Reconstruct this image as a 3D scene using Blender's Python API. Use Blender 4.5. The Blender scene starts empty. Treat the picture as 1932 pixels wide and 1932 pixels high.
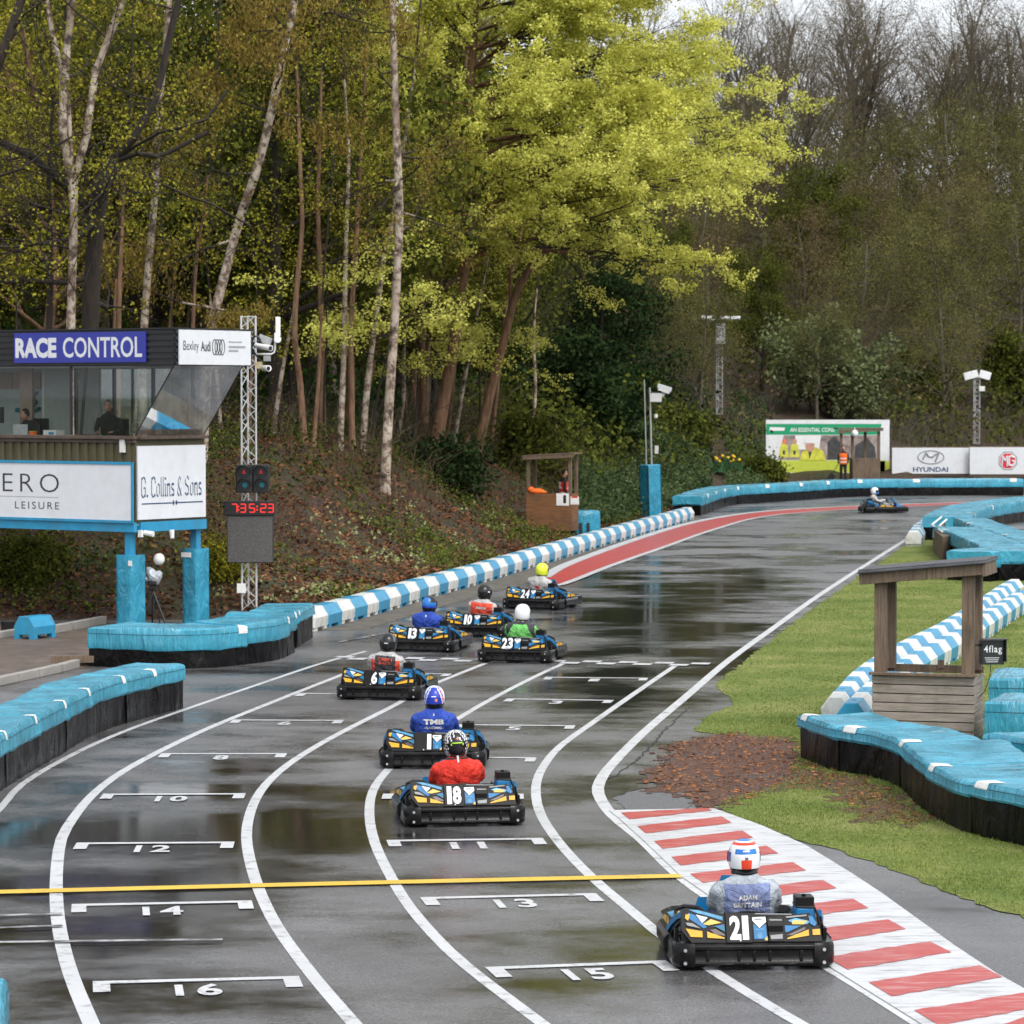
import bpy, math, random
import numpy as np
from mathutils import Vector, Matrix, noise as mnoise
from mathutils.bvhtree import BVHTree

SC = bpy.context.scene
COL = SC.collection
rad = math.radians

# ------------------------------------------------------------------ camera
CAM_H = 4.83
FOC = 5950.0 / 1932.0            # focal length / picture width
PITCH = math.atan(222.0 / 5950.0)
cam_d = bpy.data.cameras.new("camera")
cam = bpy.data.objects.new("camera", cam_d)
COL.objects.link(cam)
cam.location = (0, 0, CAM_H)
cam.rotation_euler = (rad(90) - PITCH, 0, 0)
cam_d.sensor_width = 36.0
cam_d.lens = 36.0 * FOC
cam_d.clip_start = 0.5
cam_d.clip_end = 6000
cam_d.dof.use_dof = True
cam_d.dof.focus_distance = 34.0
cam_d.dof.aperture_fstop = 6.3
SC.camera = cam

# ------------------------------------------------------------------ overcast sky and soft sun
SUN_EL, SUN_AZ = 48.0, 150.0     # azimuth measured clockwise from +Y
world = bpy.data.worlds.new("World")
SC.world = world
world.use_nodes = True
wn = world.node_tree
for n in list(wn.nodes):
    wn.nodes.remove(n)
w_out = wn.nodes.new("ShaderNodeOutputWorld")
w_bg = wn.nodes.new("ShaderNodeBackground")
w_sky = wn.nodes.new("ShaderNodeTexSky")
w_sky.sky_type = 'NISHITA'
w_sky.sun_disc = False
w_sky.sun_elevation = rad(SUN_EL)
w_sky.sun_rotation = rad(SUN_AZ)
w_sky.air_density = 1.0
w_sky.dust_density = 6.0
w_sky.ozone_density = 1.0
w_hs = wn.nodes.new("ShaderNodeHueSaturation")
w_hs.inputs['Saturation'].default_value = 0.22
w_hs.inputs['Value'].default_value = 1.0
wn.links.new(w_sky.outputs[0], w_hs.inputs['Color'])
w_add = wn.nodes.new("ShaderNodeMix")          # cloud layer: pale grey light added to the clear-sky colours
w_add.data_type = 'RGBA'; w_add.blend_type = 'ADD'; w_add.inputs[0].default_value = 1.0
w_add.inputs[7].default_value = (5.0, 5.2, 5.55, 1)
wn.links.new(w_hs.outputs[0], w_add.inputs[6])
wn.links.new(w_add.outputs[2], w_bg.inputs['Color'])
w_bg.inputs['Strength'].default_value = 0.15
wn.links.new(w_bg.outputs[0], w_out.inputs['Surface'])

sun_d = bpy.data.lights.new("sun", 'SUN')
sun_d.energy = 0.7
sun_d.angle = rad(14)
sun_d.color = (1.0, 0.96, 0.9)
sun = bpy.data.objects.new("sun", sun_d)
COL.objects.link(sun)
_sd = Vector((math.sin(rad(SUN_AZ)) * math.cos(rad(SUN_EL)), math.cos(rad(SUN_AZ)) * math.cos(rad(SUN_EL)), math.sin(rad(SUN_EL))))
sun.rotation_euler = _sd.to_track_quat('Z', 'Y').to_euler()
sun.location = (30, -30, 60)

SC.view_settings.view_transform = 'Standard'
SC.view_settings.look = 'None'
SC.view_settings.gamma = 1.0
SC.view_settings.exposure = -0.10
SC.cycles.max_bounces = 6
SC.cycles.diffuse_bounces = 3
SC.cycles.glossy_bounces = 3
SC.cycles.transmission_bounces = 4
SC.cycles.transparent_max_bounces = 8
SC.cycles.caustics_reflective = False
SC.cycles.caustics_refractive = False

# ------------------------------------------------------------------ picture point -> place
_cp, _sp = math.cos(PITCH), math.sin(PITCH)
def ray(x, y):
    u, v = (x - 966.0) / 5950.0, (966.0 - y) / 5950.0
    return Vector((u, _cp + v * _sp, -_sp + v * _cp))
def G(x, y, z=0.0):
    d = ray(x, y)
    t = (z - CAM_H) / d.z
    return Vector((d.x * t, d.y * t, z))
def P(x, y, Z):
    d = ray(x, y)
    t = Z / d.y
    return Vector((d.x * t, Z, CAM_H + d.z * t))
def proj(p):
    q = Vector(p) - Vector((0, 0, CAM_H))
    dep = q.y * _cp - q.z * _sp
    return (966 + 5950 * q.x / dep, 966 - 5950 * (q.y * _sp + q.z * _cp) / dep)

# ------------------------------------------------------------------ tagging
def tag(o, label=None, cat=None, group=None, kind=None):
    if label: o["label"] = label
    if cat: o["category"] = cat
    if group: o["group"] = group
    if kind: o["kind"] = kind
    return o
def empty(name, loc=(0, 0, 0), rz=0.0):
    o = bpy.data.objects.new(name, None)
    COL.objects.link(o)
    o.location = loc
    o.rotation_euler = (0, 0, rz)
    o.empty_display_size = 0.2
    return o
_ONES = "first second third fourth fifth sixth seventh eighth ninth tenth eleventh twelfth thirteenth fourteenth fifteenth sixteenth seventeenth eighteenth nineteenth".split()
_TENS = {2: ("twenty", "twentieth"), 3: ("thirty", "thirtieth"), 4: ("forty", "fortieth"), 5: ("fifty", "fiftieth"), 6: ("sixty", "sixtieth"), 7: ("seventy", "seventieth")}
def nth(n):
    if n < 20: return _ONES[n - 1]
    t, u = divmod(n, 10)
    return _TENS[t][1] if u == 0 else _TENS[t][0] + "-" + _ONES[u - 1]
def copy_tree(o, parent=None):
    c = o.copy()
    COL.objects.link(c)
    if parent is not None:
        c.parent = parent
    for ch in [k for k in bpy.data.objects if k.parent == o]:
        copy_tree(ch, c)
    return c

# ------------------------------------------------------------------ materials
def new_mat(name):
    m = bpy.data.materials.new(name)
    m.use_nodes = True
    nt = m.node_tree
    b = nt.nodes["Principled BSDF"]
    return m, nt, b
def _noise(nt, scale, detail=4, rough=0.55, vec=None, coord='Object'):
    if vec is None:
        tc = nt.nodes.new("ShaderNodeTexCoord")
        vec = tc.outputs[coord]
    n = nt.nodes.new("ShaderNodeTexNoise")
    n.inputs['Scale'].default_value = scale
    n.inputs['Detail'].default_value = detail
    n.inputs['Roughness'].default_value = rough
    nt.links.new(vec, n.inputs['Vector'])
    return n
def _ramp(nt, fac, stops):
    r = nt.nodes.new("ShaderNodeValToRGB")
    e = r.color_ramp.elements
    while len(e) < len(stops): e.new(0.5)
    for i, (p, c) in enumerate(stops):
        e[i].position = p
        e[i].color = (c[0], c[1], c[2], 1) if hasattr(c, '__len__') else (c, c, c, 1)
    nt.links.new(fac, r.inputs['Fac'])
    return r
def _mix(nt, a, b, fac, mode='MIX'):
    m = nt.nodes.new("ShaderNodeMix")
    m.data_type = 'RGBA'
    m.blend_type = mode
    for s, v in ((m.inputs[0], fac), (m.inputs[6], a), (m.inputs[7], b)):
        if hasattr(v, 'node'): nt.links.new(v, s)
        elif hasattr(v, '__len__'): s.default_value = (v[0], v[1], v[2], 1)
        else: s.default_value = v
    return m.outputs[2]
def _bump(nt, b, h, strength, dist=0.02):
    n = nt.nodes.new("ShaderNodeBump")
    n.inputs['Strength'].default_value = strength
    n.inputs['Distance'].default_value = dist
    nt.links.new(h, n.inputs['Height'])
    nt.links.new(n.outputs[0], b.inputs['Normal'])
    return n
def mat(name, col, rough=0.5, var=0.15, scale=6.0, bump=0.0, bscale=40.0, metal=0.0, spec=0.5, dirt=None, dscale=2.0, damt=0.5, coord='Object'):
    """plain paint / plastic / cloth: base colour with a noise in value, optional dirt patches and a bump"""
    m, nt, b = new_mat(name)
    n = _noise(nt, scale, coord=coord)
    lo = [c * (1 - var) for c in col]
    hi = [min(1, c * (1 + var)) for c in col]
    r = _ramp(nt, n.outputs['Fac'], [(0.3, lo), (0.7, hi)])
    out = r.outputs[0]
    if dirt:
        n2 = _noise(nt, dscale, 8, 0.65, coord=coord)
        r2 = _ramp(nt, n2.outputs['Fac'], [(0.48, 0.0), (0.72, damt)])
        out = _mix(nt, out, dirt, r2.outputs[0])
    nt.links.new(out, b.inputs['Base Color'])
    b.inputs['Roughness'].default_value = rough
    b.inputs['Metallic'].default_value = metal
    b.inputs['Specular IOR Level'].default_value = spec
    if bump:
        n3 = _noise(nt, bscale, 3, coord=coord)
        _bump(nt, b, n3.outputs['Fac'], bump)
    return m
def emit_mat(name, col, strength):
    m, nt, b = new_mat(name)
    b.inputs['Base Color'].default_value = (col[0] * .3, col[1] * .3, col[2] * .3, 1)
    b.inputs['Emission Color'].default_value = (*col, 1)
    b.inputs['Emission Strength'].default_value = strength
    return m
def leaf_mat(name, c1, c2, trans=0.3, clump=0.6):
    m, nt, b = new_mat(name)
    nt.nodes.remove(b)
    geo = nt.nodes.new("ShaderNodeNewGeometry")
    n = _noise(nt, clump, 3)
    add = nt.nodes.new("ShaderNodeMath"); add.operation = 'MULTIPLY_ADD'
    nt.links.new(geo.outputs['Random Per Island'], add.inputs[0])
    add.inputs[1].default_value = 0.5
    nt.links.new(n.outputs['Fac'], add.inputs[2])
    r = _ramp(nt, add.outputs[0], [(0.45, c1), (0.95, c2)])
    d = nt.nodes.new("ShaderNodeBsdfDiffuse"); t = nt.nodes.new("ShaderNodeBsdfTranslucent")
    mx = nt.nodes.new("ShaderNodeMixShader"); mx.inputs[0].default_value = trans
    nt.links.new(r.outputs[0], d.inputs[0]); nt.links.new(r.outputs[0], t.inputs[0])
    nt.links.new(d.outputs[0], mx.inputs[1]); nt.links.new(t.outputs[0], mx.inputs[2])
    nt.links.new(mx.outputs[0], nt.nodes["Material Output"].inputs['Surface'])
    return m

# ------------------------------------------------------------------ mesh building
class MB:
    def __init__(self):
        self.v, self.f, self.mi = [], [], []
    def add(self, vs, fs, mi=0):
        o = len(self.v)
        self.v.extend([tuple(p) for p in vs])
        self.f.extend([tuple(i + o for i in f) for f in fs])
        self.mi.extend([mi] * len(fs))
        return self
    def box(self, c, s, mi=0, rz=0.0, M=None):
        hx, hy, hz = s[0] / 2, s[1] / 2, s[2] / 2
        vs = [Vector((x * hx, y * hy, z * hz)) for z in (-1, 1) for y in (-1, 1) for x in (-1, 1)]
        R = M if M is not None else Matrix.Rotation(rz, 3, 'Z')
        vs = [R @ p + Vector(c) for p in vs]
        return self.add(vs, [(0, 2, 3, 1), (4, 5, 7, 6), (0, 1, 5, 4), (2, 6, 7, 3), (0, 4, 6, 2), (1, 3, 7, 5)], mi)
    def tube(self, pts, radii, n=8, mi=0, cap=True, closed=False):
        pts = [Vector(p) for p in pts]
        if not hasattr(radii, '__len__'): radii = [radii] * len(pts)
        rings, up = [], None
        N = len(pts)
        for i, p in enumerate(pts):
            if closed: d = pts[(i + 1) % N] - pts[i - 1]
            else: d = pts[min(i + 1, N - 1)] - pts[max(i - 1, 0)]
            d.normalize()
            if up is None:
                up = Vector((0, 0, 1)) if abs(d.z) < 0.9 else Vector((1, 0, 0))
            s = d.cross(up).normalized(); up = s.cross(d).normalized()
            rings.append([p + (s * math.cos(a) + up * math.sin(a)) * radii[i] for a in [2 * math.pi * k / n for k in range(n)]])
        return self.rings(rings, mi, cap, closed)
    def rings(self, rings, mi=0, cap=True, closed=False):
        n = len(rings[0]); N = len(rings)
        vs = [p for r in rings for p in r]
        fs = []
        for i in range(N if closed else N - 1):
            a, b = i * n, ((i + 1) % N) * n
            for k in range(n):
                fs.append((a + k, a + (k + 1) % n, b + (k + 1) % n, b + k))
        if cap and not closed:
            fs.append(tuple(range(n - 1, -1, -1))); fs.append(tuple((N - 1) * n + k for k in range(n)))
        return self.add(vs, fs, mi)
    def ellipsoid(self, c, r, nu=16, nv=10, mi=0, M=None):
        c = Vector(c); vs = []; fs = []
        for j in range(nv + 1):
            th = math.pi * j / nv
            for i in range(nu):
                ph = 2 * math.pi * i / nu
                p = Vector((r[0] * math.sin(th) * math.cos(ph), r[1] * math.sin(th) * math.sin(ph), r[2] * math.cos(th)))
                vs.append((M @ p if M is not None else p) + c)
        for j in range(nv):
            for i in range(nu):
                a, b = j * nu + i, j * nu + (i + 1) % nu
                fs.append((a, a + nu, b + nu, b))
        return self.add(vs, fs, mi)
    def cyl(self, p0, p1, r0, r1=None, n=12, mi=0):
        return self.tube([p0, p1], [r0, r0 if r1 is None else r1], n, mi)
    def prism(self, poly, z0, z1, mi=0):
        n = len(poly)
        vs = [(p[0], p[1], z0) for p in poly] + [(p[0], p[1], z1) for p in poly]
        fs = [tuple(range(n - 1, -1, -1)), tuple(range(n, 2 * n))] + [(i, (i + 1) % n, n + (i + 1) % n, n + i) for i in range(n)]
        return self.add(vs, fs, mi)
    def mesh(self, name, mats):
        me = bpy.data.meshes.new(name)
        me.from_pydata(self.v, [], self.f)
        for m in (mats if isinstance(mats, (list, tuple)) else [mats]):
            me.materials.append(m)
        me.polygons.foreach_set('material_index', self.mi)
        me.update()
        return me
    def build(self, name, mats, parent=None, smooth=False, bevel=0.0, loc=None):
        me = self.mesh(name, mats)
        o = bpy.data.objects.new(name, me)
        COL.objects.link(o)
        if parent is not None: o.parent = parent
        if loc is not None: o.location = loc
        if smooth: smooth_mesh(me, 40 if smooth is True else smooth)
        if bevel:
            b = o.modifiers.new("bevel", 'BEVEL'); b.width = bevel; b.segments = 2; b.limit_method = 'ANGLE'; b.angle_limit = rad(40)
            b.harden_normals = False
        return o
def smooth_mesh(me, ang=40):
    me.polygons.foreach_set('use_smooth', [True] * len(me.polygons))
    try: me.set_sharp_from_angle(angle=rad(ang))
    except Exception: pass
def np_mesh(name, V, quads=None, tris=None, mats=(), qmi=None, smooth=False):
    me = bpy.data.meshes.new(name)
    V = np.asarray(V, dtype=np.float32)
    loops, starts, n = [], [], 0
    if quads is not None and len(quads):
        q = np.asarray(quads, dtype=np.int32); loops.append(q.ravel()); starts.append(np.arange(len(q), dtype=np.int32) * 4); n = len(q) * 4
    if tris is not None and len(tris):
        t = np.asarray(tris, dtype=np.int32); loops.append(t.ravel()); starts.append(n + np.arange(len(t), dtype=np.int32) * 3)
    loops = np.concatenate(loops); starts = np.concatenate(starts)
    me.vertices.add(len(V)); me.vertices.foreach_set('co', V.ravel())
    me.loops.add(len(loops)); me.loops.foreach_set('vertex_index', loops)
    me.polygons.add(len(starts)); me.polygons.foreach_set('loop_start', starts)
    for m in mats: me.materials.append(m)
    if qmi is not None: me.polygons.foreach_set('material_index', np.asarray(qmi, dtype=np.int32))
    if smooth: me.polygons.foreach_set('use_smooth', np.ones(len(starts), dtype=bool))
    me.update(calc_edges=True)
    return me
def np_obj(name, me, parent=None):
    o = bpy.data.objects.new(name, me)
    COL.objects.link(o)
    if parent is not None: o.parent = parent
    return o
_tc = {}
def text_geo(body, bold=0.0, shear=0.0, spacing=1.0):
    """outline of a word as flat faces: verts, faces, width, height for size 1 (lower left at 0,0)"""
    k = (body, bold, shear, spacing)
    if k not in _tc:
        cu = bpy.data.curves.new("lettering", 'FONT')
        cu.body = body; cu.size = 1.0; cu.offset = bold; cu.shear = shear; cu.space_character = spacing; cu.resolution_u = 3
        o = bpy.data.objects.new("lettering", cu); COL.objects.link(o)
        bpy.context.view_layer.update()
        me = bpy.data.meshes.new_from_object(o.evaluated_get(bpy.context.evaluated_depsgraph_get()))
        vs = [v.co.copy() for v in me.vertices]; fs = [tuple(p.vertices) for p in me.polygons]
        bpy.data.objects.remove(o); bpy.data.curves.remove(cu); bpy.data.meshes.remove(me)
        x0 = min(v.x for v in vs); x1 = max(v.x for v in vs); y0 = min(v.y for v in vs); y1 = max(v.y for v in vs)
        vs = [Vector((v.x - x0, v.y - y0, 0)) for v in vs]
        _tc[k] = (vs, fs, x1 - x0, y1 - y0)
    return _tc[k]
def put_text(mb, body, origin, ux, uy, width, height, mi=0, bold=0.0, shear=0.0, spacing=1.0):
    """lay the word into the rectangle origin + ux*width, uy*height"""
    vs, fs, w, h = text_geo(body, bold, shear, spacing)
    o, ux, uy = Vector(origin), Vector(ux), Vector(uy)
    mb.add([o + ux * (v.x / w * width) + uy * (v.y / h * height) for v in vs], fs, mi)
# ================================================================== TERRAIN
RUN = [G(598, 1190), G(720, 1157), G(810, 1129), G(899, 1104), G(986, 1077), G(1066, 1053), G(1166, 1022), G(1246, 999), G(1316, 978)]
BACK = [G(1322, 973), G(1391, 952), G(1496, 945), G(1616, 937), G(1716, 935.5), G(1931, 934.5), G(2300, 934)]
def _offs(pl, d):
    out = []
    for i, p in enumerate(pl):
        t = (pl[min(i + 1, len(pl) - 1)] - pl[max(i - 1, 0)]); t.z = 0; t.normalize()
        out.append(Vector((p.x - t.y * d, p.y + t.x * d, 0)))
    return out
_bd = [(-300, 66.6), (-30, 66.6), (-7.2, 67.6), (-5.0, 66.9)] + [(p.x, p.y) for p in _offs(RUN, 0.62)][1:] + [(p.x, p.y) for p in _offs(BACK, 1.6)][1:] + [(200, 156)]
BD = np.array(_bd)
def bank_d(x, y):
    x = np.asarray(x, float); y = np.asarray(y, float)
    best = np.full(x.shape, 1e9); 
    for (ax, ay), (bx, by) in zip(BD[:-1], BD[1:]):
        dx, dy = bx - ax, by - ay
        t = np.clip(((x - ax) * dx + (y - ay) * dy) / (dx * dx + dy * dy), 0, 1)
        best = np.minimum(best, np.hypot(x - ax - t * dx, y - ay - t * dy))
    poly = np.vstack([BD, [(200, -80), (-300, -80)]])
    ins = np.zeros(x.shape, bool)
    n = len(poly)
    for i in range(n):
        xi, yi = poly[i]; xj, yj = poly[i - 1]
        c = ((yi > y) != (yj > y))
        with np.errstate(divide='ignore', invalid='ignore'):
            xx = (xj - xi) * (y - yi) / (yj - yi) + xi
        ins ^= c & (x < xx)
    return np.where(ins, -best, best)
def _ss(t):
    t = np.clip(t, 0, 1); return t * t * (3 - 2 * t)
def height(x, y):
    x = np.asarray(x, float); y = np.asarray(y, float)
    d = bank_d(x, y)
    right = _ss((x - 4) / 10.0)
    bank = (0.22 * _ss(d / 0.8)) + np.where(d > 0, (2.95 - 1.2 * right) * _ss((d - 0.3) / (7.5 + 6 * right)), 0)
    far = np.maximum(d - 9, 0)
    hill = 0.27 * far * far / (far + 14)
    cap = 30.0 - 6 * right
    hill = cap * np.tanh(hill / cap)
    bumps = 0.10 * np.sin(1.9 * x + 0.7 * y) + 0.09 * np.sin(1.3 * y - 1.1 * x + 2) + 0.07 * np.sin(3.1 * x + 2.4 * y + 1) + 0.3 * np.sin(0.31 * x + 0.17 * y)
    return bank + hill + bumps * _ss((d - 0.3) / 5.0)
def hgt(x, y):
    return float(height(np.array([x]), np.array([y]))[0])
def TP(x, y, z_add=0.0):
    """where the line of sight of a picture point meets the bank"""
    d = ray(x, y)
    t = np.arange(55, 420, 0.2)
    px, py, pz = d.x * t, d.y * t, CAM_H + d.z * t
    h = height(px, py) + z_add
    hit = np.nonzero(pz <= h)[0]
    i = hit[0] if len(hit) else len(t) - 1
    return Vector((px[i], py[i], h[i] - z_add))

def mat_bank():
    m, nt, b = new_mat("bank soil with leaf litter")
    n1 = _noise(nt, 9.0, 8, 0.7)
    r1 = _ramp(nt, n1.outputs['Fac'], [(0.3, (0.012, 0.008, 0.006)), (0.5, (0.055, 0.029, 0.016)), (0.62, (0.12, 0.062, 0.036)), (0.75, (0.19, 0.115, 0.075))])
    n2 = _noise(nt, 0.35, 6, 0.65)
    r2 = _ramp(nt, n2.outputs['Fac'], [(0.46, 0.0), (0.62, 0.8)])
    n3 = _noise(nt, 5.0, 6, 0.7)
    r3 = _ramp(nt, n3.outputs['Fac'], [(0.3, (0.010, 0.018, 0.006)), (0.55, (0.04, 0.065, 0.015)), (0.75, (0.09, 0.12, 0.03))])
    nt.links.new(_mix(nt, r1.outputs[0], r3.outputs[0], r2.outputs[0]), b.inputs['Base Color'])
    b.inputs['Roughness'].default_value = 0.9
    _bump(nt, b, n1.outputs['Fac'], 1.0, 0.15)
    return m
xs = np.concatenate([np.arange(-260, -40, 8), np.arange(-40, 44, 0.7), np.arange(44, 90, 3), np.arange(90, 200, 8)])
ys = np.concatenate([np.arange(60, 175, 0.7), np.arange(175, 230, 2), np.arange(230, 430, 6)])
gx, gy = np.meshgrid(xs, ys)
gd = bank_d(gx, gy); gz = np.where(gd > 0, height(gx, gy) + 0.004, -0.03)
nx, ny = len(xs), len(ys)
ii, jj = np.meshgrid(np.arange(nx - 1), np.arange(ny - 1))
q = np.stack([jj * nx + ii, jj * nx + ii + 1, (jj + 1) * nx + ii + 1, (jj + 1) * nx + ii], -1).reshape(-1, 4)
q = q[(gd.ravel()[q] > -1.0).any(1)]
o = np_obj("wooded_hillside", np_mesh("wooded_hillside", np.stack([gx, gy, gz], -1).reshape(-1, 3), q, mats=[mat_bank()], smooth=True))
tag(o, "steep bank and wooded hillside of brown leaf litter behind the track", "hillside", kind="structure")

# ground out to the horizon
mb = MB(); mb.add([(-4000, -4000, -0.06), (4000, -4000, -0.06), (4000, 4000, -0.06), (-4000, 4000, -0.06)], [(0, 1, 2, 3)])
tag(mb.build("ground", mat("distant ground", (0.05, 0.06, 0.025), 0.9)), "open ground stretching away to the horizon", "ground", kind="structure")

# ------------------------------------------------------------------ wet asphalt
def mat_asphalt():
    m, nt, b = new_mat("wet asphalt")
    tc = nt.nodes.new("ShaderNodeTexCoord")
    big = _noise(nt, 0.16, 5, 0.6, tc.outputs['Object'])
    mp = nt.nodes.new("ShaderNodeMapping"); mp.inputs['Scale'].default_value = (0.26, 0.34, 1); mp.inputs['Location'].default_value = (3.1, 7.7, 0)
    nt.links.new(tc.outputs['Object'], mp.inputs['Vector'])
    pud = _noise(nt, 1.0, 7, 0.63, mp.outputs[0])
    # standing water gathers in a few hollows of the track
    wet = pud.outputs['Fac']
    for (cx, cy, rx, ry, amt) in ((3.0, 66, 2.6, 20, .16), (-3.9, 33, 2.8, 11, .14), (0.4, 26, 1.2, 2.4, .06), (5.5, 84, 3.5, 12, .08), (1.6, 50, 1.1, 8, .06)):
        m1 = nt.nodes.new("ShaderNodeMapping"); m1.inputs['Scale'].default_value = (1 / rx, 1 / ry, 0); m1.inputs['Location'].default_value = (-cx / rx, -cy / ry, 0)
        nt.links.new(tc.outputs['Object'], m1.inputs['Vector'])
        ln = nt.nodes.new("ShaderNodeVectorMath"); ln.operation = 'LENGTH'; nt.links.new(m1.outputs[0], ln.inputs[0])
        fo = nt.nodes.new("ShaderNodeMapRange"); fo.inputs['From Min'].default_value = 1.25; fo.inputs['From Max'].default_value = .3; fo.inputs['To Min'].default_value = 0; fo.inputs['To Max'].default_value = amt
        nt.links.new(ln.outputs['Value'], fo.inputs['Value'])
        ad = nt.nodes.new("ShaderNodeMath"); ad.operation = 'ADD'; nt.links.new(wet, ad.inputs[0]); nt.links.new(fo.outputs[0], ad.inputs[1]); wet = ad.outputs[0]
    fine = _noise(nt, 75.0, 2, 0.6, tc.outputs['Object'])
    mid = _noise(nt, 1.7, 8, 0.7, tc.outputs['Object'])
    stone = _noise(nt, 26.0, 3, 0.75, tc.outputs['Object'])
    c1 = _ramp(nt, fine.outputs['Fac'], [(0.32, (0.060, 0.060, 0.0615)), (0.55, (0.150, 0.149, 0.152)), (0.75, (0.34, 0.338, 0.34))])
    c2 = _ramp(nt, big.outputs['Fac'], [(0.35, (0.78, 0.76, 0.75)), (0.65, (1.2, 1.19, 1.18))])
    c3 = _ramp(nt, mid.outputs['Fac'], [(0.35, (0.85, 0.85, 0.85)), (0.7, (1.1, 1.1, 1.1))])
    col = _mix(nt, _mix(nt, c1.outputs[0], c2.outputs[0], 1.0, 'MULTIPLY'), c3.outputs[0], 1.0, 'MULTIPLY')
    c4 = _ramp(nt, stone.outputs['Fac'], [(0.34, (.60, .60, .60)), (0.5, (1, 1, 1)), (0.70, (1.55, 1.55, 1.55))])
    col = _mix(nt, col, c4.outputs[0], 1.0, 'MULTIPLY')
    soak = _ramp(nt, wet, [(0.46, (1, 1, 1)), (0.66, (.18, .17, .16))])
    nt.links.new(_mix(nt, col, soak.outputs[0], 1.0, 'MULTIPLY'), b.inputs['Base Color'])
    r = _ramp(nt, wet, [(0.36, 0.48), (0.50, 0.33), (0.60, 0.17), (0.70, 0.05)])
    nt.links.new(r.outputs[0], b.inputs['Roughness'])
    s = _ramp(nt, wet, [(0.42, 0.45), (0.64, 0.03)])
    bp = nt.nodes.new("ShaderNodeBump"); bp.inputs['Distance'].default_value = 0.006
    nt.links.new(s.outputs[0], bp.inputs['Strength'])
    hm = nt.nodes.new("ShaderNodeMath"); hm.operation = 'MULTIPLY_ADD'
    nt.links.new(fine.outputs['Fac'], hm.inputs[0]); hm.inputs[1].default_value = 1.0
    nt.links.new(mid.outputs['Fac'], hm.inputs[2])
    nt.links.new(hm.outputs[0], bp.inputs['Height'])
    nt.links.new(bp.outputs[0], b.inputs['Normal'])
    b.inputs['IOR'].default_value = 1.38
    b.inputs['Specular IOR Level'].default_value = 0.5
    return m
M_ASPH = mat_asphalt()
mb = MB()
mb.add([(-300, -60, 0)] + [(x, y, 0) for x, y in BD + np.array([0.0, 0.3])] + [(200, -60, 0)], [tuple(range(len(BD) + 1, -1, -1))])
tag(mb.build("race_track", M_ASPH), "wet grey asphalt of the kart track and paddock", "race track", kind="structure")

# ------------------------------------------------------------------ painted lines
def mat_paint(name, col, wear, under=(0.05, 0.048, 0.046), rough=0.35, sc=3.0, lo=0.56, stretch=None):
    m, nt, b = new_mat(name)
    vec = None
    if stretch:
        tc = nt.nodes.new("ShaderNodeTexCoord"); mp = nt.nodes.new("ShaderNodeMapping"); mp.inputs['Scale'].default_value = stretch; mp.inputs['Rotation'].default_value = (0, 0, -.16)
        nt.links.new(tc.outputs['Object'], mp.inputs['Vector']); vec = mp.outputs[0]
    n = _noise(nt, sc, 9, 0.72, vec)
    n2 = _noise(nt, 0.9, 5)
    t = _ramp(nt, n2.outputs['Fac'], [(0.3, [c * .85 for c in col]), (0.7, col)])
    r = _ramp(nt, n.outputs['Fac'], [(lo, 0.0), (lo + 0.14, wear)])
    nt.links.new(_mix(nt, t.outputs[0], under, r.outputs[0]), b.inputs['Base Color'])
    b.inputs['Roughness'].default_value = rough
    _bump(nt, b, _noise(nt, 70, 2).outputs['Fac'], 0.25, 0.004)
    return m
M_WLINE = mat_paint("white road paint", (0.62, 0.63, 0.64), 0.75, sc=5.0, lo=0.53)
M_WLINE2 = mat_paint("worn white kerb paint", (0.62, 0.63, 0.645), 0.6, sc=1.0, lo=0.50, stretch=(2.0, 11, 1))
M_YLINE = mat_paint("yellow road paint", (0.78, 0.50, 0.03), 0.5)
M_RKERB = mat_paint("red kerb paint", (0.44, 0.018, 0.010), 0.7, under=(0.54, 0.30, 0.28), sc=1.0, lo=0.50, stretch=(2.2, 16, 1))
M_RKERB2 = mat_paint("smooth red kerb paint", (0.46, 0.018, 0.009), 0.4, under=(0.4, 0.03, 0.02))
M_FAINT = mat_paint("faded line paint", (0.45, 0.45, 0.46), 0.95, lo=0.42)
def curve(pts, step=0.6):
    """smooth line through ground points"""
    pts = [Vector(p) for p in pts]; out = []
    for i in range(len(pts) - 1):
        p0, p1, p2, p3 = pts[max(i - 1, 0)], pts[i], pts[i + 1], pts[min(i + 2, len(pts) - 1)]
        L = (p2 - p1).length; n = max(1, int(L / step))
        m1 = (p2 - p0) * (L / max((p2 - p0).length, 1e-6)); m2 = (p3 - p1) * (L / max((p3 - p1).length, 1e-6))
        for k in range(n):
            t = k / n
            out.append(p1 * (2*t**3 - 3*t*t + 1) + m1 * (t**3 - 2*t*t + t) + p2 * (-2*t**3 + 3*t*t) + m2 * (t**3 - t*t))
    out.append(pts[-1]); return out
def stripe(mb, pts, w, z, mi=0, step=0.6):
    c = curve(pts, step); vs = []; fs = []
    for i, p in enumerate(c):
        t = (c[min(i + 1, len(c) - 1)] - c[max(i - 1, 0)]); t.z = 0; t.normalize()
        nrm = Vector((-t.y, t.x, 0)); ww = w[0] + (w[1] - w[0]) * i / (len(c) - 1) if hasattr(w, '__len__') else w
        vs += [p + nrm * ww / 2 + Vector((0, 0, z)), p - nrm * ww / 2 + Vector((0, 0, z))]
        if i: fs.append((2*i - 2, 2*i - 1, 2*i + 1, 2*i))
    mb.add(vs, fs, mi)
def gp(l): return [G(x, y) for x, y in l]
L1 = [(-120, 1640), (-50, 1575), (0, 1526), (42, 1480), (139, 1423), (235, 1380), (346, 1340), (504, 1286), (609, 1251), (690, 1229)]
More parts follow.
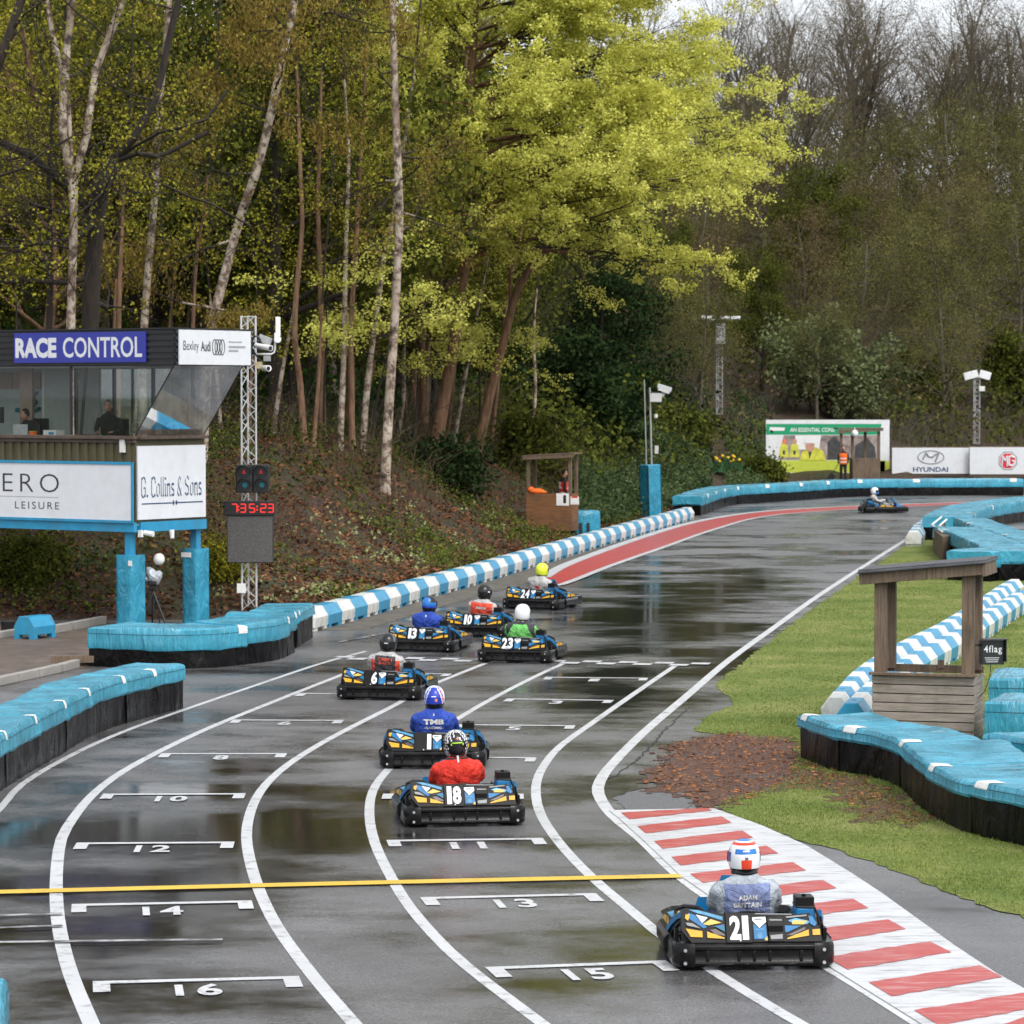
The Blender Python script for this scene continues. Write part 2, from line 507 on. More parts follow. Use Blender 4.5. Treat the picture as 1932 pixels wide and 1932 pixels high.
L2 = [(196, 1975), (172, 1932), (126, 1814), (107, 1709), (111, 1604), (126, 1562), (181, 1494), (252, 1444), (378, 1381), (504, 1329), (664, 1266)]
L3 = [(700, 1965), (668, 1932), (575, 1822), (512, 1730), (475, 1637), (466, 1562), (491, 1494), (542, 1444), (622, 1394), (750, 1328), (803, 1298), (915, 1252)]
L4 = [(1060, 1965), (1023, 1932), (919, 1854), (847, 1794), (775, 1714), (735, 1650), (707, 1590), (697, 1538), (703, 1494), (727, 1458), (775, 1412), (835, 1374), (915, 1326), (1007, 1278), (1063, 1252)]
L5 = [(1565, 1965), (1510, 1932), (1468, 1908), (1351, 1836), (1243, 1762), (1195, 1722), (1115, 1654), (1055, 1590), (1019, 1534), (1011, 1486), (1023, 1450), (1055, 1410), (1115, 1366), (1195, 1310), (1277, 1254)]
L6 = [(1790, 1970), (1735, 1932), (1570, 1829), (1480, 1778), (1390, 1728), (1285, 1655), (1215, 1588), (1155, 1538), (1129, 1498), (1132, 1474), (1155, 1442), (1215, 1382), (1295, 1314), (1375, 1246), (1455, 1188), (1540, 1127), (1640, 1062), (1735, 1003), (1775, 982), (1830, 962), (1890, 950)]
mb = MB()
for k, (l, w) in enumerate(((L1, .095), (L2, (.135, .105)), (L3, (.125, .105)), (L4, (.12, .10)), (L5, (.125, .105)), (L6, (.15, .14)))):
    stripe(mb, gp(l), w, 0.004)
tag(mb.build("lane_markings", M_WLINE), "curved white lane lines painted on the wet track", "lane markings", kind="structure")
# slot brackets and their numbers
mb = MB()
SLOTS = [("16", 175, 1858, 566, 1848), ("14", 135, 1711, 476, 1704), ("12", 143, 1594, 442, 1592), ("10", 193, 1501, 463, 1500), ("8", 303, 1424, 541, 1424),
         ("6", 438, 1360, 648, 1361), ("4", 562, 1310, 752, 1312), ("2", 680, 1271, 851, 1273), ("15", 920, 1831, 1262, 1818), ("13", 795, 1698, 1128, 1690),
         ("11", 730, 1589, 1026, 1585), ("9", 722, 1501, 988, 1501), ("7", 765, 1430, 1012, 1432), ("5", 863, 1369, 1085, 1371), ("3", 955, 1320, 1157, 1323), ("1", 1028, 1279, 1222, 1281)]
for num, xa, ya, xb, yb in SLOTS:
    a, b_ = G(xa, ya), G(xb, yb); u = (b_ - a).normalized(); v = Vector((u.y, -u.x, 0)); z = Vector((0, 0, 0.0085)); L = (b_ - a).length
    mb.add([a + z, b_ + z, b_ - v * .12 + z, a - v * .12 + z], [(0, 1, 2, 3)])
    for s in (a, b_ - u * .14):
        mb.add([s + v * .36 + z, s + v * .36 + u * .14 + z, s + u * .14 + z, s + z], [(0, 1, 2, 3)])
    w = .205 * len(num) - (.03 if '1' in num else 0)
    put_text(mb, num, a + u * (L / 2 - w / 2) + v * .62 + z, u, -v, w, .50, bold=0.03, spacing=1.15)
tag(mb.build("grid_markings", M_WLINE), "white starting grid brackets with painted slot numbers", "grid markings", kind="structure")
# chequered start line, yellow line
mb = MB()
a, b_ = G(640, 1238.5), G(1362, 1252); u = (b_ - a).normalized(); v = Vector((u.y, -u.x, 0)); n = int((b_ - a).length / .33)
for i in range(n):
    for r in (0, 1):
        if (i + r) % 2 == 0:
            s = a + u * (i * .33) + v * (r * .36) + Vector((0, 0, 0.0125)); mb.add([s, s + v * .36, s + v * .36 + u * .33, s + u * .33], [(0, 1, 2, 3)])
tag(mb.build("start_line", M_WLINE), "chequered white start line painted across the track", "start line", kind="structure")
mb = MB(); stripe(mb, gp([(-60, 1687), (640, 1669.5), (1284, 1655)]), .24, 0.0165)
tag(mb.build("yellow_line", M_YLINE), "yellow line painted straight across the track", "yellow line", kind="structure")
mb = MB()
for l in ([(-40, 1732), (118, 1727)], [(-40, 1755), (118, 1750)], [(-60, 1782), (420, 1776)], [(640, 1213), (760, 1190)]): stripe(mb, gp(l), .09, 0.0205)
tag(mb.build("faded_markings", M_FAINT), "old faded lines on the wet track", "road markings", kind="structure")

# red and white kerb on the inside of the bend
KL = gp([(1148, 1530), (1165, 1543), (1215, 1588), (1285, 1655), (1390, 1728), (1480, 1778), (1570, 1829), (1735, 1932), (1840, 1996)])
KR = gp([(1337, 1530), (1371, 1550), (1412, 1579), (1462, 1610), (1515, 1643), (1570, 1675), (1630, 1713), (1697, 1752), (1790, 1800), (1878, 1842), (1990, 1905)])
KO = gp([(1349, 1531), (1438, 1563), (1522, 1601), (1606, 1653), (1662, 1690), (1800, 1790), (1932, 1878), (2020, 1940)])
def at_y(pl, y):
    for p, q_ in zip(pl[:-1], pl[1:]):
        if q_.y <= y <= p.y: return p.lerp(q_, (p.y - y) / (p.y - q_.y))
    return pl[-1] if y < pl[-1].y else pl[0]
mb = MB()
def sheet(left, right, ys_, z0, z1, mi):
    vs = []; fs = []
    for i, y in enumerate(ys_):
        vs += [at_y(left, y) + Vector((0, 0, z0)), at_y(right, y) + Vector((0, 0, z1))]
        if i: fs.append((2*i - 2, 2*i, 2*i + 1, 2*i - 1))
    mb.add(vs, fs, mi)
yy = list(np.linspace(36.5, 23.0, 60))
vs = []; fs = []
for i, y in enumerate(yy):
    vs += [at_y(KL, y) + Vector((0, 0, .011)), at_y(KR, min(y + .75, 36.4)) + Vector((0, 0, .035)), at_y(KO, min(y + .9, 36.45)) + Vector((.0, 0, .035))]
    if i: fs += [(3*i - 3, 3*i, 3*i + 1, 3*i - 2), (3*i - 2, 3*i + 1, 3*i + 2, 3*i - 1)]
mb.add(vs, fs, 0)
k = 0
while True:
    y1 = 36.15 - k * 1.17; y0 = y1 - .60
    if y0 < 22.6: break
    k += 1
    l1, l0 = at_y(KL, y1), at_y(KL, y0); r1, r0 = at_y(KR, min(y1 + .72, 36.45)), at_y(KR, min(y0 + .78, 36.2))
    rr = random.Random(k)
    vs = []; fs = []; N = 12
    for j in range(N + 1):
        t = 0.085 + (0.9) * j / N
        a = l1.lerp(r1, t); c = l0.lerp(r0, t); zz = .011 + .024 * t + .004
        vs += [a + Vector((0, rr.uniform(-.02, .02), zz)), c + Vector((0, rr.uniform(-.02, .02), zz))]
        if j: fs.append((2*j - 2, 2*j - 1, 2*j + 1, 2*j))
    mb.add(vs, fs, 1)
tag(mb.build("kerb", [M_WLINE2, M_RKERB]), "red and white striped kerb inside the near bend", "kerb", kind="structure")

# long red kerb on the outside of the far bend
UP = gp([(1026, 1090), (1060, 1070), (1110, 1050), (1200, 1018), (1300, 988), (1400, 970), (1500, 961), (1700, 952), (1866, 947), (2000, 945)])
LO = gp([(1036, 1108), (1062, 1103), (1150, 1069), (1250, 1034), (1350, 999), (1450, 974), (1600, 961.5), (1700, 957), (1866, 950), (2000, 948)])
mb = MB()
cu_, cl_ = curve(UP, 2.0), curve(LO, 2.0)
def resamp(c, n):
    L = [0]
    for p, q_ in zip(c[:-1], c[1:]): L.append(L[-1] + (q_ - p).length)
    out = []
    for s in np.linspace(0, L[-1], n):
        i = int(np.searchsorted(L, s)); i = min(max(i, 1), len(c) - 1)
        t = (s - L[i-1]) / max(L[i] - L[i-1], 1e-6); out.append(c[i-1].lerp(c[i], t))
    return out
A, B = resamp(cu_, 60), resamp(cl_, 60)
mb.add([p + Vector((0, 0, .012)) for ab in zip(A, B) for p in ab], [(2*i, 2*i+1, 2*i+3, 2*i+2) for i in range(59)], 0)
stripe(mb, UP, .34, 0.017, 1); stripe(mb, LO, .20, 0.017, 1)
tag(mb.build("kerb", [M_RKERB2, M_WLINE2]), "long smooth red kerb with white edges along the far bend", "kerb", kind="structure")

# gravelly verge between the block barrier and the far kerb
mb = MB()
edge1 = resamp(curve(RUN, 2.0), 50); edge2 = resamp(curve(gp([(690, 1188), (800, 1155), (900, 1126), (1000, 1098), (1100, 1056), (1200, 1023), (1300, 992), (1360, 977)]), 2.0), 50)
mb.add([p + Vector((0, 0, .0045)) for ab in zip(edge1, edge2) for p in ab], [(2*i, 2*i+1, 2*i+3, 2*i+2) for i in range(49)])
tag(mb.build("verge", mat("dusty asphalt verge", (0.10, 0.09, 0.075), 0.75, 0.5, 3.0, 0.6, 60, dirt=(0.16, 0.14, 0.09), dscale=.8)), "narrow gravelly verge along the block barrier", "verge", kind="structure")
mb = MB(); mb.add([G(-300, 1300, .0045), G(150, 1262, .0045), G(330, 1215, .0045), G(520, 1176, .0045), G(190, 1176, .0045), G(-300, 1178, .0045)], [(0, 1, 2, 3, 4, 5)])
tag(mb.build("pavement", mat("brown gritty paving", (0.115, 0.085, 0.065), 0.6, 0.4, 2.5, 0.5, 60, dirt=(0.05, 0.035, 0.028), dscale=.6)), "brown gritty paved strip under the control tower", "pavement", kind="structure")

# ------------------------------------------------------------------ grass infield
def mat_grass():
    m, nt, b = new_mat("short grass")
    n1 = _noise(nt, 0.55, 7, 0.65); n2 = _noise(nt, 9.0, 6, 0.7)
    r1 = _ramp(nt, n1.outputs['Fac'], [(0.3, (0.085, 0.135, 0.026)), (0.5, (0.155, 0.20, 0.045)), (0.68, (0.27, 0.265, 0.095))])
    r2 = _ramp(nt, n2.outputs['Fac'], [(0.3, (0.6, 0.6, 0.55)), (0.7, (1.2, 1.2, 1.2))])
    nt.links.new(_mix(nt, r1.outputs[0], r2.outputs[0], 1.0, 'MULTIPLY'), b.inputs['Base Color'])
    b.inputs['Roughness'].default_value = 0.9; b.inputs['Specular IOR Level'].default_value = 0.2
    _bump(nt, b, n2.outputs['Fac'], 0.8, 0.05)
    return m
GRASS = gp([(1748, 1001), (1700, 1034), (1600, 1102), (1500, 1173), (1415, 1240), (1350, 1292), (1388, 1330), (1330, 1352), (1312, 1380), (1400, 1392), (1500, 1400), (1500, 1440), (1470, 1480), (1375, 1508),
            (1350, 1524), (1400, 1546), (1462, 1569), (1534, 1593), (1606, 1613), (1662, 1632), (1800, 1690), (1932, 1732), (2100, 1800), (2600, 1800), (2600, 1300), (2100, 1050), (1940, 1060), (1890, 1060), (1800, 1020)])
def rough_edge(poly, amp, step, seed):
    rr = random.Random(seed); out = []
    for i, p in enumerate(poly):
        q_ = poly[(i + 1) % len(poly)]; L = (q_ - p).length; n = max(1, min(60, int(L / step)))
        for k in range(n): out.append(p.lerp(q_, k / n) + Vector((rr.uniform(-amp, amp), rr.uniform(-amp, amp), 0)))
    return out
GR = rough_edge(GRASS, .05, .16, 5)
mb = MB(); mb.add([p + Vector((0, 0, .007)) for p in GR], [tuple(range(len(GR) - 1, -1, -1))])
tag(mb.build("grass_infield", mat_grass()), "grass infield inside the bend with worn edges", "lawn", kind="structure")
def mat_dirt():
    m, nt, b = new_mat("wet wood chips and soil")
    n1 = _noise(nt, 14.0, 6, 0.75); n2 = _noise(nt, .8, 5)
    r1 = _ramp(nt, n1.outputs['Fac'], [(0.3, (0.025, 0.017, 0.013)), (0.5, (0.10, 0.042, 0.022)), (0.68, (0.27, 0.11, 0.045))])
    r2 = _ramp(nt, n1.outputs['Fac'], [(0.3, (0.04, 0.036, 0.033)), (0.7, (0.11, 0.10, 0.095))])
    f = _ramp(nt, n2.outputs['Fac'], [(0.55, 0.0), (0.72, 0.7)])
    nt.links.new(_mix(nt, r1.outputs[0], r2.outputs[0], f.outputs[0]), b.inputs['Base Color'])
    b.inputs['Roughness'].default_value = 0.7
    _bump(nt, b, n1.outputs['Fac'], 1.0, 0.06)
    return m
DIRT = rough_edge(curve(gp([(1320, 1394), (1380, 1384), (1440, 1390), (1512, 1396), (1520, 1435), (1640, 1475), (1735, 1530), (1700, 1560), (1600, 1520), (1500, 1490), (1400, 1514), (1340, 1527), (1300, 1505), (1215, 1480), (1240, 1440), (1268, 1404)]), .3), .13, .1, 9)
mb = MB(); mb.add([p + Vector((0, 0, .0055)) for p in rough_edge(gp([(1158, 1506), (1205, 1490), (1296, 1484), (1312, 1508), (1296, 1527), (1180, 1531)]), .03, .15, 3)][::-1], [tuple(range(len(rough_edge(gp([(1158, 1506), (1205, 1490), (1296, 1484), (1312, 1508), (1296, 1527), (1180, 1531)]), .03, .15, 3))))])
tag(mb.build("asphalt_patch", mat("patched coarse asphalt", (0.105, 0.105, 0.108), .45, .5, 30, .6, 60)), "squarish repair patch of coarse asphalt before the striped kerb", "asphalt patch", kind="structure")
mb = MB(); rr_ = random.Random(8)
for l in ([(1150, 1470), (1185, 1448), (1225, 1412), (1262, 1370), (1300, 1335)], [(1160, 1504), (1210, 1488), (1300, 1483)], [(1190, 1440), (1240, 1446), (1290, 1436)]):
    c = curve(gp(l), .12); stripe(mb, [q_ + Vector((rr_.uniform(-.03, .03), rr_.uniform(-.03, .03), 0)) for q_ in c], .022, .0068, 0, .1)
tag(mb.build("cracks", mat("dark cracks", (0.015, 0.015, 0.015), .6)), "thin dark cracks wandering through the asphalt", "cracks", kind="structure")

# blades of grass on the near lawn, and litter on the soil
def in_poly(px, py, poly):
    ins = np.zeros(px.shape, bool); n = len(poly)
    for i in range(n):
        xi, yi = poly[i].x, poly[i].y; xj, yj = poly[i-1].x, poly[i-1].y
        c = ((yi > py) != (yj > py)); xx = (xj - xi) * (py - yi) / ((yj - yi) if yj != yi else 1e-9) + xi
        ins ^= c & (px < xx)
    return ins
rng = np.random.default_rng(4)
cell = .075; cx_, cy_ = np.meshgrid(np.arange(.8, 7.2, cell), np.arange(31.5, 56, cell)); mxx, myy = cx_ + cell / 2, cy_ + cell / 2
jit = .22 * (np.sin(mxx * 5.3 + 2 * np.sin(myy * 3.1)) + np.sin(myy * 6.1 + 1.7 * np.cos(mxx * 4.3))) * .5
keep = in_poly((mxx + jit * .9 + rng.normal(0, .045, mxx.shape)).ravel(), (myy + jit * 1.3 + rng.normal(0, .07, mxx.shape)).ravel(), DIRT)
X0, Y0 = cx_.ravel()[keep], cy_.ravel()[keep]; n = len(X0); V = np.empty((n, 4, 3))
for j, (du, dv) in enumerate(((0, 0), (1, 0), (1, 1), (0, 1))): V[:, j] = np.stack([X0 + du * cell, Y0 + dv * cell, np.full(n, .0105)], -1)
tag(np_obj("bare_soil", np_mesh("bare_soil", V.reshape(-1, 3), np.arange(n * 4).reshape(-1, 4), mats=[mat_dirt()])), "patch of bare brown soil and wood chips beside the bend", "soil", kind="structure")
def blades(n, x0, x1, y0, y1, hmin, hmax, w):
    px = rng.uniform(x0, x1, n); py = rng.uniform(y0, y1, n)
    k = in_poly(px, py, GR) & (np.abs(px / py) < 0.175)
    clump = np.sin(px * 3.1 + np.sin(py * 2.3)) * np.sin(py * 2.7 + np.cos(px * 1.9)) 
    k &= rng.uniform(-1.6, 1, n) < clump
    px, py = px[k], py[k]; n = len(px)
    h = rng.uniform(hmin, hmax, n); a = rng.uniform(0, 2 * np.pi, n); lx, ly = rng.normal(0, .5, n) * h, rng.normal(0, .5, n) * h
    V = np.empty((n, 3, 3)); cx, cy = np.cos(a) * w, np.sin(a) * w
    V[:, 0] = np.stack([px - cx, py - cy, np.full(n, .006)], -1); V[:, 1] = np.stack([px + cx, py + cy, np.full(n, .006)], -1); V[:, 2] = np.stack([px + lx, py + ly, .006 + h], -1)
    return V.reshape(-1, 3)
V = np.concatenate([blades(230000, 1.5, 8.5, 28, 47, .012, .036, .006), blades(170000, 1.5, 12, 47, 92, .015, .035, .010)])
o = np_obj("grass", np_mesh("grass", V, tris=np.arange(len(V)).reshape(-1, 3), mats=[leaf_mat("grass blades", (0.095, 0.155, 0.03), (0.31, 0.35, 0.11), 0.25, 0.35)]))
tag(o, "short grass blades covering the infield", "grass", kind="stuff")
n = 14000
px = rng.uniform(1.0, 6.5, n); py = rng.uniform(32, 54, n); k = in_poly(px, py, DIRT); px, py = px[k], py[k]; n = len(px)
s = rng.uniform(.008, .035, n); a = rng.uniform(0, 6.28, n); V = np.empty((n, 4, 3))
for j, (du, dv) in enumerate(((-1, -.35), (1, -.35), (1, .35), (-1, .35))):
    V[:, j] = np.stack([px + s * (du * np.cos(a) - dv * np.sin(a)), py + s * (du * np.sin(a) + dv * np.cos(a)), .018 + rng.uniform(0, .02, n)], -1)
o = np_obj("wood_chip_litter", np_mesh("wood_chip_litter", V.reshape(-1, 3), np.arange(n * 4).reshape(-1, 4), mats=[leaf_mat("wood chips", (0.08, 0.032, 0.014), (0.40, 0.17, 0.07), 0.05, 2)]))
tag(o, "loose wood chips scattered on the bare soil", "wood chips", kind="stuff")
# ================================================================== BARRIERS
def mat_tarp(name, col, lo=0.7, rough=0.32, uv=True, spec=.5, dirt=(0.10, 0.13, 0.12), amt=.5, stretch=(7.5, 1.1, 1)):
    m, nt, b = new_mat(name)
    tc = nt.nodes.new("ShaderNodeTexCoord")
    n1 = _noise(nt, 1.6, 6, 0.6, tc.outputs['Object'])
    mp = nt.nodes.new("ShaderNodeMapping"); mp.inputs['Scale'].default_value = stretch if uv else (4, 4, 2.0)
    if uv: mp.inputs['Rotation'].default_value = (0, 0, 0.12)
    nt.links.new(tc.outputs['UV' if uv else 'Object'], mp.inputs['Vector'])
    n2 = _noise(nt, 1.0, 4, 0.55, mp.outputs[0]); n2.inputs['Distortion'].default_value = 1.3
    r = _ramp(nt, n1.outputs['Fac'], [(0.3, [c * lo for c in col]), (0.6, col), (0.8, [min(1, c * 1.25) for c in col])])
    n4 = _noise(nt, 5, 8, .75, tc.outputs['Object'])
    dr = _ramp(nt, n4.outputs['Fac'], [(0.60, 0.0), (0.8, amt)])
    nt.links.new(_mix(nt, r.outputs[0], dirt, dr.outputs[0]), b.inputs['Base Color'])
    rr = _ramp(nt, n1.outputs['Fac'], [(0.35, rough - .12), (0.65, rough + .12)])
    nt.links.new(rr.outputs[0], b.inputs['Roughness']); b.inputs['Specular IOR Level'].default_value = spec
    _bump(nt, b, n2.outputs['Fac'], 1.0, 0.075)
    return m
M_BLUE = mat_tarp("wet blue vinyl", (0.048, 0.335, 0.475), rough=.25, spec=.6, amt=.75)
M_BLUEPAD = mat_tarp("blue vinyl padding", (0.030, 0.29, 0.44), uv=False)
M_BLACKV = mat_tarp("wet black vinyl", (0.004, 0.004, 0.0045), 0.6, 0.30, spec=.16, dirt=(.014, .014, .014), amt=.5, stretch=(3.0, 1.3, 1))
M_SEAM = mat("dark teal stitching", (.008, .10, .15), .6)
M_TAG = mat("white label", (0.78, 0.78, 0.76), 0.5, .05, dirt=(.45, .45, .42))
M_WOODD = mat("dark tyre rubber", (0.02, 0.02, 0.02), 0.8)

def vnoise(p, s):
    return mnoise.noise(Vector(p) * s)
def pad_segment(path, side, w, h, hb, label, group, seed=0, tag_at=1.0, sag=0.02, tagw=.16, cat="barrier", end_tags=True):
    """one vinyl-covered tyre stack: black skirt below, blue cover on top, white label on the front edge"""
    c = [p.copy() for p in path]
    ctr = sum(c, Vector()) / len(c)
    root = empty("padded_barrier", ctr)
    tag(root, label, cat, group)
    def frame(i):
        t = c[min(i + 1, len(c) - 1)] - c[max(i - 1, 0)]; t.z = 0; t.normalize()
        return Vector((-t.y, t.x, 0)) * side, t
    U = [0.0]
    for a_, b_ in zip(c[:-1], c[1:]): U.append(U[-1] + (b_ - a_).length)
    def loft(prof, amp, fold, name, m_, ang):
        rings = []; vv = [0.0]
        for (o0, z0, _), (o1, z1, _) in zip(prof[:-1], prof[1:]): vv.append(vv[-1] + math.hypot(o1 - o0, z1 - z0))
        for i, p in enumerate(c):
            nrm, t = frame(i)
            e = min(i, len(c) - 1 - i)
            ring = []
            for (o, z, k) in prof:
                q_ = p + nrm * o + Vector((0, 0, z))
                wv = vnoise(q_ + Vector((seed * 3.7, 0, 0)), 1.9) * amp + vnoise(q_ + Vector((0, seed, 0)), 4.5) * amp * .5
                fl = vnoise(Vector((U[i] * fold, z * 1.5 + seed, o * .5)), 1.0)
                if k == 't': q_.z += wv + fl * .012 - sag * math.sin(math.pi * min(max(o / w, 0), 1)) * (0.5 + 0.5 * vnoise(p, 1.1)) - (0.02 if e == 0 else 0)
                elif k == 'f': q_ += nrm * (wv * .8 + fl * .016)
                elif k == 'b': q_ -= nrm * (wv * .8)
                elif k == 'h': q_ += nrm * (fl * .02); q_.z += wv * 1.5
                elif k == 's': q_ += nrm * (fl * .04 + wv * .7)
                ring.append(q_ - ctr)
            rings.append(ring)
        n = len(prof); vs = [v for r in rings for v in r]; fs = []
        uvs = [(U[i] + seed * 7.3, vv[j]) for i in range(len(c)) for j in range(n)]
        for i in range(len(rings) - 1):
            for j in range(n - 1):
                f = (i*n + j, i*n + j + 1, (i+1)*n + j + 1, (i+1)*n + j)
                fs.append(f if side > 0 else f[::-1])
        fs.append(tuple(range(n)) if side < 0 else tuple(range(n - 1, -1, -1)))
        l = (len(rings) - 1) * n
        fs.append(tuple(l + k for k in range(n - 1, -1, -1)) if side < 0 else tuple(l + k for k in range(n)))
        mb = MB(); mb.add(vs, fs); o_ = mb.build(name, m_, root, smooth=ang)
        ul = o_.data.uv_layers.new(name="UVMap"); vi = np.empty(len(o_.data.loops), dtype=np.int32); o_.data.loops.foreach_get('vertex_index', vi)
        ul.data.foreach_set('uv', np.array(uvs, dtype=np.float32)[vi].ravel())
        return rings
    zb = h - hb
    prof = [(-.035, zb, 'h'), (-.05, zb + .03, 'f'), (-.04, zb + hb * .35, 'f'), (-.04, zb + hb * .62, 'f'), (-.03, h - .045, 'f'), (-.005, h - .008, 't'), (.05, h, 't')]
    prof += [(w * k / 6, h, 't') for k in range(1, 6)]
    prof += [(w - .04, h, 't'), (w + .01, h - .01, 't'), (w + .035, h - .05, 'b'), (w + .035, zb + hb * .4, 'b'), (w + .03, zb, 'b')]
    rings = loft(prof, .016, 3.0, "cover", M_BLUE, 35)
    prof = [(.0, .0, 's'), (.0, zb * .3, 's'), (.0, zb * .65, 's'), (.005, zb + .05, 's'), (w * .5, zb + .06, 'x'), (w - .005, zb + .05, 'x'), (w, zb * .5, 'x'), (w, 0.0, 'x')]
    loft(prof, .012, 4.5, "skirt", M_BLACKV, 50)
    if h < .79:
        mb = MB(); mb.tube([r_[3].lerp(r_[4], .25) - frame(i_)[0] * .002 for i_, r_ in enumerate(rings)], .006, 4); mb.build("seam", M_SEAM, root)
    if tag_at is not None:
        i = min(len(c) - 2, max(1, int(tag_at * (len(c) - 1))))
        nrm, t = frame(i); p = c[i] - ctr
        j = min(len(c) - 1, i + max(1, round(tagw / max(U[-1] / (len(c) - 1), .01))))
        mb = MB(); vs = []; fs = []
        for k in range(i, j + 1):
            nrm, t = frame(k)
            for q_ in (3, 4, 5, 6, 7): vs.append(rings[k][q_] - nrm * .007 * (q_ < 6) + Vector((0, 0, .006 * (q_ > 4))))
        for k in range(j - i):
            for q_ in range(4): fs.append((5*k + q_, 5*k + q_ + 1, 5*k + q_ + 6, 5*k + q_ + 5))
        mb.add(vs, fs); mb.build("label_tag", M_TAG, root)
    return root
def run_segments(pts, cuts, step=.12):
    """split a ground polyline into pieces at the given fractions, each resampled"""
    c = curve(pts, .25); L = [0]
    for p, q_ in zip(c[:-1], c[1:]): L.append(L[-1] + (q_ - p).length)
    out = []
    for a, b_ in zip(cuts[:-1], cuts[1:]):
        s0, s1 = a * L[-1] + .004, b_ * L[-1] - .004; n = max(4, int((s1 - s0) / step)); seg = []
        for s in np.linspace(s0, s1, n):
            i = min(max(int(np.searchsorted(L, s)), 1), len(c) - 1); t = (s - L[i-1]) / max(L[i] - L[i-1], 1e-6); seg.append(c[i-1].lerp(c[i], t))
        out.append(seg)
    return out
# near left run, seen from its far end towards the camera
rA = gp([(346, 1336), (265, 1357), (185, 1383), (105, 1430), (50, 1461), (0, 1494), (-70, 1545), (-140, 1610)])
segA = run_segments(rA, [0, .15, .27, .39, .51, .64, .78, 1.0])
dA = ["with the free far end", "second from its free far end", "third from its free far end", "fourth from its free far end", "fifth from its free far end, cut by the frame", "sixth from its free far end, nearly out of frame", "last one nearest the camera"]
for i, s in enumerate(segA):
    pad_segment(s, -1, .74, .70 + .012 * (i % 2), .27, "padded barrier, near left row, " + dA[i], "near left row of padded barriers", i, 0.04 if i else 0.55)
# scrap of the next barrier at the lower left corner
s = run_segments([Vector((-3.62, 22.3, 0)), Vector((-3.50, 21.4, 0)), Vector((-3.26, 19.9, 0)), Vector((-3.2, 18.4, 0))], [0, 1])[0]
pad_segment(s, -1, .8, .70, .34, "blue padded barrier end cut off by the lower left corner", "near left row of padded barriers", 11, .55)
# middle left run in front of the tower
rB = gp([(168, 1257), (260, 1261), (340, 1262), (400, 1260), (470, 1253), (524, 1245), (556, 1231)])
segB = run_segments(rB, [0, .54, .86, 1.0])
for i, (s, l) in enumerate(zip(segB, ["rounded left end piece", "middle piece", "right piece"])):
    pad_segment(s, 1, 1.15, .72 + .03 * i, .40 - .03 * i, "padded barrier before the tower posts, " + l + " of the row", "padded barriers before the tower", 20 + i, (.95, .93, .97)[i], tagw=.26)
s = run_segments(gp([(560, 1222), (590, 1203)]), [0, 1])[0]
pad_segment(s, 1, .9, .70, .24, "short black skirted padded barrier next to the first white block", "padded barriers before the tower", 25, .02)
# back wall along the far bend
segC = run_segments(BACK[:6], [0, .085, .19, .29, .385, .48, .575, .67, .76, .85, 1.0], .3)
for i, s in enumerate(segC):
    pad_segment(s, 1, 1.1, .80, .40, "blue and black padded barrier along the far bend, %s from its near end" % nth(i + 1), "padded barriers of the far bend", 30 + i, .9 if i else .75, tagw=.42)
# right-hand island: two runs meeting in a point
rD = gp([(1990, 975), (1932, 984), (1880, 993), (1850, 1004), (1828, 1020)])
for i, s in enumerate(run_segments(rD, [0, .34, .62, 1.0], .2)):
    pad_segment(s, -1, 1.5, .80, .42, "blue padded barrier curling round the island hairpin, %s from the right edge" % nth(i + 1), "padded barriers of the island", 50 + i, .6, tagw=.3)
rD2 = gp([(1800, 1022), (1842, 1042), (1880, 1056), (1935, 1082), (1990, 1106)])
for i, s in enumerate(run_segments(rD2, [0, .36, .7, 1.0], .2)):
    pad_segment(s, 1, 1.0, .80, .40, "padded barrier, inner island row, %s from its tip" % nth(i + 1), "padded barriers of the island", 55 + i, .5, tagw=.22)
rD3 = gp([(1762, 1042), (1800, 1059), (1838, 1079), (1868, 1096)])
for i, s in enumerate(run_segments(rD3, [0, .5, 1.0], .15)):
    pad_segment(s, 1, 1.25, .80, .36, "blue padded barrier of the front island row, %s" % ("tip piece beside the grass" if i == 0 else "piece behind the lookout roof"), "padded barriers of the island", 60 + i, .3, tagw=.10)
s = run_segments(gp([(1868, 1098), (1905, 1094), (1950, 1092), (1995, 1090)]), [0, 1], .15)[0]
pad_segment(s, 1, 1.2, .80, .45, "blue padded barrier facing the camera at the end of the island", "padded barriers of the island", 64, None)
# big right near run
rF = gp([(1510, 1430), (1576, 1455), (1640, 1466), (1691, 1483), (1735, 1523), (1796, 1561), (1860, 1582), (1932, 1597), (2010, 1625)])
segF = run_segments(rF, [0, .165, .36, .60, .78, 1.0])
dF = ["short left end piece", "second from the left end", "third from the left end", "fourth from the left end", "last piece leaving the frame"]
hF = [.60, .60, .62, .60, .61]
for i, s in enumerate(segF):
    pad_segment(s, 1, (.95, 1.0, 1.25, 1.2, 1.3)[i], hF[i], .185, "blue topped padded barrier of the right row, " + dF[i], "near right row of padded barriers", 70 + i, .03, sag=.035, tagw=.2)
s = run_segments([Vector((5.95, 39.6, 0)), Vector((6.7, 38.6, 0)), Vector((7.6, 37.6, 0))], [0, 1])[0]
pad_segment(s, 1, 1.9, .58, .26, "wide flat blue pad lying right of the lookout foot", "near right row of padded barriers", 80, None, sag=.06)
s = run_segments([Vector((6.45, 42.9, 0)), Vector((7.4, 42.6, 0)), Vector((8.6, 42.5, 0))], [0, 1])[0]
pad_segment(s, 1, 1.3, .66, .5, "upright blue pad behind the flat one beside the lookout", "near right row of padded barriers", 81, None, sag=.04)
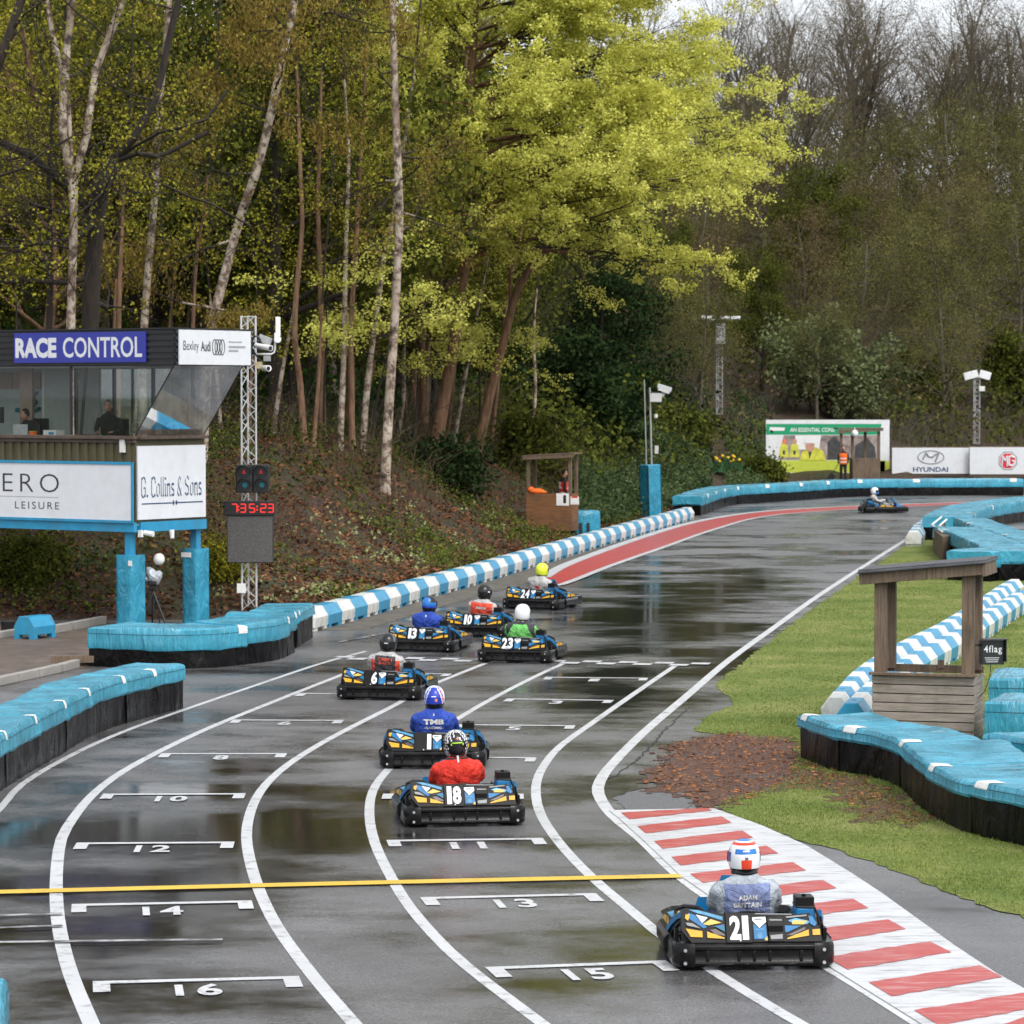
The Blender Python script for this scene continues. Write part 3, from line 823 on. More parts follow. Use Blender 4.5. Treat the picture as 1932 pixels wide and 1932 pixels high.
s = run_segments([Vector((7.0, 46.2, 0)), Vector((8.0, 46.0, 0)), Vector((9.2, 45.9, 0))], [0, 1])[0]
pad_segment(s, 1, 1.6, .68, .5, "rearmost blue pad beside the lookout under the black screen", "near right row of padded barriers", 82, None, sag=.05)

# ------------------------------------------------------------------ moulded plastic blocks, alternately blue and white
M_PB = mat("blue moulded plastic", (0.022, 0.27, 0.47), 0.35, .12, 5, .15, 30, dirt=(.07, .12, .13), dscale=4, damt=.6)
M_PW = mat("white moulded plastic", (0.66, 0.66, 0.63), 0.4, .08, 5, .15, 30, dirt=(.30, .28, .24), dscale=3.5, damt=.8)
def block_mesh(name, m, L, w=.50, h=.47):
    mb = MB()
    pr = [(0, .07), (-.015, .27), (.11, h), (w - .11, h), (w + .015, .27), (w, .07)]
    ch = .02
    rings = []
    for x, s in ((0, .94), (ch, 1.0), (L - ch, 1.0), (L, .94)):
        rings.append([Vector((x, w / 2 + (y - w / 2) * s, .2 + (z - .2) * s)) for y, z in pr])
    mb.rings(rings)
    for x in (.16, L - .16): mb.box((x, w / 2, .045), (.22, w * .96, .09))
    mb.cyl((L * .5, w / 2, h - .01), (L * .5, w / 2, h + .008), .035, n=8)
    me = mb.mesh(name, m)
    return me
BL = 1.07
me_b2, me_w2 = block_mesh("blue_barrier_block", M_PB, .86 - .012, .40, .44), block_mesh("white_barrier_block", M_PW, .86 - .012, .40, .44)
me_b, me_w = block_mesh("blue_barrier_block", M_PB, BL - .012), block_mesh("white_barrier_block", M_PW, BL - .012)
def block_run(pts, side, first_white, label, group, L=BL, limit=99, small=False):
    c = curve(pts, .2); d = [0]
    for p, q_ in zip(c[:-1], c[1:]): d.append(d[-1] + (q_ - p).length)
    n = min(limit, int(d[-1] / L)); rr = random.Random(len(c))
    def pos(s):
        i = min(max(int(np.searchsorted(d, s)), 1), len(c) - 1); return c[i-1].lerp(c[i], (s - d[i-1]) / max(d[i] - d[i-1], 1e-6))
    for k in range(n):
        a, b_ = pos(k * L), pos((k + 1) * L)
        wh = (k % 2 == 0) == first_white
        o = np_obj("barrier_block", (me_w2 if wh else me_b2) if small else (me_w if wh else me_b))
        o.location = a
        t = (b_ - a).normalized()
        o.rotation_euler = (0, 0, math.atan2(t.y, t.x) + rr.uniform(-.012, .012))
        if side < 0: o.location = a + Vector((t.y, -t.x, 0)) * .5
        tag(o, label % ("white" if wh else "blue", nth(k + 1)), "barrier block", group)
block_run([G(594, 1192)] + RUN[1:], 1, True, "%s block in the row along the bank, %s from the covered barrier", "blocks along the bank")
rowE1 = gp([(1602, 1372), (1650, 1314), (1722, 1262), (1795, 1222), (1862, 1176), (1910, 1140), (1935, 1125)])
rowE2 = gp([(1632, 1385), (1690, 1324), (1757, 1275), (1825, 1234), (1887, 1191), (1945, 1150)])
block_run(rowE1, 1, True, "%s block of the left row behind the lookout, %s from its near end", "left block row behind the lookout", L=.86, small=True)
block_run(rowE2, 1, False, "%s block of the right row behind the lookout, %s from its near end", "right block row behind the lookout", L=.86, small=True)
rowE3 = gp([(1738, 1031), (1752, 1012), (1790, 992), (1835, 976)])
block_run(rowE3, 1, True, "%s plastic block beside the island tip, %s from its near end", "blocks beside the island tip", L=BL)
# wooden chevron frame at the tip of the island
M_WOOD = mat("weathered timber", (0.16, 0.115, 0.085), 0.75, .35, 5, .6, 25, dirt=(.05, .035, .028), dscale=3)
def mat_planks(name, c1, c2, vertical=False, green=0.0):
    m, nt, b = new_mat(name)
    tc = nt.nodes.new("ShaderNodeTexCoord")
    mp = nt.nodes.new("ShaderNodeMapping"); mp.inputs['Scale'].default_value = (2, 2, 30) if not vertical else (30, 30, 2)
    nt.links.new(tc.outputs['Object'], mp.inputs['Vector'])
    n1 = _noise(nt, 1.0, 6, .65, mp.outputs[0]); n2 = _noise(nt, 1.7, 6, .6, tc.outputs['Object'])
    r = _ramp(nt, n1.outputs['Fac'], [(.3, c1), (.7, c2)])
    f = _ramp(nt, n2.outputs['Fac'], [(.5, 0.0), (.75, .75)])
    nt.links.new(_mix(nt, r.outputs[0], (0.07, 0.06, 0.03) if green else (.05, .035, .025), f.outputs[0]), b.inputs['Base Color'])
    b.inputs['Roughness'].default_value = .75
    _bump(nt, b, n1.outputs['Fac'], .5, .01)
    return m
M_GREYPLANK = mat_planks("grey weathered planks", (0.17, 0.145, 0.125), (0.36, 0.31, 0.27), green=1)
M_POST = mat_planks("brown timber posts", (0.075, 0.048, 0.032), (0.21, 0.15, 0.10), True)
M_BROWNPLANK = mat_planks("brown stained planks", (0.10, 0.042, 0.014), (0.26, 0.115, 0.042))
M_FELT = mat("ribbed roofing felt", (0.075, 0.078, 0.085), .4, .3, 4, .4, 60)
ch = empty("chevron_frame", G(1790, 1022, 0)); tag(ch, "dark wooden frame with white edging at the tip of the island", "frame")
mb = MB(); pa = P(1757, 991, 96.5) - ch.location
for k, (xa, ya, xb, yb, xc, yc) in enumerate(((1786, 968, 1758, 990, 1778, 1003), (1786, 980, 1772, 992, 1796, 1006))):
    for (x0, y0, x1, y1) in ((xa, ya, xb, yb), (xb, yb, xc, yc)):
        A_, B_ = G(x0, y0, .76) - ch.location, G(x1, y1, .76) - ch.location
        mb.tube([A_, B_], .035, 4)
mb.build("white_edging", M_TAG, ch)
mb = MB(); mb.prism([tuple((G(x, y, .8) - ch.location).xy) for x, y in ((1784, 976), (1760, 992), (1778, 1006), (1800, 1004), (1778, 992))], 0.02, .70)
mb.build("timber", M_POST, ch)

# ================================================================== MARSHAL LOOKOUTS
M_BLACKP = mat("black plastic", (0.014, 0.014, 0.015), .35, .2, 8, .1, 60)
M_STEELP = mat("painted grey steel", (0.42, 0.43, 0.43), .45, .08, metal=.2)
M_GALV = mat("galvanised steel", (0.42, 0.43, 0.43), .45, .15, 10, metal=.5)
M_DARKFRAME = mat("dark frame", (0.02, 0.02, 0.022), .5)
M_RED = mat("signal red", (0.62, 0.03, 0.02), .5)
M_ORANGE = mat("orange cloth", (0.85, 0.14, 0.01), .7)
hut = empty("lookout_hut", G(1741, 1396), rad(-17)); tag(hut, "open timber marshal lookout with grey plank front and ribbed sloping roof on the grass", "lookout")
hw, hd = 1.44, .85
mb = MB(); npl = 7
for k in range(npl):
    mb.box((0, 0, .065 + k * .128), (hw, .025, .114))
mb.box((0, .02, .46), (hw - .02, .012, .88), 1)
mb.build("front_panel", [M_GREYPLANK, M_DARKFRAME], hut, bevel=.005)
for s in (-1, 1):
    mb = MB()
    for k in range(npl): mb.box((s * (hw / 2 - .012), hd / 2 + .014, .065 + k * .128), (.025, hd, .114))
    mb.build("side_panel", M_GREYPLANK, hut, bevel=.005)
mb = MB(); mb.box((0, -.03, .918), (hw + .06, .13, .035)); mb.box((0, hd, .93), (hw, .06, .11)); mb.box((.12, hd - .04, 1.0), (.09, .02, .12)); mb.build("sill", M_POST, hut, bevel=.004)
ztop = lambda x: 2.20 + .155 * (x + .8) / 1.6
for x in (-hw / 2 + .11, hw / 2 - .10):
    for y in (.07, hd - .06):
        mb = MB(); mb.box((x, y, (ztop(x) + .92) / 2), (.17, .12, ztop(x) - .94)); mb.build("post", M_POST, hut, bevel=.006)
mb = MB(); sl = Matrix.Rotation(-math.atan(.097), 3, 'Y')
mb.box((0.0, -.09, 2.33), (1.72, .055, .16), M=sl); mb.box((0.0, hd + .03, 2.33), (1.72, .055, .16), M=sl)
mb.box((.86, hd / 2 - .03, 2.405), (.05, hd + .2, .19), M=sl); mb.box((-.86, hd / 2 - .03, 2.245), (.05, hd + .2, .16), M=sl)
mb.build("roof_beam", M_POST, hut, bevel=.006)
mb = MB(); mb.box((0, hd / 2 - .03, 2.425), (1.80, hd + .34, .03), M=sl)
for k in range(9): mb.box((0, -.13 + k * (hd + .24) / 8, 2.45), (1.80, .05, .028), M=sl)
mb.build("roof", M_FELT, hut, bevel=.006)
# the small screen clamped to its right post
scr = empty("marshal_screen", P(1874, 1231, 43.9), rad(8)); tag(scr, "small black screen with white lettering clamped to the lookout post", "screen")
mb = MB(); mb.box((0, .08, 0), (.32, .16, .34)); mb.box((.165, -.03, .03), (.012, .1, .32)); mb.box((0, -.03, .19), (.36, .14, .015)); mb.box((-.21, .1, .1), (.2, .03, .03)); mb.build("housing", M_BLACKP, scr, bevel=.006)
mb = MB(); put_text(mb, "4flag", (-.135, -.004, -.03), (1, 0, 0), (0, 0, 1), .26, .13, bold=.012, spacing=1.15)
for k in range(3): mb.box((-.02, -.004, -.075 - k * .028), (.21 - .02 * k, .002, .008))
mb.build("lettering", M_TAG, scr)
mb = MB(); mb.tube([(-.02, .05, -.17), (-.03, .06, -.35), (-.09, .1, -.55), (-.2, .2, -.7)], .006, 5); mb.build("cable", M_BLACKP, scr)

# marshal post one on the bank
p1 = TP(1042, 1001); h1 = empty("lookout_hut", (p1.x, p1.y, p1.z), rad(-14)); tag(h1, "brown stained marshal hut on the bank beside the numbered white board", "lookout")
mb = MB()
for k in range(9): mb.box((0, -.5, .07 + k * .135), (1.5, .03, .13))
mb.build("front_panel", M_BROWNPLANK, h1)
for s in (-1, 1):
    mb = MB()
    for k in range(9): mb.box((s * .74, 0.02, .07 + k * .135), (.03, 1.0, .13))
    mb.build("side_panel", M_BROWNPLANK, h1)
for x in (-.7, .7):
    for y in (-.44, .46):
        mb = MB(); mb.box((x, y, 1.8), (.1, .1, 1.22)); mb.build("post", M_POST, h1)
mb = MB(); mb.box((0, 0, 2.48), (1.75, 1.25, .05), M=Matrix.Rotation(rad(-3), 3, 'Y')); mb.box((0, -.6, 2.42), (1.72, .05, .13), M=Matrix.Rotation(rad(-3), 3, 'Y')); mb.build("roof", M_POST, h1)
nb = empty("number_board", (p1.x + .33, p1.y - .62, p1.z + 1.03), rad(-14)); tag(nb, "white board with a black number 1 on the brown hut", "sign")
mb = MB(); mb.box((0, 0, 0), (.42, .02, .40)); mb.build("board", M_TAG, nb)
mb = MB(); put_text(mb, "1", (.02, -.014, -.12), (1, 0, 0), (0, 0, 1), .10, .26, bold=.02); mb.build("digit", M_BLACKP, nb)
sb = empty("notice_board", (p1.x + .72, p1.y - .70, p1.z + 1.0), rad(-14)); tag(sb, "small white notice with red bar next to the number 1 board", "sign")
mb = MB(); mb.box((0, 0, 0), (.28, .02, .26)); mb.build("board", M_TAG, sb)
mb = MB(); mb.box((0, -.013, .11), (.2, .006, .05)); mb.build("red_bar", M_RED, sb)
mb = MB(); mb.ellipsoid((0, 0, .05), (.26, .12, .1), 10, 6); mb.ellipsoid((-.18, .02, .1), (.12, .1, .1), 8, 6); mb.ellipsoid((.2, 0, .02), (.14, .08, .05), 8, 6)
o = mb.build("folded_flag", M_ORANGE, smooth=True, loc=(p1.x - .52, p1.y - .33, p1.z + 1.24)); tag(o, "crumpled orange flag lying on the edge of the brown hut", "flag")

# blue bin beside it and the padded pole
pb = TP(1101, 1009)
bn = empty("blue_drum", (pb.x, pb.y, pb.z - .05), rad(20)); tag(bn, "squat blue covered drum with dark slots beside the brown hut", "drum")
mb = MB()
R_ = []
for z, s in ((0, .96), (.05, 1), (.55, 1), (.63, .97), (.66, .9)): R_.append([Vector((math.copysign(abs(math.cos(a)) ** .5, math.cos(a)) * .50 * s, math.copysign(abs(math.sin(a)) ** .5, math.sin(a)) * .46 * s, z * 1.28)) for a in np.linspace(0, 2 * np.pi, 24, endpoint=False)])
mb.rings(R_); mb.build("body", M_BLUEPAD, bn, smooth=True)
mb = MB()
for x in (-.28, -.02): mb.box((x, -.465, .25), (.10, .03, .40))
mb.build("slots", M_BLACKP, bn)
def padded_pole(px, py, w, d, h, rz, label):
    p = TP(px, py); r = empty("padded_post", (p.x, p.y, p.z - .1), rz); tag(r, label, "padded post")
    return p, r
pp, pr_ = padded_pole(1229, 977, .7, .5, 2.0, 0, "tall blue padded post on the bank under the twin floodlights")
pr_.rotation_euler = (0, rad(-2), rad(38))
mb = MB(); mb.box((0, 0, 1.06), (.62, .50, 2.1)); mb.build("padding", M_BLUEPAD, pr_, bevel=.03)
mb = MB()
for x in (-.31, .31):
    for y in (-.25, .25): mb.box((x, y, 1.06), (.03, .03, 2.0))
mb.build("seams", mat("dark blue seam", (0.01, 0.06, 0.10), .6), pr_)
for dx, z1, z0 in ((-.14, 5.3, 2.1), (.12, 5.0, 2.1)):
    mb = MB(); mb.cyl((dx, .05, z0), (dx, .05, z1), .026 if dx < 0 else .04, n=8); mb.build("pole", M_GALV, pr_, smooth=True)
M_LAMP = mat("pale floodlight glass", (0.75, 0.76, 0.77), .25, .05)
fl = empty("floodlight", P(1240, 743, pp.y), rad(-10)); tag(fl, "pair of pale floodlights on the poles above the blue padded post", "floodlight")
mb = MB(); mb.box((.02, 0, -.05), (.5, .3, .05), M=Matrix.Rotation(rad(25), 3, 'X')); mb.box((.25, .2, .22), (.55, .3, .05), M=Matrix.Rotation(rad(30), 3, 'X') @ Matrix.Rotation(rad(20), 3, 'Y')); mb.build("housing", M_GALV, fl)
mb = MB(); mb.box((-.03, -.17, -.15), (.44, .05, .3)); mb.box((.27, .03, .17), (.45, .05, .22), M=Matrix.Rotation(rad(20), 3, 'Y')); mb.build("glass", M_LAMP, fl)
mb = MB(); mb.cyl((-.06, .05, -.9), (-.06, .05, -.76), .07, n=8); mb.box((-.02, .0, -2.1), (.13, .06, .3)); mb.build("junction_box", M_TAG, fl)

def lattice(mb, w, h, r, n, z0=0.0, rb=None, tri=True):
    rb = rb or r * .6
    cs = [Vector((w / 2, -w * .29, 0)), Vector((-w / 2, -w * .29, 0)), Vector((-w * .12, w * .5, 0))]
    for c in cs: mb.tube([c + Vector((0, 0, z0)), c + Vector((0, 0, z0 + h))], r, 6)
    dz = h / n
    for k in range(n):
        for i in range(3):
            a, b_ = cs[i], cs[(i + 1) % 3]
            if k % 2: a, b_ = b_, a
            mb.tube([a + Vector((0, 0, z0 + k * dz)), b_ + Vector((0, 0, z0 + (k + 1) * dz))], rb, 5, cap=False)
    for z in (z0 + .01, z0 + h - .02, z0 + h * .5):
        for i in range(3): mb.tube([cs[i] + Vector((0, 0, z)), cs[(i + 1) % 3] + Vector((0, 0, z))], rb, 5, cap=False)
def light_mast(px, py_base, py_top, label, heads):
    p = TP(px, py_base); top = P(px, py_top, p.y).z
    r = empty("light_mast", p); tag(r, label, "light mast")
    mb = MB(); lattice(mb, .32, top - p.z, .026, 16); mb.build("lattice", M_STEELP, r)
    for k, (dx, dz, sx, sz, ang) in enumerate(heads):
        mb = MB(); mb.box((dx, -.1, top - p.z + dz), (sx, .25, sz), M=Matrix.Rotation(rad(ang), 3, 'Y')); mb.build("lamp_head", M_LAMP, r, bevel=.02)
    return r, p, top
r, p, top = light_mast(1357, 782, 610, "tall lattice mast with three flat lamp heads on the wooded bank", ((-.7, .32, .55, .16, 4), (.28, .30, .5, .16, 0), (.85, .30, .5, .15, -4)))
mb = MB(); mb.tube([(-.9, 0, top - p.z + .2), (1.1, 0, top - p.z + .2)], .04, 6); mb.build("cross_arm", M_STEELP, r)
mb = MB(); mb.box((.05, -.2, top - p.z - .55), (.5, .1, 1.1)); mb.build("junction_box", mat("weathered grey box", (.36, .37, .36), .6, .2, dirt=(.15, .15, .13)), r)
r, p, top = light_mast(1842, 838, 712, "lattice mast with two angled white floodlights behind the white hoardings", ((-.33, .12, .75, .4, -14), (.42, .12, .6, .42, 16)))
mb = MB(); mb.box((.25, -.2, top - p.z - .6), (.3, .2, .26)); mb.build("junction_box", M_TAG, r)

# ================================================================== HOARDINGS
Zb = 157.0
pb0 = P(1445, 905, Zb); s_ = Zb / 5950.0
bbr = empty("billboard", (pb0.x, Zb, pb0.z)); tag(bbr, "large advertising hoarding with a worker in a white helmet and green banner", "billboard")
bw, bh = 233 * s_, 113 * s_
def bp(px, py): return (px - 95) * .16 * s_, (825 - py) * .16 * s_
mb = MB(); mb.box((bw / 2, .06, bh / 2), (bw, .08, bh)); mb.build("board", mat("white hoarding", (.72, .73, .74), .45, .04, dirt=(.5, .48, .42), damt=.4), bbr)
mb = MB()
for x in (.4, bw / 2, bw - .4): mb.box((x, .16, bh / 2 - .6), (.1, .1, bh + 1.2))
mb.build("support_posts", M_POST, bbr)
BM = [mat("banner green", (0.0, .30, .13), .45, .05), mat("lime print", (.50, .58, .06), .45, .1), mat("print photo backdrop", (.30, .24, .22), .45, .6, 2.2), mat("high visibility yellow print", (.60, .60, .06), .45, .25, 3),
      mat("printed skin tone", (.52, .27, .19), .45, .2, 6), mat("printed white", (.78, .78, .77), .45, .05), mat("printed dark", (.05, .05, .05), .45, .4, 5), mat("printed orange", (.75, .2, .08), .45, .2)]
mb = MB()
def poly(pts, k, mi): mb.add([(bp(*q_)[0], .018 - k * .004, bp(*q_)[1]) for q_ in pts], [tuple(range(len(pts)))], mi)
def disc(cx, cy, rx, ry, k, mi, n=18, a0=0, a1=360): poly([(cx + rx * math.cos(rad(a)), cy - ry * math.sin(rad(a))) for a in np.linspace(a0, a1, n, endpoint=(a1 - a0) < 360)], k, mi)
poly([(97, 168), (97, 295), (1425, 295), (1460, 168)], 0, 0)
poly([(305, 300), (235, 592), (1400, 592), (1425, 300)], 0, 2)
poly([(232, 597), (195, 742), (1500, 742), (1500, 597)], 0, 1); poly([(1425, 605), (1425, 730), (1553, 730), (1553, 605)], 0, 1); poly([(1425, 735), (1425, 785), (1553, 785), (1553, 735)], 0, 0)
poly([(440, 303), (440, 470), (720, 470), (745, 303)], 1, 5)
for cx in (305, 430):
    poly([(cx - 55, 560), (cx - 40, 420), (cx, 385), (cx + 45, 420), (cx + 60, 560)], 2, 3); disc(cx + 5, 375, 24, 34, 3, 4 if cx > 400 else 7); poly([(cx - 14, 480), (cx + 18, 480), (cx + 14, 530), (cx - 10, 530)], 3, 6)
poly([(820, 590), (820, 380), (900, 310), (1000, 420), (990, 590)], 1, 6); poly([(1130, 590), (1150, 420), (1290, 330), (1380, 440), (1390, 590)], 1, 6)
poly([(490, 597), (520, 505), (590, 455), (680, 440), (770, 490), (805, 597)], 4, 3); poly([(590, 470), (640, 480), (610, 590)], 5, 6)
disc(615, 430, 52, 68, 6, 4); poly([(545, 388), (560, 320), (610, 298), (670, 318), (688, 388)], 7, 5); poly([(540, 383), (692, 383), (688, 394), (546, 394)], 8, 5)
poly([(320, 752), (320, 770), (900, 770), (900, 752)], 1, 5)
poly([(140, 205), (135, 250), (312, 248), (318, 210)], 2, 5)
put_text(mb, "AN ESSENTIAL CONS", (bp(375, 262)[0], .004, bp(375, 262)[1]), (1, 0, 0), (0, 0, 1), (905 - 375) * .16 * s_, 50 * .16 * s_, 5, bold=.015, shear=.15)
mb.build("printed_picture", BM, bbr)
def hoarding(x0, x1, y0, y1, Z, label):
    p = P(x0, y1, Z); q_ = P(x1, y0, Z); r = empty("hoarding", (p.x, Z, p.z)); tag(r, label, "hoarding")
    w, h = q_.x - p.x, q_.z - p.z
    mb = MB(); mb.box((w / 2, .04, h / 2), (w, .06, h)); mb.build("board", mat("white sign board", (.66, .68, .71), .4, .04, dirt=(.5, .5, .48), damt=.35), r, bevel=.01)
    mb = MB(); mb.box((w / 2, .1, h + .02), (w, .05, .06)); mb.box((w / 2, .1, -.05), (w, .05, .09))
    for x in (.3, w / 2, w - .3): mb.box((x, .14, h / 2 - .5), (.09, .09, h + 1.0))
    mb.build("support_frame", M_POST, r)
    return r, w, h
r, w, h = hoarding(1683, 1828.5, 845, 894, 156.0, "white hoarding with a grey oval emblem above dark blue letters")
M_NAVY = mat("navy lettering", (0.02, 0.05, 0.13), .45); M_GREYL = mat("silver grey emblem", (0.27, 0.28, 0.30), .4)
hx = lambda px: (px - 150) / 1040.0 * w; hz = lambda py: (585 - py) / 345.0 * h
mb = MB(); put_text(mb, "HYUNDAI", (hx(432), .006, hz(560)), (1, 0, 0), (0, 0, 1), hx(908) - hx(432), hz(495) - hz(560), 0, bold=.03); 
ell = [(hx(675) + .001 + math.cos(a) * (hx(850) - hx(675)), hz(362) + math.sin(a) * (hz(275) - hz(362))) for a in np.linspace(0, 2 * np.pi, 36, endpoint=False)]
mb.tube([(x, .004, z) for x, z in ell], .028, 6, 1, closed=True)
pts = [(565, 395), (612, 300), (640, 350), (690, 362), (735, 330), (785, 300), (735, 420)]
for a, b_ in zip(pts[:-1], pts[1:]): mb.tube([(hx(a[0]), .004, hz(a[1])), (hx(b_[0]), .004, hz(b_[1]))], .045, 6, 1)
mb.build("emblem_and_lettering", [M_NAVY, M_GREYL], r)
r, w, h = hoarding(1829.5, 1985, 844, 895, 155.6, "white hoarding with a red eight-sided badge beside the blue lettered one")
s2 = w / 155.5
mx, mz = (1901.5 - 1829.5) * s2, (895 - 869.5) * s2; ro = 19 * s2
mb = MB()
oct_ = lambda rr_: [(mx + rr_ * math.cos(rad(22.5 + 45 * k)), mz + rr_ * math.sin(rad(22.5 + 45 * k))) for k in range(8)]
for rr_, yy_, mi in ((ro, .006, 0), (ro * .88, .002, 1), (ro * .8, -.002, 2)): mb.add([(x, yy_, z) for x, z in oct_(rr_)][::-1], [tuple(range(8))], mi)
u_ = ro
def bar(a, b_): mb.tube([(mx + a[0] * u_, -.008, mz + a[1] * u_), (mx + b_[0] * u_, -.008, mz + b_[1] * u_)], .09 * u_, 4, 1)
for a, b_ in (((-.62, -.5), (-.5, .45)), ((-.5, .45), (-.28, .0)), ((-.28, 0), (-.06, .5)), ((-.06, .5), (-.06, -.55)), ((.62, .3), (.35, .5)), ((.35, .5), (.12, .4)), ((.12, .4), (.12, -.4)), ((.12, -.4), (.35, -.5)), ((.35, -.5), (.62, -.3)), ((.62, -.3), (.62, .0)), ((.62, .0), (.38, .0))): bar(a, b_)
mb.build("octagon_badge", [M_GREYL, mat("silver print", (.7, .7, .72), .4), mat("badge red", (.62, .02, .04), .4)], r)

# far marshal hut in front of the hoarding
p2 = P(1630, 905, 153.6); h2 = empty("lookout_hut", (p2.x, p2.y, p2.z - .15), rad(6)); tag(h2, "dark brown marshal hut standing before the worker hoarding", "lookout")
k_ = 153.6 / 5950.0
mb = MB(); mb.box((.04, -.35, .6), (1.36, .04, 1.2)); mb.box((-.63, 0, .6), (.04, .7, 1.2)); mb.box((.70, 0, .6), (.04, .7, 1.2))
for k in range(8): mb.box((.04, -.375, .1 + k * .15), (1.36, .02, .12))
mb.build("plank_panel", M_POST, h2)
for x, y in ((-1.2, -.3), (-.58, .0), (.12, .3), (.66, -.3)):
    mb = MB(); mb.box((x, y, 1.3), (.12, .12, 2.6)); mb.build("post", M_POST, h2)
mb = MB()
mb.prism([(-1.42, -.6), (.82, -.6), (.82, .6), (-1.42, .6)], 2.62, 2.68); mb.box((-.3, -.55, 2.55), (2.24, .06, .16), M=Matrix.Rotation(rad(-3), 3, 'Y'))
mb.build("roof", M_POST, h2)
gl = MB(); gl.ellipsoid((0, 0, 0), (.17, .17, .19), 12, 8); gl.cyl((0, 0, .17), (0, 0, .3), .02)
o = gl.build("globe_lamp", M_LAMP, smooth=True, loc=P(1612.5, 818, 152.9)); tag(o, "white globe lamp hanging under the dark hut roof", "lamp")
# ================================================================== RACE CONTROL BUILDING
TH = rad(35)
RCX, RCY = (254 - 966) / 5950.0 * 64.0, 64.0
rc = empty("control_tower", (RCX, RCY, 0), -TH)
tag(rc, "raised race control cabin on blue steel posts with a wide window band and sign boards", "building")
rc.scale = (1, .84, 1)
def rcw(x, y, z):
    y = y * .84
    return Vector((RCX + x * math.cos(TH) + y * math.sin(TH), RCY - x * math.sin(TH) + y * math.cos(TH), z))
RX0 = -6.6
M_OLIVE = mat("olive ribbed cladding", (0.085, 0.075, 0.035), .6, .25, 4, .2, 30, dirt=(.03, .028, .016))
M_BLACKR = mat("black ribbed cladding", (0.012, 0.012, 0.014), .45, .3, 4, .15, 30)
M_BLUEST = mat("blue painted steel", (0.02, 0.27, 0.48), .4, .15, 4, dirt=(.05, .12, .15), damt=.6)
M_SIGNW = mat("white sign face", (0.68, 0.70, 0.73), .4, .03, dirt=(.5, .52, .52), damt=.3)
M_BROWNLEDGE = mat("brown timber ledge", (0.085, 0.06, 0.045), .6, .3, 6)
M_SIGNBLUE = mat("royal blue sign", (0.028, 0.038, 0.30), .4, .05)
M_INNER = mat("pale green grey wall", (0.52, 0.57, 0.54), .8, .06)
M_CARPET = mat("grey carpet", (0.22, 0.22, 0.22), .9)
M_PINB = mat("light brown board", (0.42, 0.27, 0.18), .8, .12)
def mat_glass(name, tint=(.90, .94, .92), gain=1.0, base=.03):
    m, nt, b = new_mat(name); nt.nodes.remove(b)
    t = nt.nodes.new("ShaderNodeBsdfTransparent"); t.inputs[0].default_value = (*tint, 1)
    g = nt.nodes.new("ShaderNodeBsdfGlossy"); g.inputs['Roughness'].default_value = .02; g.inputs[0].default_value = (.95, .97, 1, 1)
    f = nt.nodes.new("ShaderNodeFresnel"); f.inputs['IOR'].default_value = 1.52
    mx = nt.nodes.new("ShaderNodeMixShader")
    mth = nt.nodes.new("ShaderNodeMath"); mth.operation = 'MULTIPLY_ADD'; mth.inputs[1].default_value = gain; mth.inputs[2].default_value = base
    nt.links.new(f.outputs[0], mth.inputs[0]); nt.links.new(mth.outputs[0], mx.inputs[0])
    nt.links.new(t.outputs[0], mx.inputs[1]); nt.links.new(g.outputs[0], mx.inputs[2])
    nt.links.new(mx.outputs[0], nt.nodes["Material Output"].inputs['Surface'])
    return m
M_GLASS = mat_glass("window glass", gain=.6, base=.02)
M_GLASS2 = mat_glass("tilted window glass", (.70, .76, .75), 1.3, .58)
# lower walls, floor, ledge
mb = MB()
mb.box(((RX0) / 2, .05, 3.06), (-RX0, .06, 1.7), 0); mb.box((-.03, 1.30, 3.06), (.06, 2.44, 1.7), 0); mb.box((RX0 / 2, 2.55, 3.06), (-RX0, .06, 1.7), 0)
for k in range(27): mb.box((-.15 - k * .235, .0, 3.06), (.10, .045, 1.68), 0)
mb.build("wall", M_OLIVE, rc)
mb = MB(); mb.box((RX0 / 2, 1.3, 2.185), (-RX0 - .02, 2.42, .06)); mb.box((RX0 / 2, 1.3, 3.26), (-RX0 - .14, 2.40, .06)); mb.build("floor", M_CARPET, rc)
mb = MB(); mb.box((RX0 / 2, -.03, 3.95), (-RX0 + .1, .2, .07)); mb.box((.05, 1.3, 3.948), (.2, 2.5, .066)); mb.box((RX0 / 2, -.01, 3.875), (-RX0 + .05, .1, .07)); mb.build("ledge", M_BROWNLEDGE, rc, bevel=.008)
mb = MB(); mb.box((RX0 / 2, .02, 2.13), (-RX0, .12, .2)); mb.box((.0, 1.36, 2.13), (.12, 2.42, .2)); mb.build("floor_beam", M_BLUEST, rc)
for x, y in ((-.26, .17), (-.15, 2.44), (-6.2, .17), (-6.2, 2.44)):
    mb = MB(); mb.box((x, y, 1.02), (.17, .17, 2.02)); mb.build("post", M_BLUEST, rc, bevel=.01)
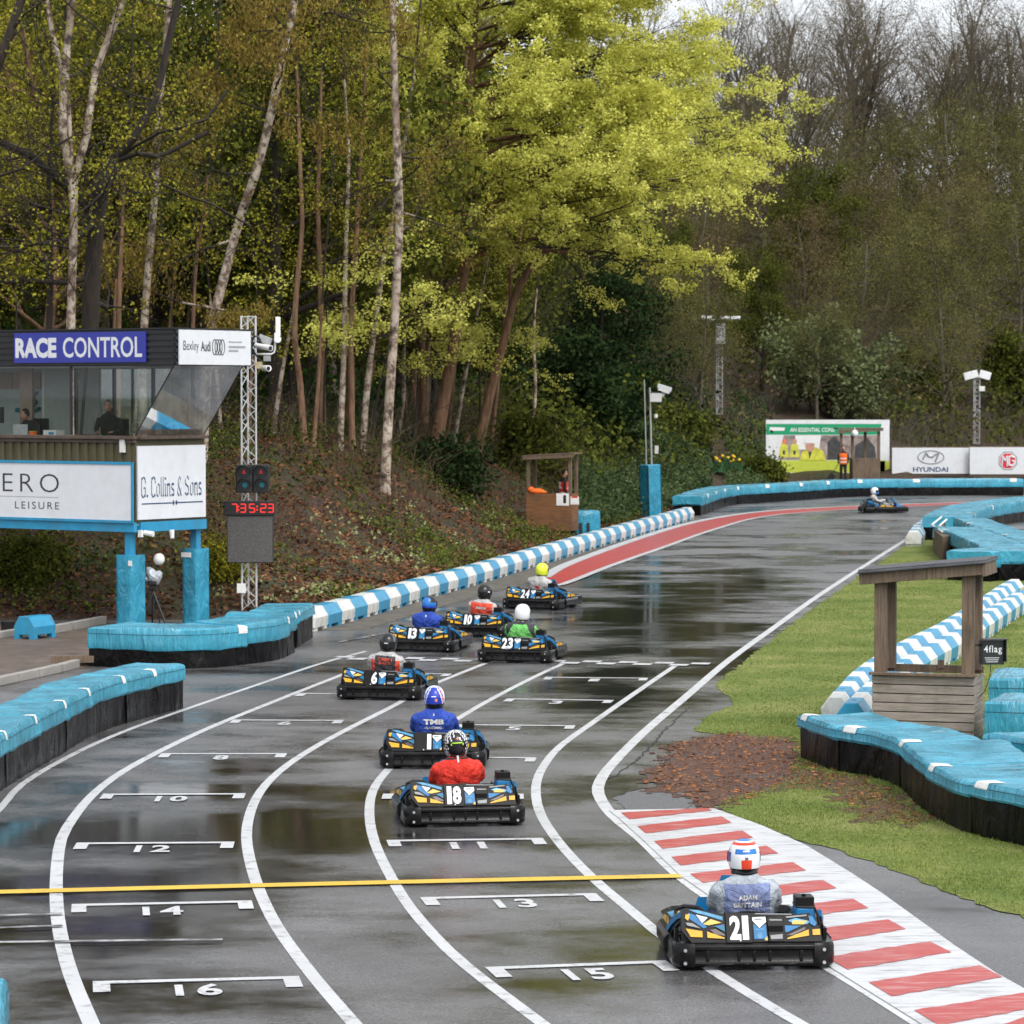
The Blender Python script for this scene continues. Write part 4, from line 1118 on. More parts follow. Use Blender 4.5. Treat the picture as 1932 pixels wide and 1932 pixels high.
# window band
mb = MB()
mb.add([(RX0, 0.0, 3.985), (0.0, 0.0, 3.985), (1.05, 0.0, 5.41), (RX0, 0.0, 5.41)], [(0, 1, 2, 3)])
mb.build("front_glass", M_GLASS, rc)
mb = MB(); mb.add([(0.012, 0.012, 3.985), (0.012, 2.55, 3.985), (1.062, 2.55, 5.41), (1.062, 0.012, 5.41)], [(0, 1, 2, 3)]); mb.build("side_glass", M_GLASS2, rc)
for geo in ((.016, [(.006, .006, 3.985), (1.056, .006, 5.41)]), (.014, [(.006, 2.55, 3.985), (1.056, 2.55, 5.41)]), (.035, [(-1.55, .1, 3.99), (-1.38, .1, 5.4)])):
    mb = MB(); mb.tube(geo[1], geo[0], 6); mb.build("window_bar", M_DARKFRAME, rc)
for x, y in ((-1.75, .02), (-3.9, .02), (-5.6, .02), (-3.6, 2.55), (-2.5, 2.55), (-1.4, 2.55), (-.3, 2.55)):
    mb = MB(); mb.box((x, y, 4.7), (.05, .05, 1.42)); mb.build("window_bar", M_DARKFRAME, rc)
mb = MB(); mb.box((RX0 / 2, 1.27, 5.395), (-RX0 - .1, 2.4, .02)); mb.build("ceiling", mat("white ceiling", (.75, .75, .73), .8), rc)
mb = MB(); mb.add([(-3.6, 2.57, 3.985), (-.02, 2.57, 3.985), (-.02, 2.57, 5.41), (-3.6, 2.57, 5.41)], [(0, 3, 2, 1)]); mb.build("rear_glass", M_GLASS, rc)
mb = MB(); mb.box(((RX0 - 3.74) / 2, 2.48, 4.35), (-RX0 - 3.74, .05, 2.1)); mb.box((-3.72, 1.98, 4.35), (.05, .95, 2.1)); mb.box((RX0 + .03, 1.3, 4.35), (.05, 2.3, 2.1)); mb.build("inner_wall", M_INNER, rc)
mb = MB(); mb.box((-4.15, 1.46, 4.35), (.36, .08, 2.1)); mb.build("pillar", mat("light timber pillar", (.36, .27, .21), .7, .1), rc)
# roof with black fascia
mb = MB(); mb.box(((RX0 + 1.12) / 2, 1.37, 5.775), (1.12 - RX0, 2.86, .73))
for k in range(6): mb.box(((RX0 + 1.12) / 2, -.075, 5.46 + k * .125), (1.12 - RX0, .03, .07))
for k in range(6): mb.box((1.135, 1.37, 5.46 + k * .125), (.03, 2.84, .07))
mb.box(((RX0 + 1.12) / 2, 1.37, 6.155), (1.2 - RX0, 2.98, .03))
mb.build("roof", M_BLACKR, rc)
mb = MB(); mb.box((-1.42, -.11, 5.79), (3.64, .03, .62)); f_ = mb.build("name_sign", M_SIGNBLUE, rc)
mb = MB(); put_text(mb, "RACE", (-3.20, -.128, 5.58), (1, 0, 0), (0, 0, 1), 1.16, .42, bold=.05); put_text(mb, "CONTROL", (-1.86, -.128, 5.58), (1, 0, 0), (0, 0, 1), 2.17, .42, bold=.016); mb.build("lettering", M_SIGNW, f_)
mb = MB(); mb.box((1.165, 1.37, 5.78), (.03, 2.66, .70)); f_ = mb.build("side_sign", M_SIGNW, rc)
M_INK = mat("dark ink", (0.03, 0.03, 0.035), .5); M_INKG = mat("grey ink", (0.28, 0.29, 0.31), .5)
mb = MB(); X_ = 1.184
put_text(mb, "Bexley", (X_, .18, 5.66), (0, 1, 0), (0, 0, 1), .56, .25, 0, bold=-.004); put_text(mb, "Audi", (X_, .82, 5.70), (0, 1, 0), (0, 0, 1), .36, .21, 0, bold=.015)
for k in range(4): 
    cy_ = 1.33 + k * .095
    mb.tube([(X_, cy_ + .085 * math.cos(a), 5.79 + .155 * math.sin(a)) for a in np.linspace(0, 2 * np.pi, 20, endpoint=False)], .010, 5, 0, closed=True)
for k, (l, z, hh) in enumerate(((.60, 5.90, .030), (.74, 5.80, .045), (.40, 5.72, .04))):
    y_ = 1.86; r_ = random.Random(k)
    while y_ < 1.86 + l * .8:
        dl = r_.uniform(.02, .05); mb.box((X_, y_ + dl / 2, z), (.002, dl, hh), 1); y_ += dl + .014
mb.build("lettering", [M_INK, M_INKG], f_)
# advertising boards below the windows
mb = MB(); mb.box((-3.32, -.055, 2.835), (6.6, .03, 1.16)); f_ = mb.build("front_board", M_SIGNW, rc)
mb = MB(); mb.box((-3.32, -.075, 3.43), (6.66, .035, .055)); mb.box((-3.32, -.075, 2.24), (6.66, .035, .055)); mb.box((-.01, -.075, 2.835), (.05, .035, 1.24)); mb.build("blue_frame", M_BLUEST, f_)
mb = MB(); put_text(mb, "ERO", (-3.63, -.073, 2.80), (1, 0, 0), (0, 0, 1), 1.60, .385, 0, bold=-.012, spacing=1.3)
put_text(mb, "LEISURE", (-3.28, -.073, 2.45), (1, 0, 0), (0, 0, 1), 1.25, .15, 0, spacing=1.35); mb.box((-4.3, -.071, 2.70), (4.5, .003, .012), 1); mb.build("lettering", [M_INK, M_INKG], f_)
mb = MB(); mb.box((.035, 1.30, 3.03), (.04, 2.50, 1.50)); f_ = mb.build("side_board", M_SIGNW, rc)
mb = MB(); X_ = .058
# broad-nib black-letter strokes: every stroke is a chain of slanted nib quads
NIB = Vector((.07, .07)) 
BLK = {
 'o': (.44, [[(.08, .12), (.08, .55), (.24, .66)], [(.20, .02), (.36, .12), (.36, .55)], [(.08, .12), (.20, .02)], [(.24, .66), (.36, .55)]]),
 'l': (.22, [[(.10, .98), (.10, .10), (.20, .02)]]),
 'i': (.22, [[(.04, .60), (.10, .62), (.10, .10), (.20, .02)], [(.08, .86), (.13, .92)]]),
 'n': (.48, [[(.04, .60), (.10, .62), (.10, .08), (.16, .02)], [(.10, .52), (.26, .66), (.36, .56), (.36, .08), (.44, .02)]]),
 's': (.40, [[(.32, .56), (.22, .66), (.08, .54), (.10, .40), (.30, .30), (.33, .16), (.20, .02), (.06, .12)]]),
 'C': (.56, [[(.48, .84), (.36, .97), (.22, .97), (.10, .84), (.10, .16), (.22, .02), (.36, .02), (.48, .16)], [(.48, .80), (.50, .66)]]),
 'S': (.58, [[(.48, .80), (.32, .98), (.10, .82), (.12, .60), (.42, .44), (.46, .20), (.28, .02), (.06, .16)]]),
 'G': (.62, [[(.50, .84), (.38, .97), (.22, .97), (.10, .84), (.10, .16), (.22, .02), (.40, .02), (.50, .14), (.50, .46), (.32, .46)], [(.50, .82), (.52, .68)]]),
 '&': (.60, [[(.50, .02), (.16, .60), (.18, .88), (.32, .96), (.40, .80), (.14, .42), (.08, .20), (.20, .02), (.38, .10), (.50, .40)]]),
 '.': (.22, [[(.07, .05), (.11, .09)]]), ' ': (.22, [])}
def blackletter(word, y0, z0, wid, hgt_):
    tot = sum(BLK[c_][0] for c_ in word); x_ = 0
    for c_ in word:
        adv, strokes = BLK[c_]
        for st_ in strokes:
            for (ax, az), (bx, bz) in zip(st_[:-1], st_[1:]):
                q4 = [(ax - NIB.x / 2, az - NIB.y / 2), (ax + NIB.x / 2, az + NIB.y / 2), (bx + NIB.x / 2, bz + NIB.y / 2), (bx - NIB.x / 2, bz - NIB.y / 2)]
                mb.add([(X_, y0 + (x_ + px_) / tot * wid, z0 + pz_ * hgt_) for px_, pz_ in q4], [(0, 1, 2, 3)])
                if abs((bx - ax) - (bz - az)) < .03: mb.box((X_, y0 + (x_ + (ax + bx) / 2) / tot * wid, z0 + (az + bz) / 2 * hgt_), (.003, .05, .05))
        x_ += adv
blackletter("G. Collins & Sons", .13, 2.73, 2.27, .42)
mb.box((X_, .72, 2.60), (.004, 1.1, .025)); mb.box((X_, 1.93, 2.60), (.004, 1.0, .025))
for y_ in (1.33, 1.44): mb.add([(X_ + .002, y_, 2.66), (X_ + .002, y_ + .05, 2.60), (X_ + .002, y_, 2.54), (X_ + .002, y_ - .05, 2.60)], [(3, 2, 1, 0)])
mb.build("lettering", M_NAVY, f_)
mb = MB(); mb.box((-.28, -.06, 3.80), (.13, .06, .30)); mb.build("white_box", M_TAG, rc)
mb = MB(); mb.box((.06, .12, 2.0), (.10, .06, .14)); mb.cyl((.1, .2, 2.02), (.32, .24, 1.99), .05, .06, 10); mb.cyl((.25, 1.0, 2.05), (.28, .98, 1.88), .06, .045, 10); mb.build("security_camera", M_TAG, rc)
# padding round the posts: slipped over them, separate pads
for k, (x, y, w_, h_) in enumerate(((-.25, .17, .46, 1.56), (-.15, 2.44, .43, 1.62))):
    p = rcw(x, y, 0); r = empty("post_padding", p, -TH)
    tag(r, ("wide blue vinyl pad strapped round the front tower post" if k == 0 else "blue vinyl pad with a white label round the rear tower post"), "padding")
    mb = MB(); n_ = 14
    rings = []
    for j in range(n_ + 1):
        z = .01 + (h_ - .01) * j / n_
        ring = []
        for a in np.linspace(0, 2 * np.pi, 28, endpoint=False):
            c_, s_1 = math.cos(a), math.sin(a); rr_ = .5 * w_ / max(abs(c_), abs(s_1)) 
            q_ = Vector((c_ * min(rr_, w_ * .66), s_1 * min(rr_, w_ * .66), z)); q_ *= 1 ; wv = 1 + .018 * vnoise(q_ + Vector((k * 5, 0, 0)), 4.5)
            ring.append(Vector((q_.x * wv, q_.y * wv, z)))
        rings.append(ring)
    mb.rings(rings); mb.build("cover", M_BLUEPAD, r, smooth=45)
    mb = MB(); mb.box((w_ * .5 * (.1 if k == 0 else -.3) + (.18 if k == 0 else 0), -w_ * .5 - .012, h_ - .16 if k == 0 else h_ - .13), (.10 if k == 0 else .26, .01, .11 if k == 0 else .1)); mb.build("label_tag", M_TAG, r)
    mb = MB(); mb.box((-w_ * .36, -w_ * .5 - .008, h_ / 2), (.012, .012, h_ - .06)); mb.build("seam", mat("dark teal seam", (.01, .1, .15), .6), r)

# inside the cabin
dk = empty("desk", rcw(-2.9, .62, 3.29), -TH); tag(dk, "long desk running behind the cabin window", "desk")
mb = MB(); mb.box((0, 0, .66), (5.6, .7, .04)); mb.build("desktop", mat("desk laminate", (.20, .17, .14), .5), dk)
for x in (-2.6, 0, 2.6):
    mb = MB(); mb.box((x, 0, .32), (.05, .6, .64)); mb.build("leg", M_DARKFRAME, dk)
def desk_item(name, x, y, label, cat, parts, rz=0.0):
    r = empty(name, rcw(x, y, 3.97), -TH + rz); tag(r, label, cat)
    for nm, m_, boxes in parts:
        mb = MB()
        for c_, s_1 in boxes: mb.box(c_, s_1)
        mb.build(nm, m_, r)
    return r
M_SCREEN = mat("dark screen", (.015, .017, .02), .2)
desk_item("monitor", -4.55, .75, "black monitor on the desk at the left end of the cabin", "monitor", (("bezel", M_BLACKP, [((0, 0, .42), (.55, .05, .34)), ((0, .03, .14), (.05, .05, .26)), ((0, 0, .01), (.22, .16, .02))]), ("screen", M_SCREEN, [((0, .028, .42), (.50, .004, .29))])))
desk_item("laptop", -3.55, .55, "open pale laptop before the bent over person in the cabin", "laptop", (("lid", M_GALV, [((0, -.1, .12), (.34, .02, .22))]), ("keyboard_base", M_GALV, [((0, .05, .012), (.34, .24, .02))])), rad(15))
desk_item("document_tray", -2.62, .5, "white paper tray with a blue tag on the cabin desk", "tray", (("tray", M_TAG, [((0, 0, .06), (.36, .26, .11))]), ("blue_tag", M_BLUEST, [((.05, -.135, .05), (.14, .006, .05))])))
desk_item("yellow_box", -3.15, .42, "little yellow box on the cabin desk", "box", (("box", M_ORANGE, [((0, 0, .04), (.13, .1, .07))]), ("lid", mat("yellow card", (.7, .45, .03), .6), [((0, 0, .084), (.135, .105, .016))])))
o = MB(); 
for k in range(3): o.box((k * .42, 0, 0), (.37, .012, .36))
o = o.build("pinned_notices", M_PINB, loc=rcw(-5.55, 2.42, 5.13)); o.rotation_euler = (0, 0, -TH); tag(o, "three light brown notices pinned high on the cabin back wall", "notices")
o = MB(); o.tube([(0, 0, 0), (.1, 0, .12), (.0, 0, .22), (.12, 0, .33)], .03, 5); o.tube([(-.5, 0, -.06), (-.05, 0, -.06)], .05, 5); o.tube([(-.03, 0, -.1), (.2, 0, -.02)], .04, 5)
o = o.build("wall_emblem", mat("teal emblem", (.03, .22, .27), .6), loc=rcw(-4.75, 2.42, 4.55)); o.rotation_euler = (0, 0, -TH); tag(o, "teal emblem painted on the cabin back wall", "emblem")
hm = empty("spare_helmet", rcw(-.25, 1.75, 3.985), -TH); tag(hm, "spare white helmet lying inside the slanted cabin window", "helmet")
mb = MB(); mb.ellipsoid((0, 0, .14), (.13, .15, .14), 16, 10); mb.build("shell", M_TAG, hm, smooth=True)
mb = MB(); mb.box((0, -.11, .14), (.2, .1, .09)); mb.build("visor", M_BLACKP, hm, bevel=.03)

# ------------------------------------------------------------------ cameras and aerial on the far roof corner
cc = empty("camera_bracket", P(484, 668, 65.6)); tag(cc, "white pipe bracket with security cameras and flat aerial on the cabin roof corner", "camera bracket")
pl_ = lambda px, py, dz=0: P(px, py, 65.6 + dz) - cc.location
mb = MB(); mb.tube([pl_(484, 668), pl_(512, 668), pl_(517, 665), pl_(519, 658), pl_(519, 628)], .018, 8); mb.build("pipe", M_TAG, cc, smooth=True)
mb = MB(); mb.box((pl_(524.5, 616)), (.10, .05, .40)); mb.build("aerial", M_TAG, cc, bevel=.01)
mb = MB(); mb.cyl(pl_(524, 640, -.1), pl_(524, 640, .05), .075, n=14); mb.build("round_aerial", M_TAG, cc, smooth=True)
for a, b_ in (((483, 652), (511, 657)), ((496, 694), (507, 695))):
    mb = MB(); mb.cyl(pl_(*a), pl_(b_[0], b_[1], -.35), .055, .065, 12); mb.cyl(pl_(b_[0] - 1, b_[1], -.36), pl_(b_[0], b_[1], -.37), .045, n=10, mi=1); mb.build("security_camera", [M_TAG, M_BLACKP], cc, smooth=True)
mb = MB(); mb.box(pl_(500, 641, .15), (.28, .04, .16), M=Matrix.Rotation(rad(20), 3, 'Y')); mb.box(pl_(504, 676, .15), (.15, .04, .12)); mb.build("mounting_plate", M_GALV, cc)
mb = MB()
for k in range(3): mb.tube([pl_(482 + 9 * math.cos(a) + k, 651 + 17 * math.sin(a), .08 + .02 * k) for a in np.linspace(0, 6.28, 18, endpoint=False)], .018, 5, closed=True)
mb.tube([pl_(478, 660), pl_(484, 672), pl_(496, 684)], .015, 5); mb.build("cable_coil", M_BLACKP, cc)
mb = MB(); mb.box(pl_(488, 689), (.15, .06, .14)); mb.build("yellow_label", mat("cream label", (.55, .48, .28), .6, .25, 12), cc)

# ------------------------------------------------------------------ lattice tower with signals, clock and screen
pt = TP(471, 1146); Zt = pt.y
tw = empty("lattice_tower", pt); tag(tw, "pale triangular lattice tower carrying the lights clock and screen", "lattice tower")
zt = P(471, 596, Zt).z
mb = MB(); lattice(mb, .31, zt - pt.z + .3, .022, 26, -.3, .010); mb.build("lattice", mat("pale lattice steel", (.60, .61, .61), .4, .06, metal=.3), tw)
mb = MB(); mb.box((-.16, -.15, .42), (.19, .12, .2)); mb.build("junction_box", M_TAG, tw)
kt = Zt / 5950.0
def tloc(px, py, dy=0.0): return P(px, py, Zt + dy)
M_LRED = emit_mat("red signal lens", (.9, .02, .04), .5); M_LTEAL = emit_mat("teal signal lens", (.0, .25, .32), .25); M_LENS = mat("dark lens", (.01, .012, .014), .15)
for px, l in ((461, "left"), (493, "right")):
    p = tloc(px, 903, -.42); r = empty("traffic_light", p); tag(r, "%s hand black signal head on the lattice tower, red and teal lenses" % l, "traffic light", "signal heads on the lattice tower")
    w_ = 31 * kt; h_ = 53 * kt
    mb = MB(); mb.box((0, 0, 0), (w_, .16, h_)); mb.build("housing", M_BLACKP, r, bevel=.02)
    for z, m_ in ((h_ * .25, M_LRED), (-h_ * .22, M_LTEAL)):
        mb = MB(); mb.cyl((0, -.075, z), (0, -.10, z), .125, n=20); ln = mb.build("lens", M_LENS, r)
        mb = MB()
        if z > 0:
            for a in (0, 1, 2): mb.box((.0, -.103, z - .03 + a * .03), (.075 - .02 * a, .004, .018))
        else: mb.cyl((.02, -.10, z), (.02, -.106, z), .055, n=12)
        mb.build("lit_symbol", m_, ln)
        mb = MB(); n_ = 13; rings = []
        vs = []; fs = []
        for j in range(n_):
            a = rad(-20 + 220 * j / (n_ - 1)); vs += [(.14 * math.cos(a), -.08, z + .14 * math.sin(a)), (.135 * math.cos(a), -.08 - .22 * max(.25, math.sin(a)), z + .135 * math.sin(a))]
            if j: fs.append((2*j - 2, 2*j - 1, 2*j + 1, 2*j))
        mb.add(vs, fs); hd_ = mb.build("hood", M_BLACKP, r); sm = hd_.modifiers.new("solid", 'SOLIDIFY'); sm.thickness = .008
p = tloc(471.5, 958.5, -.30); r = empty("race_clock", p); tag(r, "black race clock with red glowing digits below the signals", "clock")
w_, h_ = 96 * kt, 27 * kt
mb = MB(); mb.box((0, 0, 0), (w_, .14, h_)); mb.build("housing", M_BLACKP, r, bevel=.01)
SEG = {'7': 'abc', '3': 'abgcd', '5': 'afgcd', '2': 'abged'}
mb = MB()
def seg7(ch, x, z, w, h):
    t = h * .12
    pos = {'a': (0, h / 2, w, t), 'g': (0, 0, w, t), 'd': (0, -h / 2, w, t), 'b': (w / 2, h / 4, t, h / 2), 'c': (w / 2, -h / 4, t, h / 2), 'f': (-w / 2, h / 4, t, h / 2), 'e': (-w / 2, -h / 4, t, h / 2)}
    for s_1 in SEG[ch]:
        px, pz, sx, sz = pos[s_1]; mb.box((x + px, -.075, z + pz), (sx, .008, sz))
sx = lambda px: (px - 471.5) * kt
for ch_, px in zip("73523", (443, 459, 476, 497, 511)): seg7(ch_, sx(px), .0, 9.5 * kt, 15 * kt)
for px in (450.5, 485.5):
    for dz in (-.035, .035): mb.box((sx(px), -.075, dz), (.03, .008, .03))
mb.build("digits", emit_mat("red glowing digits", (1.0, .03, .02), 1.3), r)
p = tloc(472, 1017, -.30); r = empty("display_panel", p); tag(r, "dark unlit square display panel under the race clock", "display")
w_, h_ = 88 * kt, 90 * kt
mb = MB(); mb.box((0, .03, 0), (w_, .10, h_)); mb.build("housing", M_BLACKP, r, bevel=.008)
mdp = mat("unlit display face", (.085, .082, .078), .6, .35, 30, .4, 60)
mb = MB(); mb.box((0, -.023, 0), (w_ - .04, .006, h_ - .04)); mb.build("screen", mdp, r)

# ------------------------------------------------------------------ small things at the tower foot
p = G(289, 1188); tp = empty("camera_tripod", (p.x, p.y, 0)); tag(tp, "black camera tripod standing between the two blue padded posts", "tripod")
for a in (100, 215, 335):
    mb = MB(); mb.tube([(0, 0, .78), (.36 * math.cos(rad(a)), .36 * math.sin(rad(a)), .0)], [.03, .018], 6); mb.build("leg", M_BLACKP, tp)
mb = MB(); mb.cyl((0, 0, .3), (0, 0, .86), .03, n=8); mb.box((0, 0, .88), (.14, .14, .06)); mb.build("column", M_BLACKP, tp)
cvr = empty("video_camera", (p.x, p.y, .91)); tag(cvr, "video camera under a crumpled clear rain cover on the tripod", "video camera")
mb = MB(); mb.box((0, 0, .10), (.18, .34, .16)); mb.cyl((-.12, -.05, .12), (-.26, -.1, .2), .05, n=10); mb.build("camera_body", M_BLACKP, cvr, bevel=.02)
mb = MB(); mb.ellipsoid((0, 0, .17), (.20, .22, .15), 14, 9, M=Matrix.Rotation(.5, 3, 'Y'))
mb.v = [tuple(Vector(v_) * (1 + .35 * vnoise(v_, 7))) for v_ in mb.v]; mb.build("rain_cover", mat("crumpled clear plastic", (.42, .45, .48), .2, .3, 14), cvr)
gl = empty("globe_light", (p.x + .10, p.y + .25, 0)); tag(gl, "white globe on a thin stand beside the camera tripod", "globe light")
zg = P(296.5, 1055, p.y + .25).z
mb = MB(); mb.cyl((0, 0, 0), (0, 0, zg - .1), .014, n=6); mb.box((0, 0, .01), (.3, .3, .02)); mb.build("stand", M_BLACKP, gl)
mb = MB(); mb.ellipsoid((0, 0, zg), (.118, .118, .125), 20, 12); mb.build("globe", M_TAG, gl, smooth=True)
# loose blue plastic barrier piece and black tub on the left
p = G(66, 1204); bb = empty("barrier_block", (p.x, p.y, 0), rad(-28)); tag(bb, "loose blue plastic barrier piece standing alone left of the tower posts", "barrier block")
mb = MB(); pr = [(-.24, .08), (-.25, .25), (-.13, .45), (.13, .45), (.25, .25), (.24, .08)]
mb.rings([[Vector((y, x, z)) for y, z in pr] for x in (-.36, .36)])
mb.build("body", M_PB, bb, bevel=.015)
for sx_ in (-.18, .18):
    for sy in (-.3, .3):
        mb = MB(); mb.box((sx_, sy, .045), (.12, .12, .09)); mb.build("foot", M_PB, bb)
p = G(21, 1193); o = MB(); o.rings([[Vector((.21 * s_1 * math.copysign(abs(math.cos(a)) ** .6, math.cos(a)), .17 * s_1 * math.copysign(abs(math.sin(a)) ** .6, math.sin(a)), z)) for a in np.linspace(0, 6.283, 20, endpoint=False)] for z, s_1 in ((0, .9), (.2, 1), (.22, 1.05), (.21, .95), (.06, .85))])
o = o.build("black_tub", M_BLACKP, smooth=True, loc=p); tag(o, "low black tub beside the loose blue barrier piece", "tub")
M_CONC = mat("kerb concrete", (0.30, 0.285, 0.26), .8, .15, 5, .4, 40, dirt=(.12, .10, .08), dscale=3)
def kerb_row(pts, L, h, label, grp):
    c = curve(pts, .2); d = [0]
    for a, b_ in zip(c[:-1], c[1:]): d.append(d[-1] + (b_ - a).length)
    n_ = max(1, int(d[-1] / L))
    for k in range(n_):
        i = min(int(np.searchsorted(d, k * L)), len(c) - 1); j = min(int(np.searchsorted(d, (k + 1) * L)), len(c) - 1); a, b_ = c[i], c[j]
        t = (b_ - a).normalized(); mb = MB(); mb.box((0, 0, h / 2), ((b_ - a).length - .012, .14, h)); o = mb.build("kerbstone", M_CONC, bevel=.015, loc=(a + b_) / 2)
        o.rotation_euler = (0, 0, math.atan2(t.y, t.x)); tag(o, label % nth(k + 1), "kerbstone", grp)
kerb_row(gp([(-60, 1306), (0, 1293), (70, 1278), (130, 1264), (158, 1256)]), .92, .15, "pale kerbstone edging the paved strip, %s from the left", "kerbstones of the front edge")
kerb_row(gp([(96, 1196), (150, 1186), (196, 1177)]), .9, .17, "dirty kerbstone at the foot of the bank, %s from the left", "kerbstones under the bank")
kerb_row(gp([(-60, 1212), (-5, 1205), (40, 1198)]), .9, .14, "kerbstone behind the loose blue piece, %s from the left", "kerbstones of the side path")
p = G(142, 1257); o = MB(); o.box((0, 0, .13), (.85, .2, .12)); o.box((.1, .25, .06), (.9, .18, .12))
o = o.build("timber_baulks", M_POST, loc=p); o.rotation_euler = (0, 0, rad(8)); tag(o, "dark timber baulks beside the rounded end of the middle barrier", "timber baulks")
# ================================================================== KART
def zp(px, py): return ((px - 957) / 928.0, .235 + (1130 - py) / 928.0)
def slope_y(z): return -.225 + max(0, z - .23) * .55
M_KBLK = mat("kart black plastic", (0.006, 0.006, 0.0065), .2, .3, 8, .1, 50, spec=.22, dirt=(.035, .032, .028), dscale=7, damt=.35)
M_KBLK2 = mat("kart matt black", (0.007, 0.007, 0.0075), .4, .2, 8, spec=.18)
M_KBLUE = mat("kart blue", (0.007, 0.155, 0.37), .35, .08, spec=.3, dirt=(.06, .065, .07), dscale=7, damt=.6)
M_KLBLUE = mat("kart pale blue print", (0.07, 0.27, 0.46), .35, .5, 9, spec=.3)
M_KTEAL = mat("kart teal print", (0.010, 0.15, 0.25), .35, .1, spec=.3)
M_KYEL = mat("kart yellow", (0.66, 0.36, 0.012), .35, .08, spec=.3, dirt=(.22, .16, .08), dscale=7, damt=.6)
M_KYEL2 = mat("kart pale yellow", (0.66, 0.45, 0.10), .35, .08, spec=.3)
M_KBRN = mat("kart brown print", (0.055, 0.032, 0.032), .3, .1)
M_KGREY = mat("kart grey", (0.20, 0.21, 0.22), .35, .15)
M_KWHITE = mat("kart white print", (0.74, 0.75, 0.76), .35, .05)
M_BOLT = mat("bolt steel", (0.55, 0.55, 0.56), .3, .1, metal=.8)
M_TYRE = mat("kart tyre rubber", (0.013, 0.013, 0.013), .7, .2, 12, .4, 60)
M_RIM = mat("kart rim alloy", (0.35, 0.35, 0.36), .35, .1, metal=.7)
PANEL_M = [M_KBLK2, M_KBLUE, M_KLBLUE, M_KTEAL, M_KYEL, M_KYEL2, M_KBRN, M_KGREY, M_KWHITE]
def panel_polys(mb, base, polys):
    def pt(px, py, lift):
        x, z = zp(px, py); return Vector((x, slope_y(z) - lift, z + lift * .4))
    n = len(base)
    vs = [pt(*p, 0) for p in base]; bk = [v + Vector((0, .09, -.02)) for v in vs]
    mb.add(vs + bk, [tuple(range(n - 1, -1, -1)), tuple(range(n, 2 * n))] + [(i, (i + 1) % n, n + (i + 1) % n, n + i) for i in range(n)], 0)
    for k, (mi, ps) in enumerate(polys):
        cx = sum(p[0] for p in ps) / len(ps); cy = sum(p[1] for p in ps) / len(ps)
        if mi != 8: ps = [(cx + (x - cx) * .90, cy + (y - cy) * .82) for x, y in ps]
        vs = [pt(*p, .004 + .0012 * k) for p in ps]
        a = sum((ps[i][0] * ps[(i + 1) % len(ps)][1] - ps[(i + 1) % len(ps)][0] * ps[i][1]) for i in range(len(ps)))
        mb.add(vs if a < 0 else vs[::-1], [tuple(range(len(vs)))], mi)
def wrap_path(hw, y_rear, y_front, rc, n=7):
    """U-shaped bumper path seen from above, open to the front"""
    pts = [Vector((-hw, y_front, 0))]
    for k in range(n + 1):
        a = math.pi + (math.pi / 2) * k / n; pts.append(Vector((-hw + rc + rc * math.cos(a), y_rear + rc + rc * math.sin(a), 0)))
    for k in range(n + 1):
        a = 1.5 * math.pi + (math.pi / 2) * k / n; pts.append(Vector((hw - rc + rc * math.cos(a), y_rear + rc + rc * math.sin(a), 0)))
    pts.append(Vector((hw, y_front, 0))); return pts
def band(mb, path, prof, mi=0):
    """sweep a closed (outwards, z) profile along the path; outward is to the right of the travel direction"""
    rings = []
    for i, p in enumerate(path):
        t = path[min(i + 1, len(path) - 1)] - path[max(i - 1, 0)]; t.normalize(); nr = Vector((t.y, -t.x, 0))
        rings.append([p + nr * o + Vector((0, 0, z)) for o, z in prof])
    mb.rings(rings, mi)
